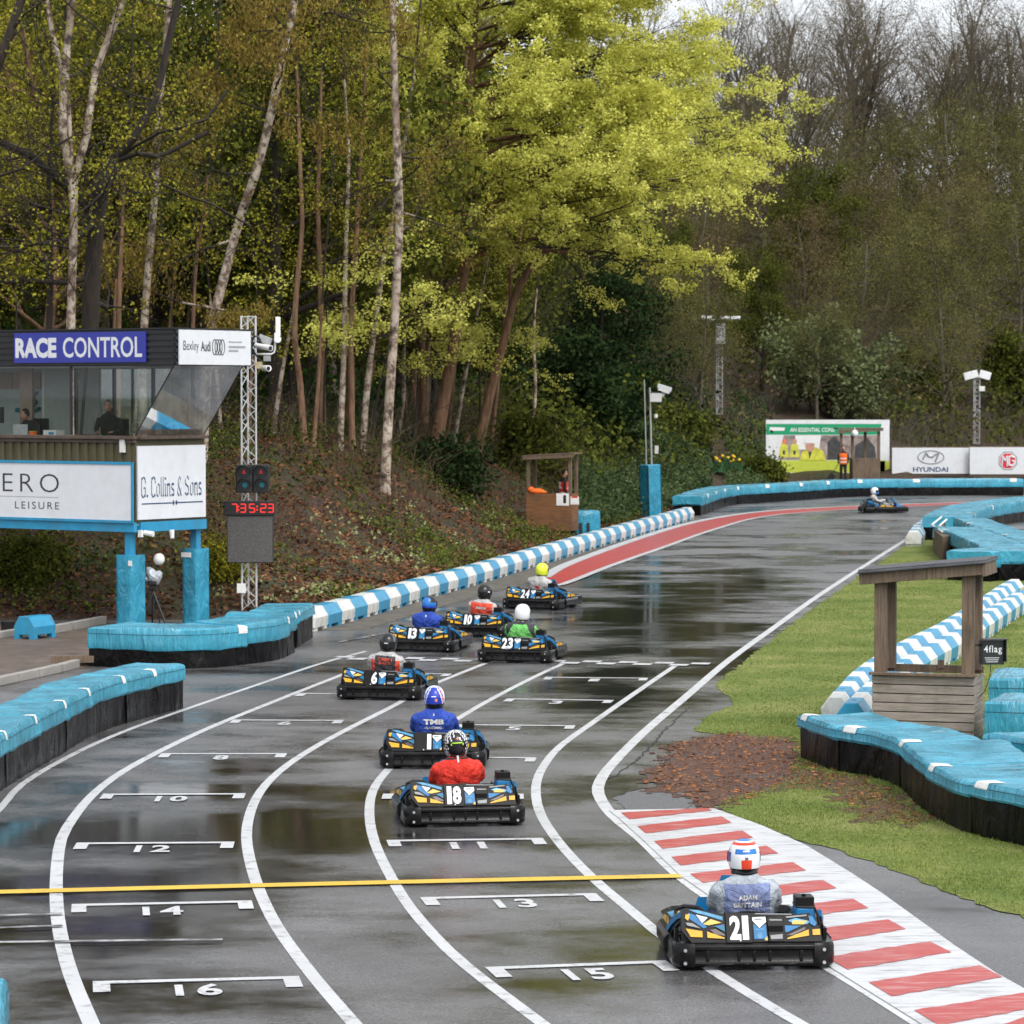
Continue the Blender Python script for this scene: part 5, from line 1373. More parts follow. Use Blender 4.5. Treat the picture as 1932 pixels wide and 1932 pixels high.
def make_kart():
    root = empty("racing_kart")
    # rear bumper: three moulded sections with recesses, ribs and bolts
    mb = MB()
    prof = [(-.10, .05), (-.02, .03), (.010, .042), (.018, .066), (.002, .082), (-.006, .12), (.0, .168), (.016, .182), (.015, .210), (-.008, .228), (-.07, .232), (-.10, .20)]
    path = wrap_path(.665, -.255, .20, .13)
    band(mb, path, prof)
    # horizontal ledge and feet
    for sx in (-1, 1):
        for k in range(4): mb.box((sx * .668, -.04, .075 + k * .04), (.03, .26, .016))
    corner = [(-.10, .045), (-.02, .026), (.014, .034), (.024, .06), (.026, .13), (.024, .20), (.006, .232), (-.06, .238), (-.10, .2)]
    band(mb, [p for p in path if p.x < -.52] + [Vector((-.50, -.255, 0))], corner); band(mb, [Vector((.50, -.255, 0))] + [p for p in path if p.x > .52], corner)
    for x, w in ((-.395, .03), (-.13, .026), (.0, .026), (.13, .026), (.395, .03)): mb.box((x, -.256, .125), (w, .02, .09))
    for x0, x1 in ((-.385, -.145), (-.115, -.02), (.02, .115), (.145, .385)): mb.box(((x0 + x1) / 2, -.2705, .057), (x1 - x0 - .05, .010, .012), 0)
    mb.build("rear_bumper", [M_KBLK, M_KBLK2], root, smooth=35, bevel=.006)
    for sx in (-1, 1):
        for z in (.07, .178):
            mb = MB(); mb.cyl((sx * .585, -.276, z), (sx * .585, -.287, z), .015, n=10); mb.build("bolt", M_BOLT, root)
    # decorated rear fairings
    mb = MB()
    panel_polys(mb, [(402, 890), (440, 880), (740, 928), (740, 1132), (470, 1130), (395, 1045)],
        [(1, [(448, 905), (505, 925), (605, 1030), (575, 1042), (435, 945)]), (2, [(440, 886), (520, 890), (735, 950), (735, 985), (640, 952), (510, 915)]), (8, [(512, 930), (604, 952), (560, 990)]),
         (5, [(555, 1000), (628, 958), (720, 990), (605, 1012)]), (1, [(604, 1022), (735, 996), (735, 1062), (660, 1015)]), (3, [(648, 1012), (735, 1015), (735, 1062)]), (6, [(608, 1036), (660, 1030), (735, 1076), (735, 1092), (650, 1075)]),
         (4, [(418, 1022), (562, 1048), (562, 1100), (458, 1096)]), (4, [(586, 1046), (622, 1060), (735, 1100), (735, 1112), (586, 1102)]), (4, [(430, 925), (466, 925), (450, 982), (422, 960)]), (7, [(424, 985), (480, 990), (552, 1036), (438, 1012)])])
    mb.build("left_rear_fairing", PANEL_M, root)
    mb = MB()
    panel_polys(mb, [(1195, 945), (1405, 922), (1488, 1040), (1490, 1128), (1195, 1128)],
        [(2, [(1222, 975), (1290, 955), (1425, 985), (1385, 1010), (1270, 1000)]), (5, [(1266, 972), (1392, 978), (1360, 1010), (1256, 1008)]), (1, [(1202, 1008), (1345, 1012), (1222, 1066), (1202, 1066)]), (6, [(1206, 1090), (1370, 1018), (1372, 1038), (1262, 1090)]),
         (4, [(1208, 1108), (1400, 1034), (1400, 1088), (1210, 1118)]), (4, [(1416, 1040), (1482, 1036), (1482, 1088), (1416, 1090)]), (1, [(1392, 938), (1424, 940), (1462, 1005), (1440, 1030), (1402, 1008)]), (7, [(1205, 950), (1390, 935), (1388, 948), (1215, 964)])])
    mb.build("right_rear_fairing", PANEL_M, root)
    # engine cover between the plate and the right fairing, top rail
    mb = MB(); panel_polys(mb, [(740, 915), (1290, 928), (1290, 952), (740, 936)], [(7, [(960, 922), (1280, 930), (1280, 938), (960, 930)])])
    panel_polys(mb, [(1070, 950), (1200, 948), (1196, 1125), (1080, 1125)], [(7, [(1082, 965), (1192, 968), (1190, 980), (1084, 978)]), (7, [(1082, 1080), (1190, 1070), (1188, 1112), (1086, 1115)])])
    mb.box((.19, -.12, .33), (.12, .12, .06)); mb.build("engine_cover", PANEL_M, root)
    mb = MB(); panel_polys(mb, [(948, 948), (1062, 946), (1070, 1128), (952, 1128)], [(8, [(953, 952), (1058, 950), (1060, 985), (1005, 1030), (953, 975)]), (1, [(953, 985), (1003, 1035), (1062, 990), (1066, 1122), (955, 1122)]), (2, [(975, 1035), (1040, 1032), (1042, 1042), (976, 1045)]), (2, [(985, 1060), (1025, 1058), (1028, 1100), (1005, 1112), (984, 1098)]), (5, [(1040, 1112), (1064, 1085), (1066, 1122), (1042, 1122)]), (7, [(968, 962), (1030, 960), (1030, 972), (968, 974)])])
    mb.build("sponsor_panel", PANEL_M, root)
    # air filter box on a blue box, side wedge
    mb = MB(); mb.box((.455, .02, .385), (.17, .22, .24)); mb.build("engine_side_box", M_KBLUE, root, bevel=.02)
    mb = MB(); mb.tube([(.38, -.08, .505), (.53, -.085, .50), (.555, -.1, .44), (.57, -.12, .34)], .012, 6); mb.build("cable", M_KBLK2, root)
    mb = MB(); mb.box((.452, .02, .545), (.155, .19, .085)); mb.box((.452, .02, .51), (.17, .21, .012)); mb.cyl((.45, .0, .585), (.45, .0, .605), .02, n=8); mb.build("air_box", M_KBLK2, root, bevel=.018)
    # blue side arms sloping forward and down from the fairing to the side pods
    for s in (-1, 1):
        mb = MB(); pts = [(s * .575, -.06, .455), (s * .60, .08, .42), (s * .635, .24, .345), (s * .655, .42, .25)]
        rings = []
        for p in pts: rings.append([Vector(p) + Vector((s * o, 0, z)) for o, z in ((-.022, -.03), (.018, -.035), (.022, .012), (.0, .026), (-.022, .02))])
        mb.rings(rings); mb.build("side_arm", M_KBLUE, root, smooth=35)
        mb = MB(); mb.tube([(s * .59, -.02, .38), (s * .64, .16, .28), (s * .655, .3, .2)], .016, 6); mb.box((s * .63, .03, .27), (.03, .10, .09)); mb.build("side_bracket", M_KBLK2, root)
    # side pods with black rubbing strip and decorated top
    for s in (-1, 1):
        mb = MB(); rings = []
        for y, o in ((.22, .02), (.30, 0), (1.00, 0), (1.12, -.05)):
            rings.append([Vector((s * (x + o), y, z)) for x, z in ((.40, .06), (.66, .05), (.70, .09), (.705, .19), (.67, .235), (.44, .24))])
        mb.rings(rings); mb.build("side_bumper", M_KBLK, root, smooth=35, bevel=.008)
        mb = MB(); a = [(s * .42, .34, .24), (s * .65, .34, .24), (s * .64, .40, .33), (s * .44, .42, .37)]; b_ = [(s * .42, 1.0, .24), (s * .65, 1.0, .24), (s * .63, .96, .30), (s * .44, .92, .36)]
        mb.rings([[Vector(p) for p in a], [Vector(p) for p in b_]], 0)
        mb.add([(s * .653, .42, .26), (s * .653, .62, .26), (s * .645, .6, .33), (s * .648, .44, .315)], [(0, 1, 2, 3)], 4); mb.add([(s * .653, .66, .255), (s * .653, .95, .255), (s * .645, .9, .295), (s * .645, .66, .32)], [(0, 1, 2, 3)], 4)
        mb.add([(s * .628, .44, .341), (s * .623, .85, .316), (s * .50, .85, .345), (s * .52, .46, .369)], [(0, 1, 2, 3)], 2); mb.add([(s * .60, .5, .352), (s * .58, .7, .346), (s * .53, .7, .358), (s * .55, .52, .365)], [(0, 1, 2, 3)], 5)
        mb.build("side_fairing", PANEL_M, root)
    # nose, front bumper and front fairing
    mb = MB(); pf = [Vector((-p.x, 1.62 - p.y - .255, 0)) for p in wrap_path(.62, -.255, .28, .2)]
    band(mb, pf, [(-.09, .07), (.0, .05), (.02, .12), (.0, .23), (-.06, .26), (-.10, .2)]); mb.build("front_bumper", M_KBLK, root, smooth=35)
    mb = MB(); mb.rings([[Vector((x * w, y, z)) for x, z in ((-1, z0), (1, z0), (.8, z1), (-.8, z1))] for w, y, z0, z1 in ((.40, 1.15, .14, .40), (.36, 1.35, .12, .32), (.28, 1.55, .12, .22))])
    mb.build("nose", M_KBLUE, root, smooth=30)
    mb = MB(); mb.rings([[Vector((x * .17 * k, y + .0, z)) for x, z in ((-1, zz - .03), (1, zz - .03), (.9, zz + .03), (-.9, zz + .03))] for k, y, zz in ((1.1, 1.2, .36), (1.0, 1.08, .50), (.85, 1.0, .585))]); mb.add([(-.12, 1.205, .40), (.12, 1.205, .40), (.1, 1.13, .49), (-.1, 1.13, .49)], [(3, 2, 1, 0)], 1); mb.build("front_panel", [M_KBLUE, M_KYEL], root)
    # chassis, floor, seat, steering
    mb = MB(); mb.box((0, .95, .045), (.62, 1.1, .012))
    for s in (-1, 1):
        mb.tube([(s * .30, -.15, .08), (s * .33, .5, .07), (s * .28, 1.3, .07)], .016, 8)
        mb.tube([(s * .30, .2, .07), (s * .6, .3, .12)], .014, 6); mb.tube([(s * .3, 1.0, .07), (s * .6, 1.0, .12)], .014, 6)
    mb.tube([(-.55, 0, .14), (.55, 0, .14)], .02, 8); mb.tube([(-.5, 1.08, .13), (.5, 1.08, .13)], .014, 8)
    mb.build("chassis", M_KBLK2, root)
    mb = MB(); rings_i = []
    nA = 17; vs = []; fs = []
    rows = [(.0, .12, .10), (.02, .22, .16), (.10, .245, .19), (.20, .255, .20), (.30, .265, .205), (.365, .262, .20), (.375, .285, .215), (.36, .292, .222)]
    for z, rx, ry in rows:
        for k in range(nA):
            a = rad(180 + 180 * k / (nA - 1)); lean = .12 - (z * .22); drop = .10 * abs(math.cos(a)) ** 2 * (z / .36)
            vs.append((rx * math.cos(a), .33 - .10 + lean + ry * math.sin(a) * 1.0, .07 + z - drop))
    for j in range(len(rows) - 1):
        for k in range(nA - 1): fs.append((j*nA + k, j*nA + k + 1, (j+1)*nA + k + 1, (j+1)*nA + k))
    mb.add(vs, fs); mb.box((0, .42, .06), (.40, .34, .03)); st = mb.build("seat", M_KBLK, root, smooth=50); sm = st.modifiers.new("solid", 'SOLIDIFY'); sm.thickness = .012
    mb = MB(); Rw = Matrix.Rotation(rad(-48), 3, 'X'); wc = Vector((0, .79, .49))
    mb.tube([wc + Rw @ Vector((.155 * math.cos(a), .155 * math.sin(a), 0)) for a in np.linspace(0, 2 * np.pi, 24, endpoint=False)], .016, 8, closed=True)
    for a in (0, 2.1, 4.2): mb.tube([wc, wc + Rw @ Vector((.15 * math.cos(a), .15 * math.sin(a), 0))], .011, 5)
    mb.tube([wc, (0, 1.15, .12)], .012, 6); mb.build("steering_wheel", M_KBLK2, root, smooth=True)
    for s in (-1, 1):
        for y, r_, w_, xx in ((0, .138, .19, .50), (1.08, .128, .13, .53)):
            wh = empty("wheel", (s * xx, y, r_)); wh.parent = root
            mb = MB(); pr = [(-.5, .55), (-.5, .90), (-.38, 1.0), (.38, 1.0), (.5, .90), (.5, .55)]
            rings = [[Vector((o * w_, math.cos(a) * k * r_, math.sin(a) * k * r_)) for o, k in pr] for a in np.linspace(0, 2 * np.pi, 24, endpoint=False)]
            mb.rings(rings, closed=True); mb.build("tyre", M_TYRE, wh, smooth=35)
            mb = MB(); mb.cyl((-w_ * .4, 0, 0), (w_ * .4, 0, 0), r_ * .58, n=16); mb.cyl((s * w_ * .4, 0, 0), (s * w_ * .5, 0, 0), .03, n=10); mb.build("rim", M_RIM, wh)
    # thin rear spoiler lip hoops seen either side of the driver
    for s in (-1, 1):
        mb = MB(); mb.tube([(s * .34, .10, .40), (s * .42, .22, .455), (s * .52, .34, .45), (s * .58, .50, .40), (s * .58, .62, .33)], [.012, .02, .024, .02, .012], 8); mb.build("side_rail", M_KBLK, root, smooth=True)
    return root
kart0 = make_kart()
def number_plate(root, num):
    f = Matrix.Identity(3)
    x0, z0 = zp(742, 1134); x1, z1 = zp(945, 926)
    mb = MB(); lift = .022
    def pt(u, v, l): 
        z = z0 + (z1 - z0) * v; return Vector((x0 + (x1 - x0) * u, slope_y(z) - lift - l, z + .008))
    vs = [pt(0, 0, 0), pt(1, 0, 0), pt(1, 1, 0), pt(0, 1, 0)]; bk = [v + Vector((0, .03, 0)) for v in vs]
    mb.add(vs + bk, [(0, 1, 2, 3), (7, 6, 5, 4), (0, 4, 5, 1), (1, 5, 6, 2), (2, 6, 7, 3), (3, 7, 4, 0)])
    pl = mb.build("number_plate", M_KBLK2, root)
    mb = MB()
    ux = pt(1, 0, 0) - pt(0, 0, 0); uy = pt(0, 1, 0) - pt(0, 0, 0)
    ws = [.24 if ch == '1' else .43 for ch in num]
    x = .97 - sum(ws) - .05 * (len(num) - 1) if len(num) == 1 else (1 - sum(ws) - .06) / 2
    for ch, w_ in zip(num, ws):
        put_text(mb, ch, pt(x, .09, .003), ux.normalized(), uy.normalized(), w_ * ux.length, .83 * uy.length, bold=.042); x += w_ + .06
    mb.cyl(pt(.53, .07, .003), pt(.53, .07, .006), .009, n=8)
    mb.build("digits", M_KWHITE, pl)

# ================================================================== DRIVERS
def remesh(mb, voxel=.013, smooth=4):
    me = mb.mesh("person_rough", []); o = bpy.data.objects.new("person_rough", me); COL.objects.link(o)
    m = o.modifiers.new("voxel", 'REMESH'); m.mode = 'VOXEL'; m.voxel_size = voxel
    s = o.modifiers.new("soft", 'SMOOTH'); s.iterations = smooth; s.factor = .5
    bpy.context.view_layer.update()
    out = bpy.data.meshes.new_from_object(o.evaluated_get(bpy.context.evaluated_depsgraph_get()))
    bpy.data.objects.remove(o); bpy.data.meshes.remove(me)
    out.polygons.foreach_set('use_smooth', [True] * len(out.polygons))
    return out
def torso_rings(rows, n=24, e=.75):
    out = []
    for y, z, rx, ry in rows:
        out.append([Vector((math.copysign(abs(math.cos(a)) ** e, math.cos(a)) * rx, y + math.copysign(abs(math.sin(a)) ** e, math.sin(a)) * ry, z)) for a in np.linspace(0, 2 * np.pi, n, endpoint=False)])
    return out
def driver_mesh(turn=0.0):
    mb = MB()
    mb.rings(torso_rings([(.42, .12, .17, .13), (.40, .20, .20, .14), (.345, .30, .225, .145), (.295, .42, .245, .145), (.255, .52, .262, .14), (.24, .60, .258, .13), (.245, .655, .225, .115), (.255, .695, .155, .09), (.265, .73, .085, .07)]))
    for s in (-1, 1):
        mb.ellipsoid((s * .215, .26, .595), (.082, .10, .08), 14, 10)
        mb.tube([(s * .20, .26, .60), (s * .240, .29, .55), (s * .262, .38, .47), (s * .255, .48, .445), (s * .21, .62, .49), (s * .16, .73, .525)], [.078, .078, .068, .060, .048, .040], 12)
        mb.tube([(s * .10, .40, .18), (s * .15, .60, .27), (s * .20, .80, .33), (s * .19, 1.0, .23), (s * .17, 1.18, .13)], [.10, .088, .072, .06, .05], 12)
        mb.tube([(s * .17, 1.15, .12), (s * .17, 1.24, .16), (s * .17, 1.31, .22)], [.05, .045, .035], 10)
    mb.tube([(0, .255, .72), (0, .29, .86)], [.065, .06], 12)
    mb.ellipsoid((0, .305, .885), (.085, .10, .12), 14, 10)
    # folds across the back
    me = remesh(mb, .0135, 5)
    for v in me.vertices:
        if v.co.y < .36 and .25 < v.co.z < .70:
            f = (vnoise((v.co.x * 1.0, v.co.y, v.co.z * 2.4 + v.co.x * .8), 6.0) * .012 + vnoise((v.co.x * 2.2, v.co.y, v.co.z - abs(v.co.x)), 11.0) * .007)
            v.co += v.normal * f
    return me
D_BASE = driver_mesh()
def glove_mesh(s):
    mb = MB(); c = Vector((s * .155, .765, .53)); R = Matrix.Rotation(rad(-48), 3, 'X')
    mb.ellipsoid(c + Vector((s * .012, -.03, .0)), (.035, .045, .028), 10, 8)
    for k, (o, l) in enumerate(((.036, .062), (.013, .070), (-.011, .066), (-.034, .052))):
        b_ = c + R @ Vector((s * .025, o, .012)); mb.tube([b_, b_ + R @ Vector((-s * .005, 0, .034)), b_ + R @ Vector((-s * .04, 0, .036)), b_ + R @ Vector((-s * .052, 0, .012))], [.0105, .010, .009, .008], 7)
    b_ = c + Vector((-s * .018, -.035, .015)); mb.tube([b_, b_ + R @ Vector((-s * .025, .02, .02)), b_ + R @ Vector((-s * .03, .045, .016))], [.0125, .011, .009], 7)
    return mb
gl_me = [glove_mesh(s) for s in (-1, 1)]
HC = Vector((0, .305, .868))
def helmet_geo():
    """helmet shell: verts on a shaped ellipsoid, cut off at the neck, with a visor opening in front"""
    nu, nv = 56, 34; vs = []; fs = []; cen = []
    for j in range(nv + 1):
        th = rad(150) * j / nv
        for i in range(nu):
            ph = 2 * math.pi * i / nu
            z = math.cos(th); sn = math.sin(th); sn = sn ** .82 if z > 0 else sn ** .42
            x, y = sn * math.cos(ph), sn * math.sin(ph)
            r = Vector((.138 * x, .165 * y, .155 * z))
            if y > 0 and z < -.1: r.y += .03 * min(1, (-z - .1) * 3) * y
            vs.append(r)
    for j in range(nv):
        for i in range(nu):
            a, b_ = j * nu + i, j * nu + (i + 1) % nu; fs.append((a, a + nu, b_ + nu, b_))
    return vs, fs
HV, HF = helmet_geo()
M_VISOR = mat("smoked visor", (0.012, 0.012, 0.015), .08)
HM = {'white': mat("helmet white", (.78, .79, .80), .15, .03), 'black': mat("helmet black", (.010, .010, .011), .12, .2), 'blue': mat("helmet blue", (.02, .05, .42), .15, .1), 'midblue': mat("helmet mid blue", (.02, .16, .50), .15, .1), 'red': mat("helmet red", (.70, .055, .02), .15, .05),
      'yellow': mat("helmet yellow", (.72, .80, .05), .2, .04), 'lime': mat("helmet lime line", (.45, .75, .05), .25), 'grey': mat("helmet grey", (.12, .12, .13), .2, .2), 'orange': mat("helmet orange dot", (.8, .3, .03), .3)}
HK = list(HM)
def helmet(root, fn, tilt=0.0, yaw=0.0):
    """fn(azimuth from the back -180..180, elevation 0 top .. 1 rim, unit) -> material key"""
    hr = empty("helmet", HC + Vector((0, 0, 0))); hr.parent = root; hr.rotation_euler = (rad(tilt), 0, rad(yaw))
    mi = []; 
    for f in HF:
        c = sum((HV[i] for i in f), Vector()) / 4
        az = math.degrees(math.atan2(c.x, -c.y)); el = c.z / .155
        mi.append(HK.index(fn(az, el)))
    mb = MB(); mb.v = [tuple(v) for v in HV]; mb.f = list(HF); mb.mi = mi
    o = mb.build("shell", [HM[k] for k in HK], hr, smooth=180); sm = o.modifiers.new("solid", 'SOLIDIFY'); sm.thickness = .008; sm.offset = -1
    mb = MB(); ring = [Vector((.098 * math.cos(a), .120 * math.sin(a) + .008, -.130)) for a in np.linspace(0, 2 * np.pi, 32, endpoint=False)]
    mb.tube(ring, .019, 8, closed=True); mb.build("neck_roll", M_KBLK2, hr, smooth=True)
    mb = MB(); vs = []; fs = []; n_ = 17
    for k in range(n_):
        a = rad(10 + 160 * k / (n_ - 1))
        for z, s_1 in ((.045, 1.012), (.0, 1.03), (-.045, 1.03)): 
            q_ = Vector((.138 * math.cos(a) * s_1, .165 * math.sin(a) * s_1, z)); vs.append(q_)
        if k: 
            for j in (0, 1): fs.append((3*k - 3 + j, 3*k + j, 3*k + 1 + j, 3*k - 2 + j))
    mb.add(vs, fs); o = mb.build("visor", M_VISOR, hr, smooth=True); sm = o.modifiers.new("solid", 'SOLIDIFY'); sm.thickness = .004
    return hr
def suit_mat(name, col, rough=.6, var=.12, spec=.4):
    m, nt, b = new_mat(name)
    n1 = _noise(nt, 7, 5, .65); n2 = _noise(nt, 22, 4, .6); n1.inputs['Distortion'].default_value = 1.0
    r = _ramp(nt, n1.outputs['Fac'], [(.3, [c * (1 - var * 1.6) for c in col]), (.7, [min(1, c * (1 + var)) for c in col])])
    nt.links.new(r.outputs[0], b.inputs['Base Color']); b.inputs['Roughness'].default_value = rough; b.inputs['Specular IOR Level'].default_value = spec
    _bump(nt, b, n1.outputs['Fac'], 1.0, .09)
    return m
SM = {'red': suit_mat("red jacket", (.74, .035, .018)), 'blue': suit_mat("royal blue suit", (.022, .07, .42)), 'darkblue': suit_mat("navy suit", (.012, .025, .12)), 'clearblue': suit_mat("blue suit under a clear rain jacket", (.22, .27, .47), .6, .18, .25), 'clear': suit_mat("milky rain jacket", (.44, .49, .54), .55, .16, .25),
      'grey': suit_mat("pale grey jacket", (.52, .51, .50), .45, .15), 'black': suit_mat("black suit", (.016, .016, .018)), 'coral': suit_mat("coral vest", (.78, .085, .045)), 'pink': suit_mat("pinkish white sleeve", (.66, .50, .45), .5, .1), 'green': suit_mat("bright green suit", (.20, .66, .16)), 'darkgrey': suit_mat("dark grey suit", (.05, .05, .055)), 'glove': suit_mat("black glove", (.02, .02, .022)), 'white': suit_mat("white suit", (.7, .7, .7))}
SK = list(SM)
def text_on(root, body_me, words, key):
    """lettering laid onto the back of the suit"""
    bvh = BVHTree.FromPolygons([v.co for v in body_me.vertices], [tuple(p.vertices) for p in body_me.polygons])
    mb = MB()
    for t, x0, x1, z0, z1, bold, sp in words: put_text(mb, t, (x0, 0, z0), (1, 0, 0), (0, 0, 1), x1 - x0, z1 - z0, bold=bold, spacing=sp)
    out = []
    for v in mb.v:
        h = bvh.ray_cast(Vector((v[0], -.6, v[2])), Vector((0, 1, 0)))
        y = h[0].y if h[0] is not None else .15
        out.append((v[0], y - .012, v[2]))
    mb.v = out
    return mb.build("back_lettering", key, root)
def driver(kroot, label, suit_fn, helmet_fn, words=(), wkey='white', scale=1.0, tilt=0.0, yaw=0.0, lean=0.0, glove='glove'):
    me = D_BASE.copy(); me.name = "person"
    for k in SK: me.materials.append(SM[k])
    me.polygons.foreach_set('material_index', [SK.index(suit_fn(p.center)) for p in me.polygons])
    o = np_obj("person", me); o.location = kroot.location + Vector((0, 0, .01)); o.rotation_euler = (0, lean, kroot.rotation_euler.z)
    tag(o, label, "person", "kart drivers")
    hh = helmet(o, helmet_fn, tilt, yaw)
    for mb in gl_me: mb.build("glove", SM[glove], o, smooth=True)
    if words: text_on(o, me, words, SM[wkey])
    # collar band between suit and helmet
    mb = MB(); mb.tube([(.088 * math.cos(a), .275 + .075 * math.sin(a), .722) for a in np.linspace(0, 2 * np.pi, 24, endpoint=False)], .02, 8, closed=True); mb.build("collar", SM[suit_fn(Vector((0, .15, .70)))], o, smooth=True)
    return o
karts = {}
def place_kart(num, px, py, yaw, label, first=False):
    k = kart0 if first else copy_tree(kart0)
    g = G(px, py, .04); ya = rad(yaw)
    k.location = (g.x + .27 * math.sin(ya), g.y + .27 * math.cos(ya), 0)
    k.rotation_euler = (0, 0, -ya)
    tag(k, label, "kart", "racing karts on the track"); number_plate(k, num)
    karts[num] = k
    return k
KART_SPECS = [("21", 1424, 1823, -3, "blue and yellow racing kart number 21 nearest the striped kerb"), ("18", 879, 1554, -8, "blue and yellow racing kart number 18 with the red jacketed driver"), ("1", 816, 1446, 1, "blue and yellow racing kart number 1 just ahead of the red jacket"),
    ("6", 712, 1317, 10, "blue and yellow racing kart number 6 crossing the left lane line"), ("23", 968, 1247, 13, "blue and yellow racing kart number 23 at the chequered line"), ("13", 788, 1227, 14, "blue and yellow racing kart number 13 beside the blue suited driver"),
    ("10", 892, 1199, 16, "blue and yellow racing kart number 10 behind number 23"), ("24", 998, 1147, 22, "blue and yellow racing kart number 24 at the tip of the red kerb")]
# copies are made before any plate is added to the first kart
_extra = copy_tree(kart0)
_kids = [copy_tree(kart0) for _ in KART_SPECS[1:]]
for i, (num, px, py, yaw, lab) in enumerate(KART_SPECS):
    k = kart0 if i == 0 else _kids[i - 1]
    g = G(px, py, .04); ya = rad(yaw)
    k.location = (g.x - 0 + .27 * math.sin(ya), g.y + .27 * math.cos(ya), 0); k.rotation_euler = (0, 0, -ya)
    tag(k, lab, "kart", "racing karts on the track"); number_plate(k, num); karts[num] = k
g = G(1636, 967); _extra.location = (g.x, g.y, 0); _extra.rotation_euler = (0, 0, rad(-86)); tag(_extra, "blue and yellow racing kart number 15 seen side on in the far bend", "kart", "racing karts on the track"); number_plate(_extra, "15"); karts["15"] = _extra

arm = lambda c: abs(c.x) > .19 + .05 * (c.z < .5) or c.y > .40
legs = lambda c: c.z < .36 and c.y > .42 or c.z < .24
def s21(c): return 'darkblue' if legs(c) else ('clear' if (abs(c.x) > .20 or c.z > .66 or c.y > .33) else 'clearblue')
def h21(az, el):
    if el < -.55: return 'black'
    if abs(az) < 23 and -.55 <= el < -.02: return 'red' if abs(az) < 16 else 'white'
    if abs(az) < 8 and -.02 <= el < .12: return 'grey'
    if abs(az) < 42 and .28 < el < .52: return 'midblue' if not (abs(az) < 12 and .38 < el < .47) else 'white'
    if .72 < el < .86: return 'red'
    if el >= .93: return 'midblue'
    if 60 < abs(az) < 85 and -.2 < el < .35: return 'midblue'
    if 85 < abs(az) < 100 and el < .5: return 'red'
    return 'white'
driver(karts["21"], "driver in a clear rain jacket over blue with a white red and blue helmet", s21, h21, [("ADAM", -.08, .08, .525, .57, .04, 1.05), ("BRITTAIN", -.12, .12, .46, .505, .04, 1.05)], 'white', lean=-.02)
def s18(c): return 'black' if legs(c) else ('red' if c.z < .70 else 'black')
def h18(az, el):
    if el > .25 and (math.sin(az * .30 + el * 9) > .6 and abs(az) > 10 or el > .86 and math.sin(az * .5) > .2): return 'white'
    if 38 < abs(az) < 75 and math.sin(az * .45 + el * 14) > .55: return 'white'
    if (abs(az) < 22 and .08 < el < .15 and abs(az) > 6) or (abs(az) < 10 and .14 < el < .2) or (20 < abs(az) < 27 and -.05 < el < .12): return 'lime'
    if abs(az) < 6 and .38 < el < .48: return 'red'
    if el < -.78: return 'grey'
    return 'black'
d18 = driver(karts["18"], "driver in a red jacket with a black helmet patterned in white", s18, h18, lean=-.05)
mb = MB(); mb.box((0, .165, .705), (.022, .015, .085), M=Matrix.Rotation(rad(-25), 3, 'X')); mb.build("white_strap", SM['white'], d18)
def s1(c): return 'darkblue' if legs(c) else 'blue'
def h1f(az, el):
    if el < -.48: return 'black'
    if abs(az) < 12 and .1 < el < .2: return 'white'
    if 8 < az < 18 and -.25 < el < -.08: return 'orange'
    t = abs(az) + el * 22
    if 38 < t < 46 or 58 < t < 68: return 'white'
    if 46 <= t <= 52 and az > 0: return 'red'
    if t >= 68 and el > -.3: return 'white' if math.sin(az * .2) > 0 else 'blue'
    if el > .9: return 'white'
    return 'blue'
driver(karts["1"], "driver in a royal blue suit with white lettering and a blue helmet", s1, h1f, [("TMB", -.135, .135, .53, .60, .05, 1.0), ("-RACING-", -.125, .125, .47, .505, .04, 1.1), ("2", -.012, .012, .645, .67, .03, 1.0)], 'white')
def s6(c):
    if legs(c): return 'black'
    if c.z > .665 or abs(c.x) > .235 or c.y > .42: return 'grey'
    if abs(c.x) > .165: return 'coral' if c.z < .6 else 'grey'
    return 'darkgrey'
driver(karts["6"], "driver in grey red and black with a plain black helmet and red lettering", s6, lambda az, el: 'white' if (abs(az) < 10 and -.02 < el < .06) else ('grey' if (el > .2 and abs(az - 55) < 9) else 'black'), [("CABIN", -.115, .115, .585, .635, .02, 1.0), ("RACE", -.09, .09, .53, .57, .01, 1.0)], 'coral', lean=.06)
def s23(c):
    if legs(c): return 'black'
    if c.y > .36: return 'green' if c.y < .66 else 'black'
    if c.z > .66: return 'darkgrey'
    if abs(c.x) > .262: return 'green'
    if abs(c.x) > .12 + (.66 - c.z) * .55 and abs(c.x) > .13: return 'darkgrey'
    return 'green' if c.z > .40 else 'black'
d23 = driver(karts["23"], "driver in a bright green and dark grey suit with a plain white helmet", s23, lambda az, el: 'grey' if abs(az) < 4 and .0 < el < .06 else ('black' if el < -.78 else 'white'), yaw=-10, lean=.05)
mb = MB(); mb.box((0, .185, .70), (.10, .015, .03), M=Matrix.Rotation(rad(-20), 3, 'X')); mb.box((0, .18, .665), (.09, .015, .022), M=Matrix.Rotation(rad(-20), 3, 'X')); mb.build("white_strap", SM['white'], d23)
driver(karts["13"], "driver in a plain blue suit with a blue and black helmet", lambda c: 'darkblue' if legs(c) else 'blue', lambda az, el: 'black' if (el < -.45 or (el > .25 and abs(az) > 35) or el > .8) else ('midblue' if el > -.2 else 'blue'), [("I", -.012, .012, .635, .665, .03, 1.0)], 'white', yaw=-14, lean=.08)
def s10(c):
    if legs(c): return 'black'
    if c.z > .66: return 'grey'
    if abs(c.x) > .225 or c.y > .42: return 'pink'
    if abs(c.x) < .10 and .53 < c.z < .575: return 'grey'
    return 'coral'
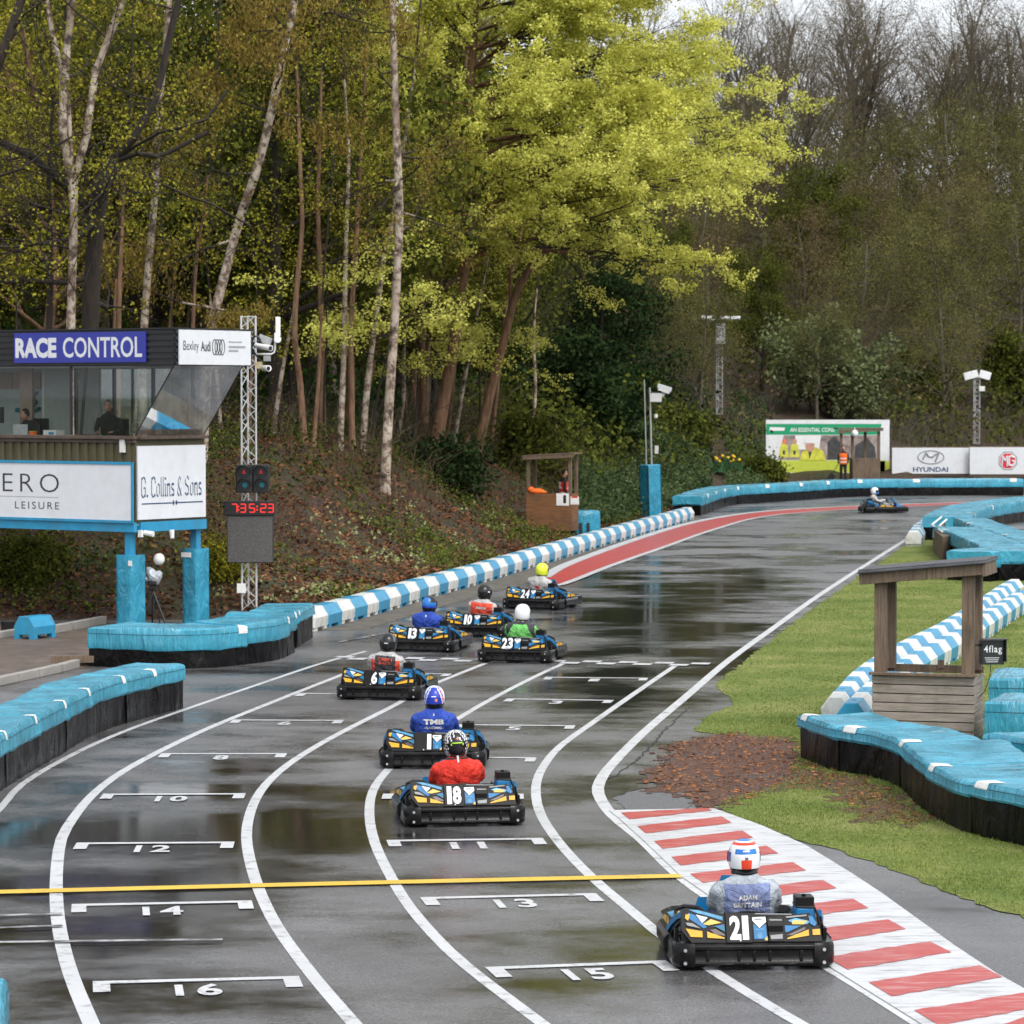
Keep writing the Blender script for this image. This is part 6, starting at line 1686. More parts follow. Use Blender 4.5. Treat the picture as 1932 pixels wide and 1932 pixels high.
driver(karts["10"], "driver in a coral vest with pale sleeves and a black helmet", s10, lambda az, el: 'white' if (50 < az < 75 and abs(el - .1) < .1) else 'black', yaw=-10, lean=.09)
driver(karts["24"], "driver in a pale grey jacket with a bright yellow helmet", lambda c: 'darkgrey' if legs(c) else ('coral' if abs(c.x) < .05 and .44 < c.z < .51 else ('darkblue' if c.y > .66 else 'grey')), lambda az, el: 'black' if el < -.74 else 'yellow', [("RACE", -.06, .06, .545, .585, .02, 1.0)], 'white', yaw=-12, lean=.10)
driver(karts["15"], "driver in white with a white helmet sitting in the far side-on kart", lambda c: 'darkgrey' if legs(c) else 'grey', lambda az, el: 'midblue' if abs(az) > 100 and el < .3 else ('black' if el < -.7 else 'white'))

# ================================================================== STANDING AND SITTING PEOPLE
M_SKIN = mat("skin", (.50, .26, .18), .5, .08, 8); M_HAIRD = mat("dark hair", (.014, .011, .010), .6, .3, 20); M_HAIRG = mat("short grey hair", (.16, .15, .14), .7, .3, 20)
M_CLOTHB = suit_mat("black clothing", (.014, .014, .016)); M_HIVIS = suit_mat("orange vest", (.90, .16, .02)); M_REDV = suit_mat("red vest", (.75, .04, .03)); M_STRIPE = mat("reflective stripe", (.75, .75, .72), .4); M_LIMEV = mat("lime", (.55, .75, .08), .5)
def face_parts(o, c, yaw, hairm, cap=None):
    """face features and hair for a head centred at c, looking along +y turned by yaw"""
    R = Matrix.Rotation(yaw, 3, 'Z')
    mb = MB()
    for s in (-1, 1): mb.ellipsoid(c + R @ Vector((s * .032, .082, .012)), (.012, .008, .008), 8, 6, 0)
    mb.ellipsoid(c + R @ Vector((0, .088, -.052)), (.026, .008, .008), 8, 6, 1)
    for s in (-1, 1): mb.box(c + R @ Vector((s * .032, .088, .032)), (.032, .008, .007), 0, M=R)
    mb.build("face", [M_HAIRD, mat("lips", (.33, .12, .10), .5)], o)
    mb = MB(); mb.ellipsoid(c + R @ Vector((0, -.014, .028)), (.086, .100, .108), 16, 10)
    mb.v = [tuple(Vector(v) if (Vector(v) - c).dot(R @ Vector((0, 1, 0))) < .05 or (Vector(v) - c).z > .062 else c + (Vector(v) - c) * .72) for v in mb.v]
    mb.build("hair" if cap is None else "cap", hairm if cap is None else cap, o, smooth=True)
def person(loc, rz, label, kind, top, lower, hairm, cap=None, head_yaw=0.0, pose='stand'):
    mb = MB()
    if pose == 'stand':
        hip = .93
        mb.rings(torso_rings([(0, hip - .1, .16, .11), (0, hip, .175, .12), (0, hip + .15, .16, .11), (.0, hip + .32, .18, .12), (0, hip + .46, .20, .115), (0, hip + .53, .15, .09), (0, hip + .57, .07, .06)]))
        for s in (-1, 1):
            mb.tube([(s * .09, 0, hip - .05), (s * .10, .02, .50), (s * .10, -.01, .10)], [.095, .068, .05], 12); mb.tube([(s * .10, -.04, .045), (s * .11, .14, .035)], [.05, .04], 10)
            mb.tube([(s * .19, 0, hip + .46), (s * .245, -.02, hip + .2), (s * .235, .12, hip + .0)], [.062, .048, .036], 10); mb.ellipsoid((s * .232, .15, hip - .03), (.032, .045, .04), 10, 8)
            for k in range(4): mb.tube([(s * .232 + (k - 1.5) * .014, .17, hip - .045), (s * .225 + (k - 1.5) * .014, .20, hip - .085)], .009, 6)
            mb.tube([(s * .21, .165, hip - .02), (s * .19, .19, hip - .05)], .010, 6)
        hc = Vector((0, .02, hip + .72)); mb.tube([(0, 0, hip + .54), hc], .052, 10)
    else:
        mb.rings(torso_rings([(0, -.05, .18, .13), (0, .10, .175, .13), (.03, .30, .19, .13), (.06, .44, .21, .12), (.07, .52, .15, .09), (.08, .56, .07, .06)]))
        for s in (-1, 1):
            mb.tube([(s * .20, .06, .45), (s * .27, .10, .22), (s * .15, .36, .16)], [.066, .052, .040], 10); mb.ellipsoid((s * .13, .40, .16), (.035, .05, .025), 10, 8)
            for k in range(4): mb.tube([(s * .13 + (k - 1.5) * .015, .43, .16), (s * .12 + (k - 1.5) * .015, .48, .15)], .009, 6)
            mb.tube([(s * .11, .39, .165), (s * .085, .43, .16)], .010, 6)
            mb.tube([(s * .09, 0, .0), (s * .12, .42, .02), (s * .12, .45, -.40)], [.09, .075, .05], 10); mb.tube([(s * .12, .42, -.42), (s * .12, .58, -.43)], [.05, .04], 8)
        hc = Vector((0, .12 if pose == 'sit' else .20, .71 if pose == 'sit' else .66)); mb.tube([(0, .08, .52), hc], .052, 10)
    R = Matrix.Rotation(head_yaw, 3, 'Z')
    mb.ellipsoid(hc, (.078, .095, .118), 16, 12, M=R); mb.ellipsoid(hc + R @ Vector((0, .098, -.015)), (.014, .018, .022), 8, 6)
    for s in (-1, 1): mb.ellipsoid(hc + R @ Vector((s * .08, .0, -.01)), (.012, .022, .032), 8, 6)
    me = remesh(mb, .012, 3); me.name = "person"
    for m_ in (top, lower, M_SKIN): me.materials.append(m_)
    hipz = .90 if pose == 'stand' else .05
    nz = hc.z - .115
    def fm(c):
        if c.z > nz: return 2
        if pose == 'stand' and abs(c.x) > .2 and c.z < hipz + .02: return 2
        if pose != 'stand' and c.y > .37 and c.z > .1: return 2
        return 1 if c.z < hipz else 0
    me.polygons.foreach_set('material_index', [fm(p.center) for p in me.polygons])
    o = np_obj("person", me); o.location = loc; o.rotation_euler = (0, 0, rz); tag(o, label, "person")
    face_parts(o, hc, head_yaw, hairm, cap)
    return o
def vest(o, m_, z0, z1, rx=.205, ry=.135, stripes=True, cy=0.0):
    mb = MB(); mb.rings(torso_rings([(cy, z0, rx * .93, ry), (cy, z0 + .15, rx * .90, ry * .98), (cy, z0 + .32, rx * .99, ry), (cy, z1, rx * 1.04, ry * .95), (cy, z1 + .04, rx * .75, ry * .75)], 24))
    v = mb.build("vest", m_, o, smooth=50)
    if stripes:
        mb = MB()
        for z in (z0 + .08, z0 + .25): mb.rings(torso_rings([(cy, z, rx * .945, ry * 1.02), (cy, z + .05, rx * .945, ry * 1.02)], 24))
        for s in (-1, 1): mb.box((s * .09, -ry - cy * 0 - .004, z0 + .36), (.05, .012, .22))
        mb.build("reflective_stripe", M_STRIPE, v)
# marshal in the brown hut, facing right
lo = Vector((p1.x + .38, p1.y + .05, p1.z + .22)); m1 = person(lo, rad(-80), "marshal in black with a red vest standing in the brown hut", 'm', M_CLOTHB, M_CLOTHB, M_HAIRD, cap=M_CLOTHB); vest(m1, M_REDV, .90, 1.36)
pm = P(1591, 908, 152.6); m2 = person(Vector((pm.x, pm.y, pm.z - .05)), rad(165), "marshal in an orange vest and dark cap standing before the worker hoarding", 'm', M_CLOTHB, M_CLOTHB, M_HAIRD, cap=M_CLOTHB, head_yaw=rad(15)); vest(m2, M_HIVIS, .88, 1.38)
mb = MB(); mb.tube([(0, 0, 1.0), (-.55, -.1, .15)], .016, 6); mb.box((-.42, -.1, .25), (.3, .05, .35), M=Matrix.Rotation(rad(35), 3, 'Y'))
o = mb.build("furled_flag", M_CLOTHB, loc=(pm.x - .2, pm.y - .25, pm.z - .05)); tag(o, "dark furled flag held low by the orange vested marshal", "flag")
o = person(rcw(-3.78, 1.15, 3.74), rad(180) - TH, "person in dark clothes leaning over the cabin desk, dark hair", 'm', M_CLOTHB, M_CLOTHB, M_HAIRD, pose='lean', head_yaw=rad(-25))
o = person(rcw(-1.62, 1.25, 3.88), rad(180) - TH + rad(25), "person in black sitting upright behind the cabin window, short grey hair", 'm', M_CLOTHB, M_CLOTHB, M_HAIRG, pose='sit', head_yaw=rad(20))
for x, y, l in ((-3.78, 1.2, "dark office chair under the person leaning over the desk"), (-1.62, 1.35, "dark office chair under the upright person in black")):
    r = empty("office_chair", rcw(x, y, 3.29), -TH); tag(r, l, "chair", "chairs in the cabin")
    mb = MB(); mb.box((0, 0, .42), (.46, .46, .07)); mb.build("seat", M_CLOTHB, r, bevel=.02)
    mb = MB(); mb.box((0, .25, .78), (.44, .06, .5)); mb.build("backrest", M_CLOTHB, r, bevel=.02)
    mb = MB(); mb.cyl((0, 0, .05), (0, 0, .4), .03, n=8)
    for a in range(5): mb.tube([(0, 0, .08), (.26 * math.cos(a * 1.257), .26 * math.sin(a * 1.257), .03)], .018, 6)
    mb.build("base", M_BLACKP, r)
# ================================================================== TREES
def nrm(v): return v / max(np.linalg.norm(v), 1e-9)
def seg_mesh(S, big=.05):
    """tapered limbs: list of (p0, p1, r0, r1) -> verts, quads; thick ones get 8 sides, thin ones 3"""
    Vs, Qs, off = [], [], 0
    P0 = np.array([s[0] for s in S]); P1 = np.array([s[1] for s in S]); R0 = np.array([s[2] for s in S]); R1 = np.array([s[3] for s in S])
    for sel, n in ((R0 >= big, 8), ((R0 < big), 3)):
        if not sel.any(): continue
        p0, p1, r0, r1 = P0[sel], P1[sel], R0[sel], R1[sel]
        d = p1 - p0; L = np.linalg.norm(d, axis=1, keepdims=True); d = d / np.maximum(L, 1e-9)
        if n == 8: p1 = p1 + d * (r1[:, None] * .35); p0 = p0 - d * (r0[:, None] * .15)
        ref = np.where(np.abs(d[:, 2:3]) < .9, np.array([[0, 0, 1.0]]), np.array([[1.0, 0, 0]]))
        u = np.cross(d, ref); u /= np.linalg.norm(u, axis=1, keepdims=True); w = np.cross(u, d)
        a = 2 * np.pi * np.arange(n) / n
        ring = u[:, None, :] * np.cos(a)[None, :, None] + w[:, None, :] * np.sin(a)[None, :, None]
        V = np.concatenate([p0[:, None] + ring * r0[:, None, None], p1[:, None] + ring * r1[:, None, None]], 1)
        m = len(p0); k = np.arange(n); base = (np.arange(m) * 2 * n)[:, None, None] + off
        q = np.stack([k, (k + 1) % n, n + (k + 1) % n, n + k], -1)[None] + base
        Vs.append(V.reshape(-1, 3)); Qs.append(q.reshape(-1, 4)); off += m * 2 * n
    return np.concatenate(Vs), np.concatenate(Qs)
def leaf_geo(C, per, spread, size, rng, droop=0.0, aspect=.7, flat=0.0):
    """small leaf-sized faces scattered round the cluster centres C"""
    C = np.repeat(np.asarray(C), per, 0); n = len(C)
    p = C + rng.normal(0, 1, (n, 3)) * np.array([spread, spread, spread * (1 - .45 * flat)])
    d = rng.normal(0, 1, (n, 3)); d[:, 2] = d[:, 2] * (1 - flat) - droop * 3; d /= np.linalg.norm(d, axis=1, keepdims=True)
    r = rng.normal(0, 1, (n, 3)); u = np.cross(d, r); u /= np.linalg.norm(u, axis=1, keepdims=True)
    s = (size * rng.uniform(.55, 1.35, n))[:, None]
    V = np.stack([p - d * s * .5, p + u * s * aspect * .5, p + d * s * .5, p - u * s * aspect * .5], 1)
    return V.reshape(-1, 3), np.arange(n * 4).reshape(-1, 4)
def grow(rng, p, d, L, r, lvl, sp, S, T):
    n = sp['steps'][lvl]; st = L / n; pts = [p]; ds = [d]; rs = [r]
    for i in range(n):
        d = nrm(d + rng.normal(0, sp['wob'][lvl], 3) + np.array([0, 0, sp['up'][lvl]]))
        q = p + d * st; r2 = r * (1 - sp.get('taper', .75) * (i + 1) / n)
        S.append((p, q, rs[-1], r2)); p = q; pts.append(p); ds.append(d); rs.append(r2)
    if lvl == len(sp['kids']):
        T.extend(pts[1:]); return
    for k in range(sp['kids'][lvl]):
        t = sp['tmin'][lvl] + (1 - sp['tmin'][lvl]) * (k + rng.uniform(.2, 1)) / sp['kids'][lvl]; t = min(t, .999)
        i = int(t * n); f = t * n - i
        b = pts[i] + (pts[i + 1] - pts[i]) * f; dd = ds[min(i + 1, n)]
        perp = nrm(np.cross(dd, rng.normal(0, 1, 3))); a = rad(sp['ang'][lvl]) * rng.uniform(.7, 1.25)
        cd = nrm(dd * math.cos(a) + perp * math.sin(a)); cd[2] *= sp.get('flat', 1.0); cd = nrm(cd)
        grow(rng, b, cd, L * sp['ratio'][lvl] * (1.1 - .5 * t) * rng.uniform(.75, 1.25), max(rs[i] * .62, .006), lvl + 1, sp, S, T)
# bark and leaf materials
def mat_birch():
    m, nt, b = new_mat("birch bark")
    tc = nt.nodes.new("ShaderNodeTexCoord"); mp = nt.nodes.new("ShaderNodeMapping"); mp.inputs['Scale'].default_value = (3.6, 3.6, 3.2)
    nt.links.new(tc.outputs['Object'], mp.inputs['Vector'])
    n1 = _noise(nt, 1.0, 6, .7, mp.outputs[0]); n2 = _noise(nt, .8, 4, .6, tc.outputs['Object'])
    r = _ramp(nt, n1.outputs['Fac'], [(.36, (.03, .022, .018)), (.46, (.17, .12, .085)), (.54, (.46, .39, .31)), (.75, (.60, .53, .45))])
    r2 = _ramp(nt, n2.outputs['Fac'], [(.45, 0.0), (.7, .7)])
    nt.links.new(_mix(nt, r.outputs[0], (.13, .075, .045), r2.outputs[0]), b.inputs['Base Color']); b.inputs['Roughness'].default_value = .8
    _bump(nt, b, n1.outputs['Fac'], .5, .03); return m
def mat_bark(name, c, hi, moss=(.075, .08, .03)):
    m, nt, b = new_mat(name)
    tc = nt.nodes.new("ShaderNodeTexCoord"); mp = nt.nodes.new("ShaderNodeMapping"); mp.inputs['Scale'].default_value = (9, 9, 1.6)
    nt.links.new(tc.outputs['Object'], mp.inputs['Vector'])
    n1 = _noise(nt, 1.0, 6, .7, mp.outputs[0]); n2 = _noise(nt, 1.1, 4, .6, tc.outputs['Object'])
    r = _ramp(nt, n1.outputs['Fac'], [(.35, c), (.7, hi)]); r2 = _ramp(nt, n2.outputs['Fac'], [(.48, 0.0), (.75, .6)])
    nt.links.new(_mix(nt, r.outputs[0], moss, r2.outputs[0]), b.inputs['Base Color']); b.inputs['Roughness'].default_value = .9
    _bump(nt, b, n1.outputs['Fac'], .8, .04); return m
B_BIRCH = mat_birch(); B_BROWN = mat_bark("reddish brown bark", (.095, .048, .026), (.30, .17, .098)); B_DARK = mat_bark("dark wet bark", (.010, .008, .006), (.045, .031, .021), (.02, .021, .010)); B_GREY = mat_bark("grey brown twigs", (.055, .046, .033), (.17, .14, .10))
F_MAPLE = leaf_mat("yellow green maple flowers", (.37, .38, .06), (.80, .79, .20), .42, .5)
F_SPRING = leaf_mat("fresh spring leaves", (.018, .022, .005), (.38, .355, .045), .33, 1.3)
F_GREEN = leaf_mat("mid green leaves", (.018, .028, .007), (.135, .150, .028), .28, .9)
F_IVY = leaf_mat("emerald ground ivy", (.014, .045, .010), (.06, .13, .025), .25, .5)
F_DARK = leaf_mat("dark evergreen leaves", (.007, .016, .007), (.035, .058, .020), .15, .8)
F_CATKIN = leaf_mat("ochre catkins", (.09, .066, .016), (.29, .21, .055), .3, .6)
F_PALE = leaf_mat("silvery green leaves", (.06, .085, .035), (.24, .28, .13), .25, .6)
F_OLIVE = leaf_mat("olive haze of buds", (.055, .058, .020), (.20, .19, .065), .3, .6)
F_RUST = leaf_mat("russet buds", (.06, .046, .022), (.20, .15, .07), .3, .6)
def build_tree(name, root_loc, S, crowns, bark, label=None, group=None, thin=None, cat="tree"):
    """trunk part + one crown part per leaf kind"""
    r = empty(name, root_loc)
    if label: tag(r, label, cat, group)
    o = np.array(root_loc)
    thick = [q_ for q_ in S if q_[2] >= .042]; fine = [q_ for q_ in S if q_[2] < .042]
    V, Q = seg_mesh(thick or fine); mi = np.zeros(len(Q), np.int32)
    if thick and fine:
        V2, Q2 = seg_mesh(fine); Q = np.concatenate([Q, Q2 + len(V)]); V = np.concatenate([V, V2]); mi = np.concatenate([mi, np.ones(len(Q2), np.int32)])
    np_obj("trunk", np_mesh("trunk", V - o, Q, mats=[bark, B_DARK], qmi=mi, smooth=True), r)
    for (LV, LQ, m_) in crowns:
        np_obj("crown", np_mesh("crown", LV - o, LQ, mats=[m_]), r)
    return r
def trunk_path(px, rpx0, rpx1, wob=.25, seed=0):
    """traced stem: picture points (foot first) -> points in space at the foot's distance, with radii"""
    rng = np.random.default_rng(seed); b = TP(*px[0]); Z = b.y; out = [np.array(b) - np.array([0, 0, .3])]
    dz = 0
    for (x, y) in px[1:]:
        dz += rng.normal(0, wob); out.append(np.array(P(x, y, Z + dz)))
    k = Z / 5950.0
    # resample smoothly
    pts = [Vector(p) for p in out]; c = curve(pts, .55); n = len(c)
    R = [(rpx0 + (rpx1 - rpx0) * (i / (n - 1)) ** .8) * k for i in range(n)]
    R[0] *= 1.35
    S = [(np.array(c[i]), np.array(c[i + 1]), R[i], R[i + 1]) for i in range(n - 1)]
    return S, b, Z
SP_SIDE = dict(steps=[6, 4, 3], kids=[5, 4], wob=[.13, .18, .22], up=[.03, .02, -.01], tmin=[.25, .2], ang=[48, 50], ratio=[.55, .5], taper=.8)
def side_branches(S, rng, T, n, y_from, L0, L1, elev=(5, 45), sp=SP_SIDE, az=None, rscale=.38):
    """limbs leaving a traced stem above a share of its length"""
    m = len(S)
    for k in range(n):
        i = int(m * (y_from + (1 - y_from) * rng.uniform(0, 1))); i = min(i, m - 1)
        p = S[i][0]; a = rng.uniform(0, 2 * math.pi) if az is None else rng.normal(az[0], az[1]); e = rad(rng.uniform(*elev))
        d = np.array([math.cos(a) * math.cos(e), math.sin(a) * math.cos(e), math.sin(e)])
        L = L0 + (L1 - L0) * rng.uniform(0, 1); grow(rng, p, d, L, min(S[i][2] * rscale, .075), 0, sp, S, T)
def pick(T, n, rng):
    T = np.array(T)
    return T[rng.choice(len(T), min(n, len(T)), replace=False)]
TRACED = [
 # name, label, stems [(points, r0, r1)], bark, side (n, from, Lmin, Lmax, elev), leaves [(material, clusters, per, spread, size, droop)], seed
 ("birch_tree", "tall pale birch that forks into a V above the race control sign", [([(128, 880), (130, 700), (133, 622), (136, 530), (139, 408), (136, 342)], 13, 11), ([(128, 880), (133, 622), (139, 408), (136, 342), (119, 258), (121, 146), (130, 60), (139, -40)], 9, 7.5), ([(128, 880), (133, 622), (139, 408), (140, 340), (163, 258), (180, 136), (204, 75), (236, -10)], 8, 7), ([(128, 880), (133, 622), (139, 408), (118, 240), (116, 130), (98, 60), (84, -20)], 4, 5)], "birch", (10, .45, 2, 4, (10, 50)), [("spring", 260, 6, .28, .14, 0)], 1),
 ("oak_tree", "dark brown forked tree with black crooked limbs beside the V shaped birch", [([(166, 880), (168, 700), (170, 622), (177, 476), (190, 357), (211, 306)], 19, 15), ([(166, 880), (170, 622), (190, 357), (211, 306), (252, 262), (292, 190), (320, 68), (345, -30)], 13, 6), ([(166, 880), (170, 622), (190, 357), (211, 306), (258, 290), (296, 294), (318, 288), (391, 250)], 9, 4), ([(166, 880), (177, 476), (200, 330), (215, 305), (300, 250), (390, 225), (430, 170)], 7, 3), ([(166, 880), (177, 476), (200, 340), (260, 322), (300, 345), (360, 372), (400, 385), (470, 425)], 6, 2.2), ([(166, 880), (177, 476), (160, 385), (122, 350), (60, 295), (0, 268), (-60, 240)], 11, 7)], "dark", (14, .5, 2, 5, (-15, 40)), [("spring", 420, 5, .3, .13, 0)], 2),
 ("birch_tree", "leaning birch with patchy white bark right of the race control sign", [([(380, 880), (390, 700), (398, 622), (428, 503), (456, 401), (483, 326), (503, 252), (520, 170), (545, 60), (560, -30)], 11, 7)], "birch", (12, .4, 2, 3.5, (-20, 30)), [("catkin", 900, 8, .32, .20, .8), ("spring", 150, 5, .3, .13, 0)], 3),
 ("birch_tree", "slim grey stemmed tree right behind the dark forked trunk", [([(222, 880), (224, 619), (228, 480), (235, 357), (246, 200), (250, 60)], 7, 4), ([(222, 880), (216, 619), (222, 480), (226, 340), (215, 200)], 6, 4)], "brown", (8, .4, 2, 4, (0, 50)), [("green", 300, 6, .35, .16, 0)], 4),
 ("birch_tree", "slim mottled birch above the end of the race control sign", [([(268, 880), (272, 619), (282, 480), (292, 374), (299, 238), (310, 110), (322, -20)], 9, 5)], "birch", (8, .45, 2, 4, (0, 50)), [("catkin", 160, 8, .35, .18, .8), ("spring", 200, 6, .3, .14, 0)], 5),
 ("young_tree", "thin twin stemmed young tree beside the leaning birch", [([(358, 880), (364, 619), (374, 459), (386, 400), (392, 330)], 5, 3), ([(350, 880), (352, 640), (368, 480), (372, 380)], 4, 2.5)], "brown", (8, .4, 1.5, 3, (0, 50)), [("spring", 260, 6, .3, .14, 0)], 6),
 ("birch_tree", "straight pale birch at the middle of the bank, foot low on the slope", [([(725, 926), (733, 780), (743, 629), (748, 540), (751, 476), (754, 400), (752, 340), (748, 250), (745, 170), (742, 60), (740, -40)], 10, 6)], "birch", (16, .5, 1.8, 3.2, (-30, 30)), [("catkin", 260, 8, .30, .15, .8), ("spring", 350, 6, .3, .13, 0)], 7),
 ("birch_tree", "second slender white birch just left of the straight one", [([(682, 850), (692, 740), (705, 629), (716, 550), (726, 476), (736, 439), (748, 360)], 7, 4.5)], "birch", (7, .4, 1.5, 3, (0, 40)), [("spring", 200, 6, .3, .14, 0)], 8),
 ("tree", "brown trunk leaning right with a bare foot above the dark shrub", [([(797, 830), (797, 700), (797, 578), (806, 500), (811, 476), (830, 380)], 9, 5), ([(800, 830), (810, 640), (845, 476), (862, 425), (880, 350)], 7, 5)], "brown", (8, .4, 2, 4, (0, 40)), [("spring", 300, 6, .32, .15, 0)], 9),
 ("tree", "reddish trunk leaning right on the bank above the marshal hut", [([(880, 892), (905, 830), (930, 720), (954, 629), (977, 544), (1008, 493), (1060, 440)], 11, 5), ([(880, 892), (930, 720), (960, 600), (962, 520), (958, 420), (950, 330)], 7, 4)], "brown", (9, .5, 2, 4, (0, 40)), [("spring", 260, 6, .3, .15, 0)], 10),
 ("tree", "thin leaning stem with a broken look left of the reddish trunk", [([(868, 890), (884, 820)], 4, 3.5)], "brown", (3, .5, .6, 1.2, (20, 60)), [("green", 30, 5, .2, .12, 0)], 11),
 ("tree", "straight red brown trunk at the left of the bank", [([(491, 790), (492, 650), (488, 520), (486, 400), (484, 260)], 8, 5)], "brown", (9, .45, 2, 4, (0, 40)), [("spring", 300, 6, .32, .15, 0)], 12),
 ("tree", "slightly bent dark red trunk near the lattice tower", [([(575, 835), (566, 720), (556, 640), (560, 540), (570, 430), (566, 300)], 7, 4)], "brown", (8, .45, 2, 4, (0, 40)), [("spring", 260, 6, .32, .15, 0)], 13),
 ("tree", "slender brown trunk standing in brambles between bent trunk and birch", [([(610, 838), (607, 700), (607, 629), (604, 520), (600, 400), (604, 250)], 7.5, 4)], "brown", (8, .45, 2, 4, (0, 40)), [("spring", 300, 6, .32, .15, 0)], 14),
 ("tree", "mottled slim trunk partly hidden by yellow green sprays", [([(640, 850), (646, 740), (649, 646), (654, 425), (658, 300), (650, 150)], 6.5, 4)], "birch", (8, .45, 2, 4, (0, 40)), [("catkin", 140, 8, .35, .16, .8), ("spring", 200, 6, .32, .15, 0)], 15),
 ("tree", "dark slim trunk just right of the mottled one on the bank", [([(664, 850), (663, 740), (662, 620), (668, 520), (676, 380)], 7, 4)], "brown", (7, .45, 2, 4, (0, 40)), [("spring", 220, 6, .32, .15, 0)], 16),
 ("tree", "brown stem far left behind the race control roof", [([(60, 870), (92, 622), (95, 460), (92, 330), (100, 200), (96, 60)], 10, 6)], "dark", (14, .4, 2, 5, (-10, 40)), [("spring", 420, 6, .34, .15, 0)], 17),
 ("tree", "dark limbed tree at the top left corner of the wood", [([(-90, 880), (-85, 560), (-60, 350), (-30, 200), (20, 60), (60, -60)], 14, 8), ([(-90, 880), (-85, 560), (-40, 520), (30, 470), (110, 500), (150, 560)], 5, 1.5), ([(-90, 880), (-85, 560), (-20, 420), (60, 380), (90, 430), (125, 460)], 4, 1.5), ([(-90, 880), (-70, 400), (10, 260), (30, 340), (70, 440), (120, 560)], 4, 1.5), ([(-90, 880), (-60, 300), (0, 90), (60, 40), (120, 100), (180, 160)], 4, 2)], "dark", (16, .4, 2, 5, (-10, 40)), [("spring", 600, 6, .34, .15, 0)], 18),
 ("tree", "tall brown stem between the slim trunks behind the clock tower", [([(528, 800), (532, 680), (539, 561), (540, 430), (536, 300), (540, 120)], 6, 4)], "brown", (9, .4, 2, 4, (0, 40)), [("spring", 360, 6, .32, .15, 0)], 19),
 ("tree", "white stemmed birch crossing the top edge of the photo", [([(640, 820), (610, 500), (585, 250), (562, 90), (555, 40), (552, -40)], 7, 7)], "birch", (14, .45, 2, 4, (-20, 40)), [("catkin", 420, 8, .4, .18, .8), ("spring", 300, 6, .32, .15, 0)], 20),
]
BARK = dict(birch=B_BIRCH, brown=B_BROWN, dark=B_DARK, grey=B_GREY); LEAF = dict(spring=F_SPRING, green=F_GREEN, catkin=F_CATKIN, dark=F_DARK, maple=F_MAPLE, olive=F_OLIVE)
for name, label, stems, bark, side, leaves, seed in TRACED:
    rng = np.random.default_rng(seed * 17 + 3); S = []; T = []; b = None
    for k, (px, r0, r1) in enumerate(stems):
        if px[-1][1] > 0 and name != "oak_tree" and len(px) > 2:
            (xa, ya), (xb, yb) = px[-2], px[-1]; ye = -60 if k == 0 else yb - 160
            sl = max(-.35, min(.35, (xb - xa) / max(ya - yb, 1))); px = px + [(xb + sl * (yb - ye) * .5, (yb + ye) / 2), (xb + sl * (yb - ye) * .8, ye)]; r1 = 1.6 if k == 0 else .8
        s_, b_, Z_ = trunk_path(px, r0, r1, .12, seed)
        if k and len(stems) > 2: s_ = s_[len(s_) // 4:]
        base = s_[:]; t_ = []
        side_branches(base, rng, t_, max(4, side[0] // len(stems) + 1), side[1], side[2], side[3], side[4]); S += base; T += t_
        b = b or b_
    crowns = []
    for m_, n_, per, spr, size, droop in leaves:
        C = pick(T, int(n_ * (.55 if m_ != 'catkin' else .9)), rng); crowns.append((*leaf_geo(C, per * 2, spr * .45, size * .60, rng, droop, .45 if droop else .75), LEAF[m_]))
    build_tree(name, tuple(b), S, crowns, BARK[bark], label)

# ------------------------------------------------------------------ the big yellow-green maple
rng = np.random.default_rng(77)
S, mb0, MZ = trunk_path([(816, 864), (838, 750), (858, 640), (872, 530), (886, 440), (889, 340), (888, 200), (896, 60), (902, -60), (905, -150)], 14, 4, .15, 5)
base = S[:]; T = []
sp = dict(steps=[8, 5, 4], kids=[9, 5], wob=[.07, .12, .2], up=[-.012, .005, .01], tmin=[.22, .25], ang=[42, 45], ratio=[.42, .45], taper=.82, flat=.38)
zs = [s[0][2] for s in base]
for k in range(104):
    z = 9.4 + (20.0 - 9.4) * ((k + rng.uniform(0, 1)) / 104)
    i = min(range(len(base)), key=lambda j: abs(zs[j] - z)); p = base[i][0]
    a = rng.uniform(-math.pi, math.pi) if k % 3 == 0 else rng.normal(-.35, .75)
    reach = (9.9 if z < 12.5 else 9.9 - (z - 12.5) * .60) * (.62 + .38 * max(math.cos(a), -.15)) * rng.uniform(.70, 1.0)
    e = rad(rng.uniform(2, 24) + (z - 7) * 1.0)
    d = np.array([math.cos(a) * math.cos(e), math.sin(a) * math.cos(e), math.sin(e)])
    grow(rng, p, d, reach, min(base[i][2] * .5, .10), 0, sp, S, T)
T = np.array(T)
C = T[rng.uniform(0, 1, len(T)) < .66]
print("maple tips", len(T))
build_tree("maple_tree", tuple(mb0), S, [(*leaf_geo(C, 26, .115, .092, rng, 0, .8, .35), F_MAPLE)], B_BROWN, "great spreading maple in yellow green flower over the middle of the bank")
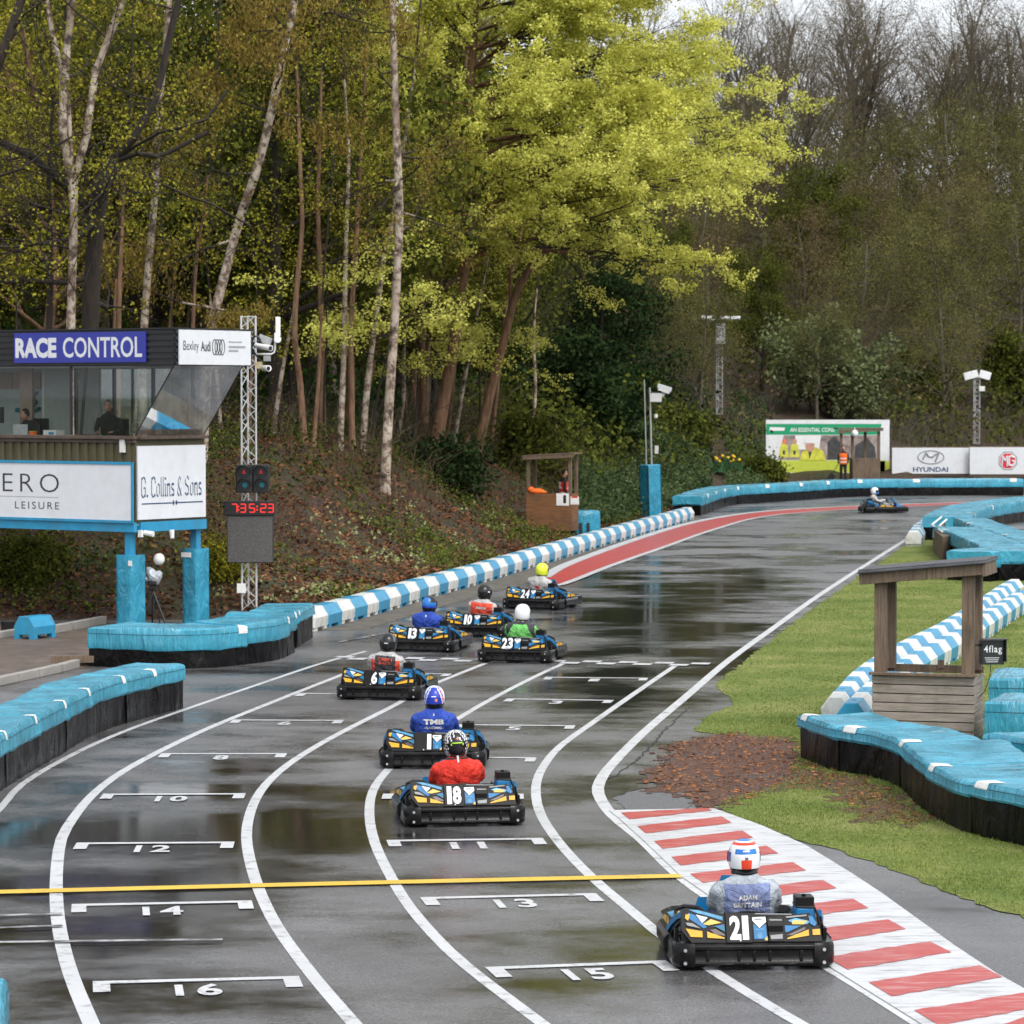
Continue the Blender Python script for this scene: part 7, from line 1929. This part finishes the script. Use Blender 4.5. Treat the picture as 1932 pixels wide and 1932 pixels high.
# younger maples with flat sprays in front of the trunks
YM = [((520, 800), 6.0, 2.6, "young maple with yellow sprays just right of the lattice tower"), ((612, 846), 5.6, 2.8, "young maple spreading yellow sprays left of the pale birch"), ((700, 862), 5.0, 2.6, "young maple behind the foot of the straight pale birch"),
      ((778, 868), 5.4, 2.8, "young maple with bright sprays right of the straight pale birch"), ((895, 868), 5.8, 3.0, "young maple with long sprays before the reddish leaning trunk"), ((455, 770), 7.0, 2.6, "young maple showing above the cameras on the cabin roof")]
for k, (px, H, Rr, lab) in enumerate(YM):
    rng = np.random.default_rng(200 + k); b = TP(*px); S = []; T = []; p = np.array(b); d = np.array([rng.normal(0, .05), rng.normal(0, .05) - .05, 1.0])
    pts = [p]; 
    for i in range(8):
        d = nrm(d + rng.normal(0, .05, 3)); q = pts[-1] + d * H / 8; S.append((pts[-1], q, .055 * (1 - i / 9), .055 * (1 - (i + 1) / 9))); pts.append(q)
    for j in range(11):
        i = rng.integers(5, 9); a = rng.uniform(0, 6.28); dd = np.array([math.cos(a), math.sin(a), rng.uniform(-.05, .25)])
        grow(rng, pts[i] if i < 9 else pts[8], nrm(dd), Rr * rng.uniform(.7, 1.1), .02, 0, dict(steps=[5, 3], kids=[6], wob=[.08, .15], up=[-.02, 0], tmin=[.2], ang=[45], ratio=[.42], taper=.8, flat=.4), S, T)
    build_tree("young_maple", tuple(b), S, [(*leaf_geo(pick(T, 260, rng), 14, .11, .095, rng, 0, .8, .4), F_MAPLE)], B_DARK, lab, "young maples on the bank")

# slim young stems between the bigger trunks
SAP = [(20, 830), (190, 815), (250, 830), (310, 820), (335, 845), (420, 830), (445, 815), (470, 842), (512, 822), (555, 812), (590, 846), (628, 822), (673, 838), (694, 820), (745, 842), (770, 818), (840, 835), (853, 842), (905, 850), (925, 838), (1000, 842)]
rr = random.Random(44)
for k, (px_, py_) in enumerate(SAP):
    rng = np.random.default_rng(900 + k); lean = rng.normal(.05, .11); H = rng.uniform(380, 760)
    pts_ = [(px_, py_)] + [(px_ + lean * H * t + rng.normal(0, 4), py_ - H * t) for t in (.2, .42, .64, .84, 1.0)]
    s_, b_, Z_ = trunk_path(pts_, rng.uniform(2.6, 5.2), .8, .1, k); S = s_[:]; T = []
    side_branches(s_, rng, T, 7, .4, 1.0, 2.2, (0, 50))
    build_tree("sapling", tuple(b_), S, [(*leaf_geo(pick(T, 70, rng), 11, .12, .085, rng, 0, .8, .3), F_SPRING)], (B_BROWN, B_BROWN, B_BIRCH)[k % 3], "slim leaning young stem in the wood, %s from the left" % nth(k + 1), "slim young stems in the wood", cat="tree")

# ------------------------------------------------------------------ woodland on the hill: copies of a few kinds
PROTO = {}
def proto(kind, seed):
    rng = np.random.default_rng(seed); S = []; T = []
    H = 17.0; p = np.zeros(3); d = np.array([0, 0, 1.0]); pts = [p]; n = 12; R = .22 if kind != 'bare' else .26
    for i in range(n):
        d = nrm(d + rng.normal(0, .06, 3) + np.array([0, 0, .05])); q = pts[-1] + d * H * .8 / n; S.append((pts[-1], q, R * (1 - .7 * i / n), R * (1 - .7 * (i + 1) / n))); pts.append(q)
    if kind == 'bare': nl, L0, el, sp = 22, 7.0, (28, 70), dict(steps=[7, 5, 4, 3], kids=[6, 5, 3], wob=[.09, .13, .16, .2], up=[.05, .03, .02, .0], tmin=[.25, .25, .2], ang=[38, 40, 40], ratio=[.5, .5, .5], taper=.75)
    elif kind == 'dark': nl, L0, el, sp = 34, 3.6, (-10, 50), dict(steps=[5, 3], kids=[7], wob=[.1, .15], up=[.02, 0], tmin=[.2], ang=[45], ratio=[.5], taper=.8)
    else: nl, L0, el, sp = 26, 5.2, (5, 55), dict(steps=[6, 4, 3], kids=[6, 4], wob=[.1, .14, .2], up=[.03, .02, 0], tmin=[.22, .2], ang=[45, 45], ratio=[.5, .5], taper=.8)
    for k in range(nl):
        t = (.28 if kind != 'dark' else .08) + (.99 - (.28 if kind != 'dark' else .08)) * (k + rng.uniform(0, 1)) / nl; i = min(int(t * n), n - 1); a = rng.uniform(0, 6.28); e = rad(rng.uniform(*el))
        d = np.array([math.cos(a) * math.cos(e), math.sin(a) * math.cos(e), math.sin(e)])
        grow(rng, pts[i], d, L0 * (1.15 - .55 * t) * rng.uniform(.8, 1.2), S[i][2] * .5, 0, sp, S, T)
    V, Q = seg_mesh(S, .07)
    bark = dict(bare=B_GREY, dark=B_DARK, spring=B_BROWN, green=B_DARK, olive=B_GREY, russet=B_GREY)[kind]
    tm = np_mesh("trunk", V, Q, mats=[bark], smooth=True)
    T = np.array(T)
    cm = None
    par = dict(spring=(1150, 10, .24, .13, F_SPRING), green=(1900, 11, .36, .19, F_GREEN), dark=(1500, 16, .42, .24, F_DARK), olive=(2600, 5, .4, .15, F_OLIVE), russet=(2600, 5, .4, .15, F_RUST), bare=(1100, 2, .3, .09, F_RUST))[kind]
    LV, LQ = leaf_geo(pick(T, par[0], rng), par[1], par[2], par[3], rng, 0, .75); cm = np_mesh("crown", LV, LQ, mats=[par[4]])
    return tm, cm
for kind in ('bare', 'spring', 'green', 'dark', 'olive', 'russet'):
    PROTO[kind] = [proto(kind, 31 + 7 * len(PROTO) + j) for j in range(3 if kind in ('bare', 'olive') else 2)]
WORDS = dict(bare=("bare_tree", "tall bare branched tree"), spring=("leafing_tree", "tree in thin yellow green leaf"), green=("green_tree", "bushy mid green tree"), dark=("evergreen_tree", "dark evergreen tree"), olive=("budding_tree", "olive budding tree"), russet=("budding_tree", "russet budding tree"))
placed = []
def put(kind, x, y, s, k, zsc=1.0):
    placed.append((kind, x, y, s, k, zsc))
rr = random.Random(12)
# left part of the wood, behind the traced trees
def scatter(n, xl, xr, y0, y1, kinds, smin, smax, sep):
    got = []; tries = 0
    while len(got) < n and tries < 6000:
        tries += 1; y = y0 + (y1 - y0) * rr.random() ** 1.0; px = rr.uniform(xl, xr); x = (px - 966) / 5950 * y
        if any((x - a) ** 2 + (y - b) ** 2 < sep ** 2 for a, b in got): continue
        d = float(bank_d(np.array([x]), np.array([y]))[0])
        if d < 8: continue
        if (abs(px - 1357) < 190 and y < 165) or (abs(px - 1842) < 40 and y < 185): continue
        got.append((x, y)); put(rr.choice(kinds), x, y, rr.uniform(smin, smax), len(placed), rr.uniform(.9, 1.15))
scatter(30, -260, 820, 98, 135, ['spring', 'green', 'spring', 'olive', 'green'], .75, 1.1, 3.2)
scatter(26, -300, 1000, 128, 178, ['green', 'dark', 'green', 'spring', 'russet'], .9, 1.3, 4.5)
scatter(12, 760, 1330, 122, 165, ['green', 'dark', 'olive', 'dark'], .55, .85, 4.0)
scatter(22, 1150, 2050, 166, 200, ['olive', 'russet', 'green', 'olive'], .45, .72, 4.5)
scatter(28, 1150, 2100, 195, 245, ['olive', 'bare', 'russet', 'olive'], .6, .85, 5.0)
scatter(24, 1250, 2150, 222, 285, ['bare'], .85, 1.15, 5.5)
for px_, y_, s_ in ((1445, 216, 1.2), (1505, 205, 1.05), (1570, 222, 1.15), (1640, 232, 1.2), (1745, 226, 1.2), (1800, 236, 1.25), (1860, 228, 1.15)): put('bare', (px_ - 966) / 5950 * y_, y_, s_, len(placed))
cnt = {}
order = sorted(placed, key=lambda t: 966 + 5950 * t[1] / t[2])
tot = {}
for t in order: tot[t[0]] = tot.get(t[0], 0) + 1
for (kind, x, y, s, k, zsc) in order:
    cnt[kind] = cnt.get(kind, 0) + 1
    tm, cm = PROTO[kind][k % len(PROTO[kind])]; nm, wd = WORDS[kind]
    r = empty(nm, (x, y, hgt(x, y) - .2), rr.uniform(0, 6.28)); r.scale = (s, s, s * zsc)
    place = "behind the bank" if x < 2 else "on the far hillside"
    tag(r, "%s %s, %s of its kind from the left" % (wd, place, nth(cnt[kind])), "tree", "trees of the hillside wood")
    np_obj("trunk", tm, r); np_obj("crown", cm, r)

# ------------------------------------------------------------------ single shrubs
def shrub(px, py, rx, ry, rz, m_, per, size, label, seed, name="shrub", n=420, dens=.22):
    rng = np.random.default_rng(seed); b = TP(px, py); S = []; C = []
    for k in range(26):
        a = rng.uniform(0, 6.28); e = rng.uniform(.25, 1.4); d = np.array([math.cos(a) * math.cos(e) * rx, math.sin(a) * math.cos(e) * ry, math.sin(e) * rz]); L = np.linalg.norm(d)
        grow(rng, np.array(b), d / L, L * rng.uniform(.8, 1.05), .03, 0, dict(steps=[5, 3], kids=[7], wob=[.1, .18], up=[.01, 0], tmin=[.2], ang=[45], ratio=[.38], taper=.8), S, C)
    r = empty(name, tuple(b)); tag(r, label, "shrub"); o = np.array(b)
    V, Q = seg_mesh(S); np_obj("stems", np_mesh("stems", V - o, Q, mats=[B_DARK]), r)
    LV, LQ = leaf_geo(pick(C, n, rng), per, dens, size, rng, 0, .7); np_obj("foliage", np_mesh("foliage", LV - o, LQ, mats=[m_]), r)
shrub(1062, 850, 3.2, 2.6, 5.0, F_DARK, 22, .26, "big dark evergreen holly behind the brown marshal hut", 301, "holly_bush", 560)
shrub(1125, 860, 2.2, 2.0, 3.4, F_DARK, 18, .24, "smaller dark evergreen right of the big holly", 302, "holly_bush")
shrub(842, 925, 1.5, 1.2, 1.6, F_DARK, 16, .16, "low dark shrub on the bank right of the straight pale birch", 303)
shrub(985, 900, 1.6, 1.4, 2.2, F_GREEN, 14, .18, "mid green shrub left of the brown marshal hut", 304)
shrub(1560, 790, 5.0, 3.0, 5.2, F_PALE, 18, .24, "large silvery green shrub on the slope above the worker hoarding", 305, n=900)
shrub(1440, 908, 1.0, .7, .8, F_GREEN, 14, .16, "green bush at the left foot of the worker hoarding", 306)
shrub(1300, 850, 2.2, 1.5, 2.0, F_GREEN, 12, .18, "olive green bush on the bank left of the daffodils", 307)
shrub(1745, 745, 2.6, 2, 2.4, F_GREEN, 14, .22, "rounded green bush under the far bare trees", 308)
shrub(1905, 770, 2.2, 2, 4.2, F_GREEN, 16, .22, "green bush at the right edge of the far bank", 309)
shrub(62, 1092, 1.15, .8, .75, F_GREEN, 12, .09, "trailing green bramble on the bank left of the padded posts", 310, n=560)
shrub(418, 1098, .7, .6, .7, F_SPRING, 10, .08, "light green weedy bush beside the rear blue padded post", 312)
# daffodils
b = TP(1352, 893); r = empty("daffodil_clump", tuple(b)); tag(r, "clump of yellow daffodils on the bank before the far barrier", "flowers")
rng = np.random.default_rng(6); n = 420; pb_ = rng.normal(0, .5, (n, 2)) * [1.0, .5]; h_ = rng.uniform(.35, .75, n); ln = rng.normal(0, .16, (n, 2)); V = np.empty((n, 3, 3))
V[:, 0] = np.stack([pb_[:, 0] - .03, pb_[:, 1], np.zeros(n)], -1); V[:, 1] = np.stack([pb_[:, 0] + .03, pb_[:, 1], np.zeros(n)], -1); V[:, 2] = np.stack([pb_[:, 0] + ln[:, 0], pb_[:, 1] + ln[:, 1], h_], -1)
np_obj("leaves", np_mesh("leaves", V.reshape(-1, 3), tris=np.arange(n * 3).reshape(-1, 3), mats=[leaf_mat("daffodil leaves", (.02, .07, .03), (.07, .16, .07), .2)]), r)
m_daf = mat("daffodil yellow", (.85, .52, .02), .6, .1)
for k in range(11):
    x, y, z = rng.uniform(-.2, 1.15), rng.uniform(-.5, .1), rng.uniform(.5, .9); mb = MB(); mb.ellipsoid((x, y, z), (.075, .075, .07), 8, 5); mb.cyl((x, y - .05, z), (x, y - .13, z + .01), .03, .045, 8)
    mb.build("bloom", m_daf, r)

# ------------------------------------------------------------------ what grows on the slope
rng = np.random.default_rng(15)
def on_slope(n, xl, xr, y0, y1, dmin, dmax, pw=1.0):
    y = y0 + (y1 - y0) * rng.uniform(0, 1, n) ** pw; x = (rng.uniform(xl, xr, n) - 966) / 5950 * y
    d = bank_d(x, y); px = 966 + 5950 * x / y
    k = (d > dmin) & (d < dmax) & ~((np.abs(px - 1560) < 105) & (y > 158) & (y < 174)) & ~((px > 1440) & (y < 158.5)) & ~((np.abs(px - 1357) < 20) & (y < 190) & (y > 128)) & ~((np.abs(px - 1842) < 22) & (y < 200))
    return x[k], y[k], d[k]
def patch(x, y, s, off): return np.sin(x * s + off + 1.3 * np.sin(y * s * .7)) + np.sin(y * s * .8 + off * 1.7 + np.cos(x * s * 1.1))
# fallen leaves
x, y, d = on_slope(120000, -60, 1400, 66, 128, .1, 9.0); z = height(x, y)
LV, LQ = leaf_geo(np.stack([x, y, z + .02], -1), 1, .02, .11, rng, 0, .7, .75)
tag(np_obj("fallen_leaves", np_mesh("fallen_leaves", LV, LQ, mats=[leaf_mat("brown fallen leaves", (.030, .014, .007), (.24, .115, .060), .05, .7)])), "brown fallen leaves covering the bank", "fallen leaves", kind="stuff")
# low green growth in patches on the near bank
x, y, d = on_slope(60000, -60, 2000, 66, 190, .3, 16.0); k = ~((966 + 5950 * x / y > 1430) & (y < 165)) & (patch(x, y, .55, 1.0) + rng.normal(0, .35, len(x)) > .35); x, y = x[k], y[k]; z = height(x, y)
LV, LQ = leaf_geo(np.stack([x, y, z + rng.uniform(.03, .28, len(x))], -1), 7, .11, .085, rng, 0, .8, .3)
tag(np_obj("ground_cover", np_mesh("ground_cover", LV, LQ, mats=[leaf_mat("low ground cover", (.02, .04, .008), (.16, .19, .04), .25, .4)])), "patchy low green plants on the bank", "ground cover", kind="stuff")
x, y, d = on_slope(1500, -60, 1000, 66, 110, .3, 4.0); k = patch(x, y, .8, 4.0) > .6; x, y = x[k], y[k]; z = height(x, y)
LV, LQ = leaf_geo(np.stack([x, y, z + .12], -1), 9, .10, .10, rng, 0, .8, .5)
tag(np_obj("ground_cover", np_mesh("ground_cover", LV, LQ, mats=[leaf_mat("pale weeds", (.16, .20, .06), (.42, .44, .22), .25, .8)])), "pale green weeds near the foot of the bank", "ground cover", kind="stuff")
# brambles and thin twigs
def twigs(x, y, z, per, hmin, hmax, lean, r, name, m_, label):
    n = len(x) * per; bx = np.repeat(x, per) + rng.normal(0, .15, n); by = np.repeat(y, per) + rng.normal(0, .15, n); bz = np.repeat(z, per) - .05
    h = rng.uniform(hmin, hmax, n); l = rng.normal(0, lean, (n, 2)) * h[:, None]
    p0 = np.stack([bx, by, bz], -1); p1 = p0 + np.stack([l[:, 0] * .4, l[:, 1] * .4, h * .6], -1); p2 = p1 + np.stack([l[:, 0] * .8 + rng.normal(0, .08, n), l[:, 1] * .8, h * .35], -1)
    S = [(a, b_, r, r * .7) for a, b_ in zip(p0, p1)] + [(a, b_, r * .7, r * .3) for a, b_ in zip(p1, p2)]
    V, Q = seg_mesh(S, 1.0); tag(np_obj(name, np_mesh(name, V, Q, mats=[m_])), label, "undergrowth", kind="stuff")
x, y, d = on_slope(1500, -60, 1500, 68, 140, 2.5, 16.0); k = patch(x, y, .4, 2.2) > -.1; x, y = x[k], y[k]
twigs(x, y, height(x, y), 7, .4, 1.7, .5, .009, "brambles", mat_bark("bramble stems", (.055, .034, .020), (.19, .12, .07)), "brown brambles and bare twigs over the upper bank")
x, y, d = on_slope(5200, -100, 2050, 100, 300, 7, 160.0, .8)
twigs(x, y, height(x, y), 6, .8, 2.6, .5, .018, "brushwood", B_GREY, "grey brown brushwood under the trees of the hillside")
# leafy undergrowth of the wood
def under(n, xl, xr, y0, y1, dmin, dmax, m_, hmax, per, spr, size, label, off, thr):
    x, y, d = on_slope(n, xl, xr, y0, y1, dmin, dmax); k = patch(x, y, .22, off) + rng.normal(0, .3, len(x)) > thr; x, y = x[k], y[k]; z = height(x, y) + rng.uniform(.1, 1, len(x)) ** 1.5 * hmax
    LV, LQ = leaf_geo(np.stack([x, y, z], -1), per, spr, size, rng, 0, .75); tag(np_obj("undergrowth", np_mesh("undergrowth", LV, LQ, mats=[m_])), label, "undergrowth", kind="stuff")
under(6500, -80, 1250, 92, 190, 9, 90, F_IVY, 2.4, 12, .4, .24, "emerald ivy and leafy undergrowth between the left trunks", .0, -.2)
under(1500, -80, 1400, 90, 150, 8, 40, F_SPRING, 3.0, 9, .22, .10, "fresh yellow green leafy sprigs low in the wood", 2.0, .2)
under(9500, 900, 2050, 120, 260, 3, 110, F_GREEN, 2.4, 11, .42, .22, "olive green undergrowth on the far slope", 1.0, -.7)
under(3000, 900, 2050, 160, 300, 12, 150, F_RUST, 3.5, 8, .5, .22, "russet undergrowth on the far slope", 3.1, -.1)

# grey green ivy right of the marshal hut and thicker growth on the upper bank
x, y, d = on_slope(60000, 1085, 1440, 92, 175, .9, 26.0); z = height(x, y); k = rng.uniform(0, 1, len(x)) < .75; x, y, z = x[k], y[k], z[k]
LV, LQ = leaf_geo(np.stack([x, y, z + rng.uniform(.05, .45, len(x))], -1), 6, .16, .13, rng, 0, .8, .3)
tag(np_obj("ground_cover", np_mesh("ground_cover", LV, LQ, mats=[leaf_mat("grey green ivy", (.022, .042, .016), (.12, .165, .07), .25, .35)])), "grey green ivy covering the bank right of the brown hut", "ground cover", kind="stuff")
x, y, d = on_slope(4500, -60, 1090, 68, 130, 4.2, 14.0); k = patch(x, y, .45, 5.0) > -.5; x, y = x[k], y[k]; z = height(x, y)
LV, LQ = leaf_geo(np.stack([x, y, z + rng.uniform(.1, 1.0, len(x)) ** 1.6 * .8], -1), 10, .20, .10, rng, 0, .8, .2)
tag(np_obj("undergrowth", np_mesh("undergrowth", LV, LQ, mats=[leaf_mat("dark bramble leaves", (.014, .022, .007), (.085, .095, .026), .2, .6)])), "dark olive bramble leaves on the upper bank", "undergrowth", kind="stuff")
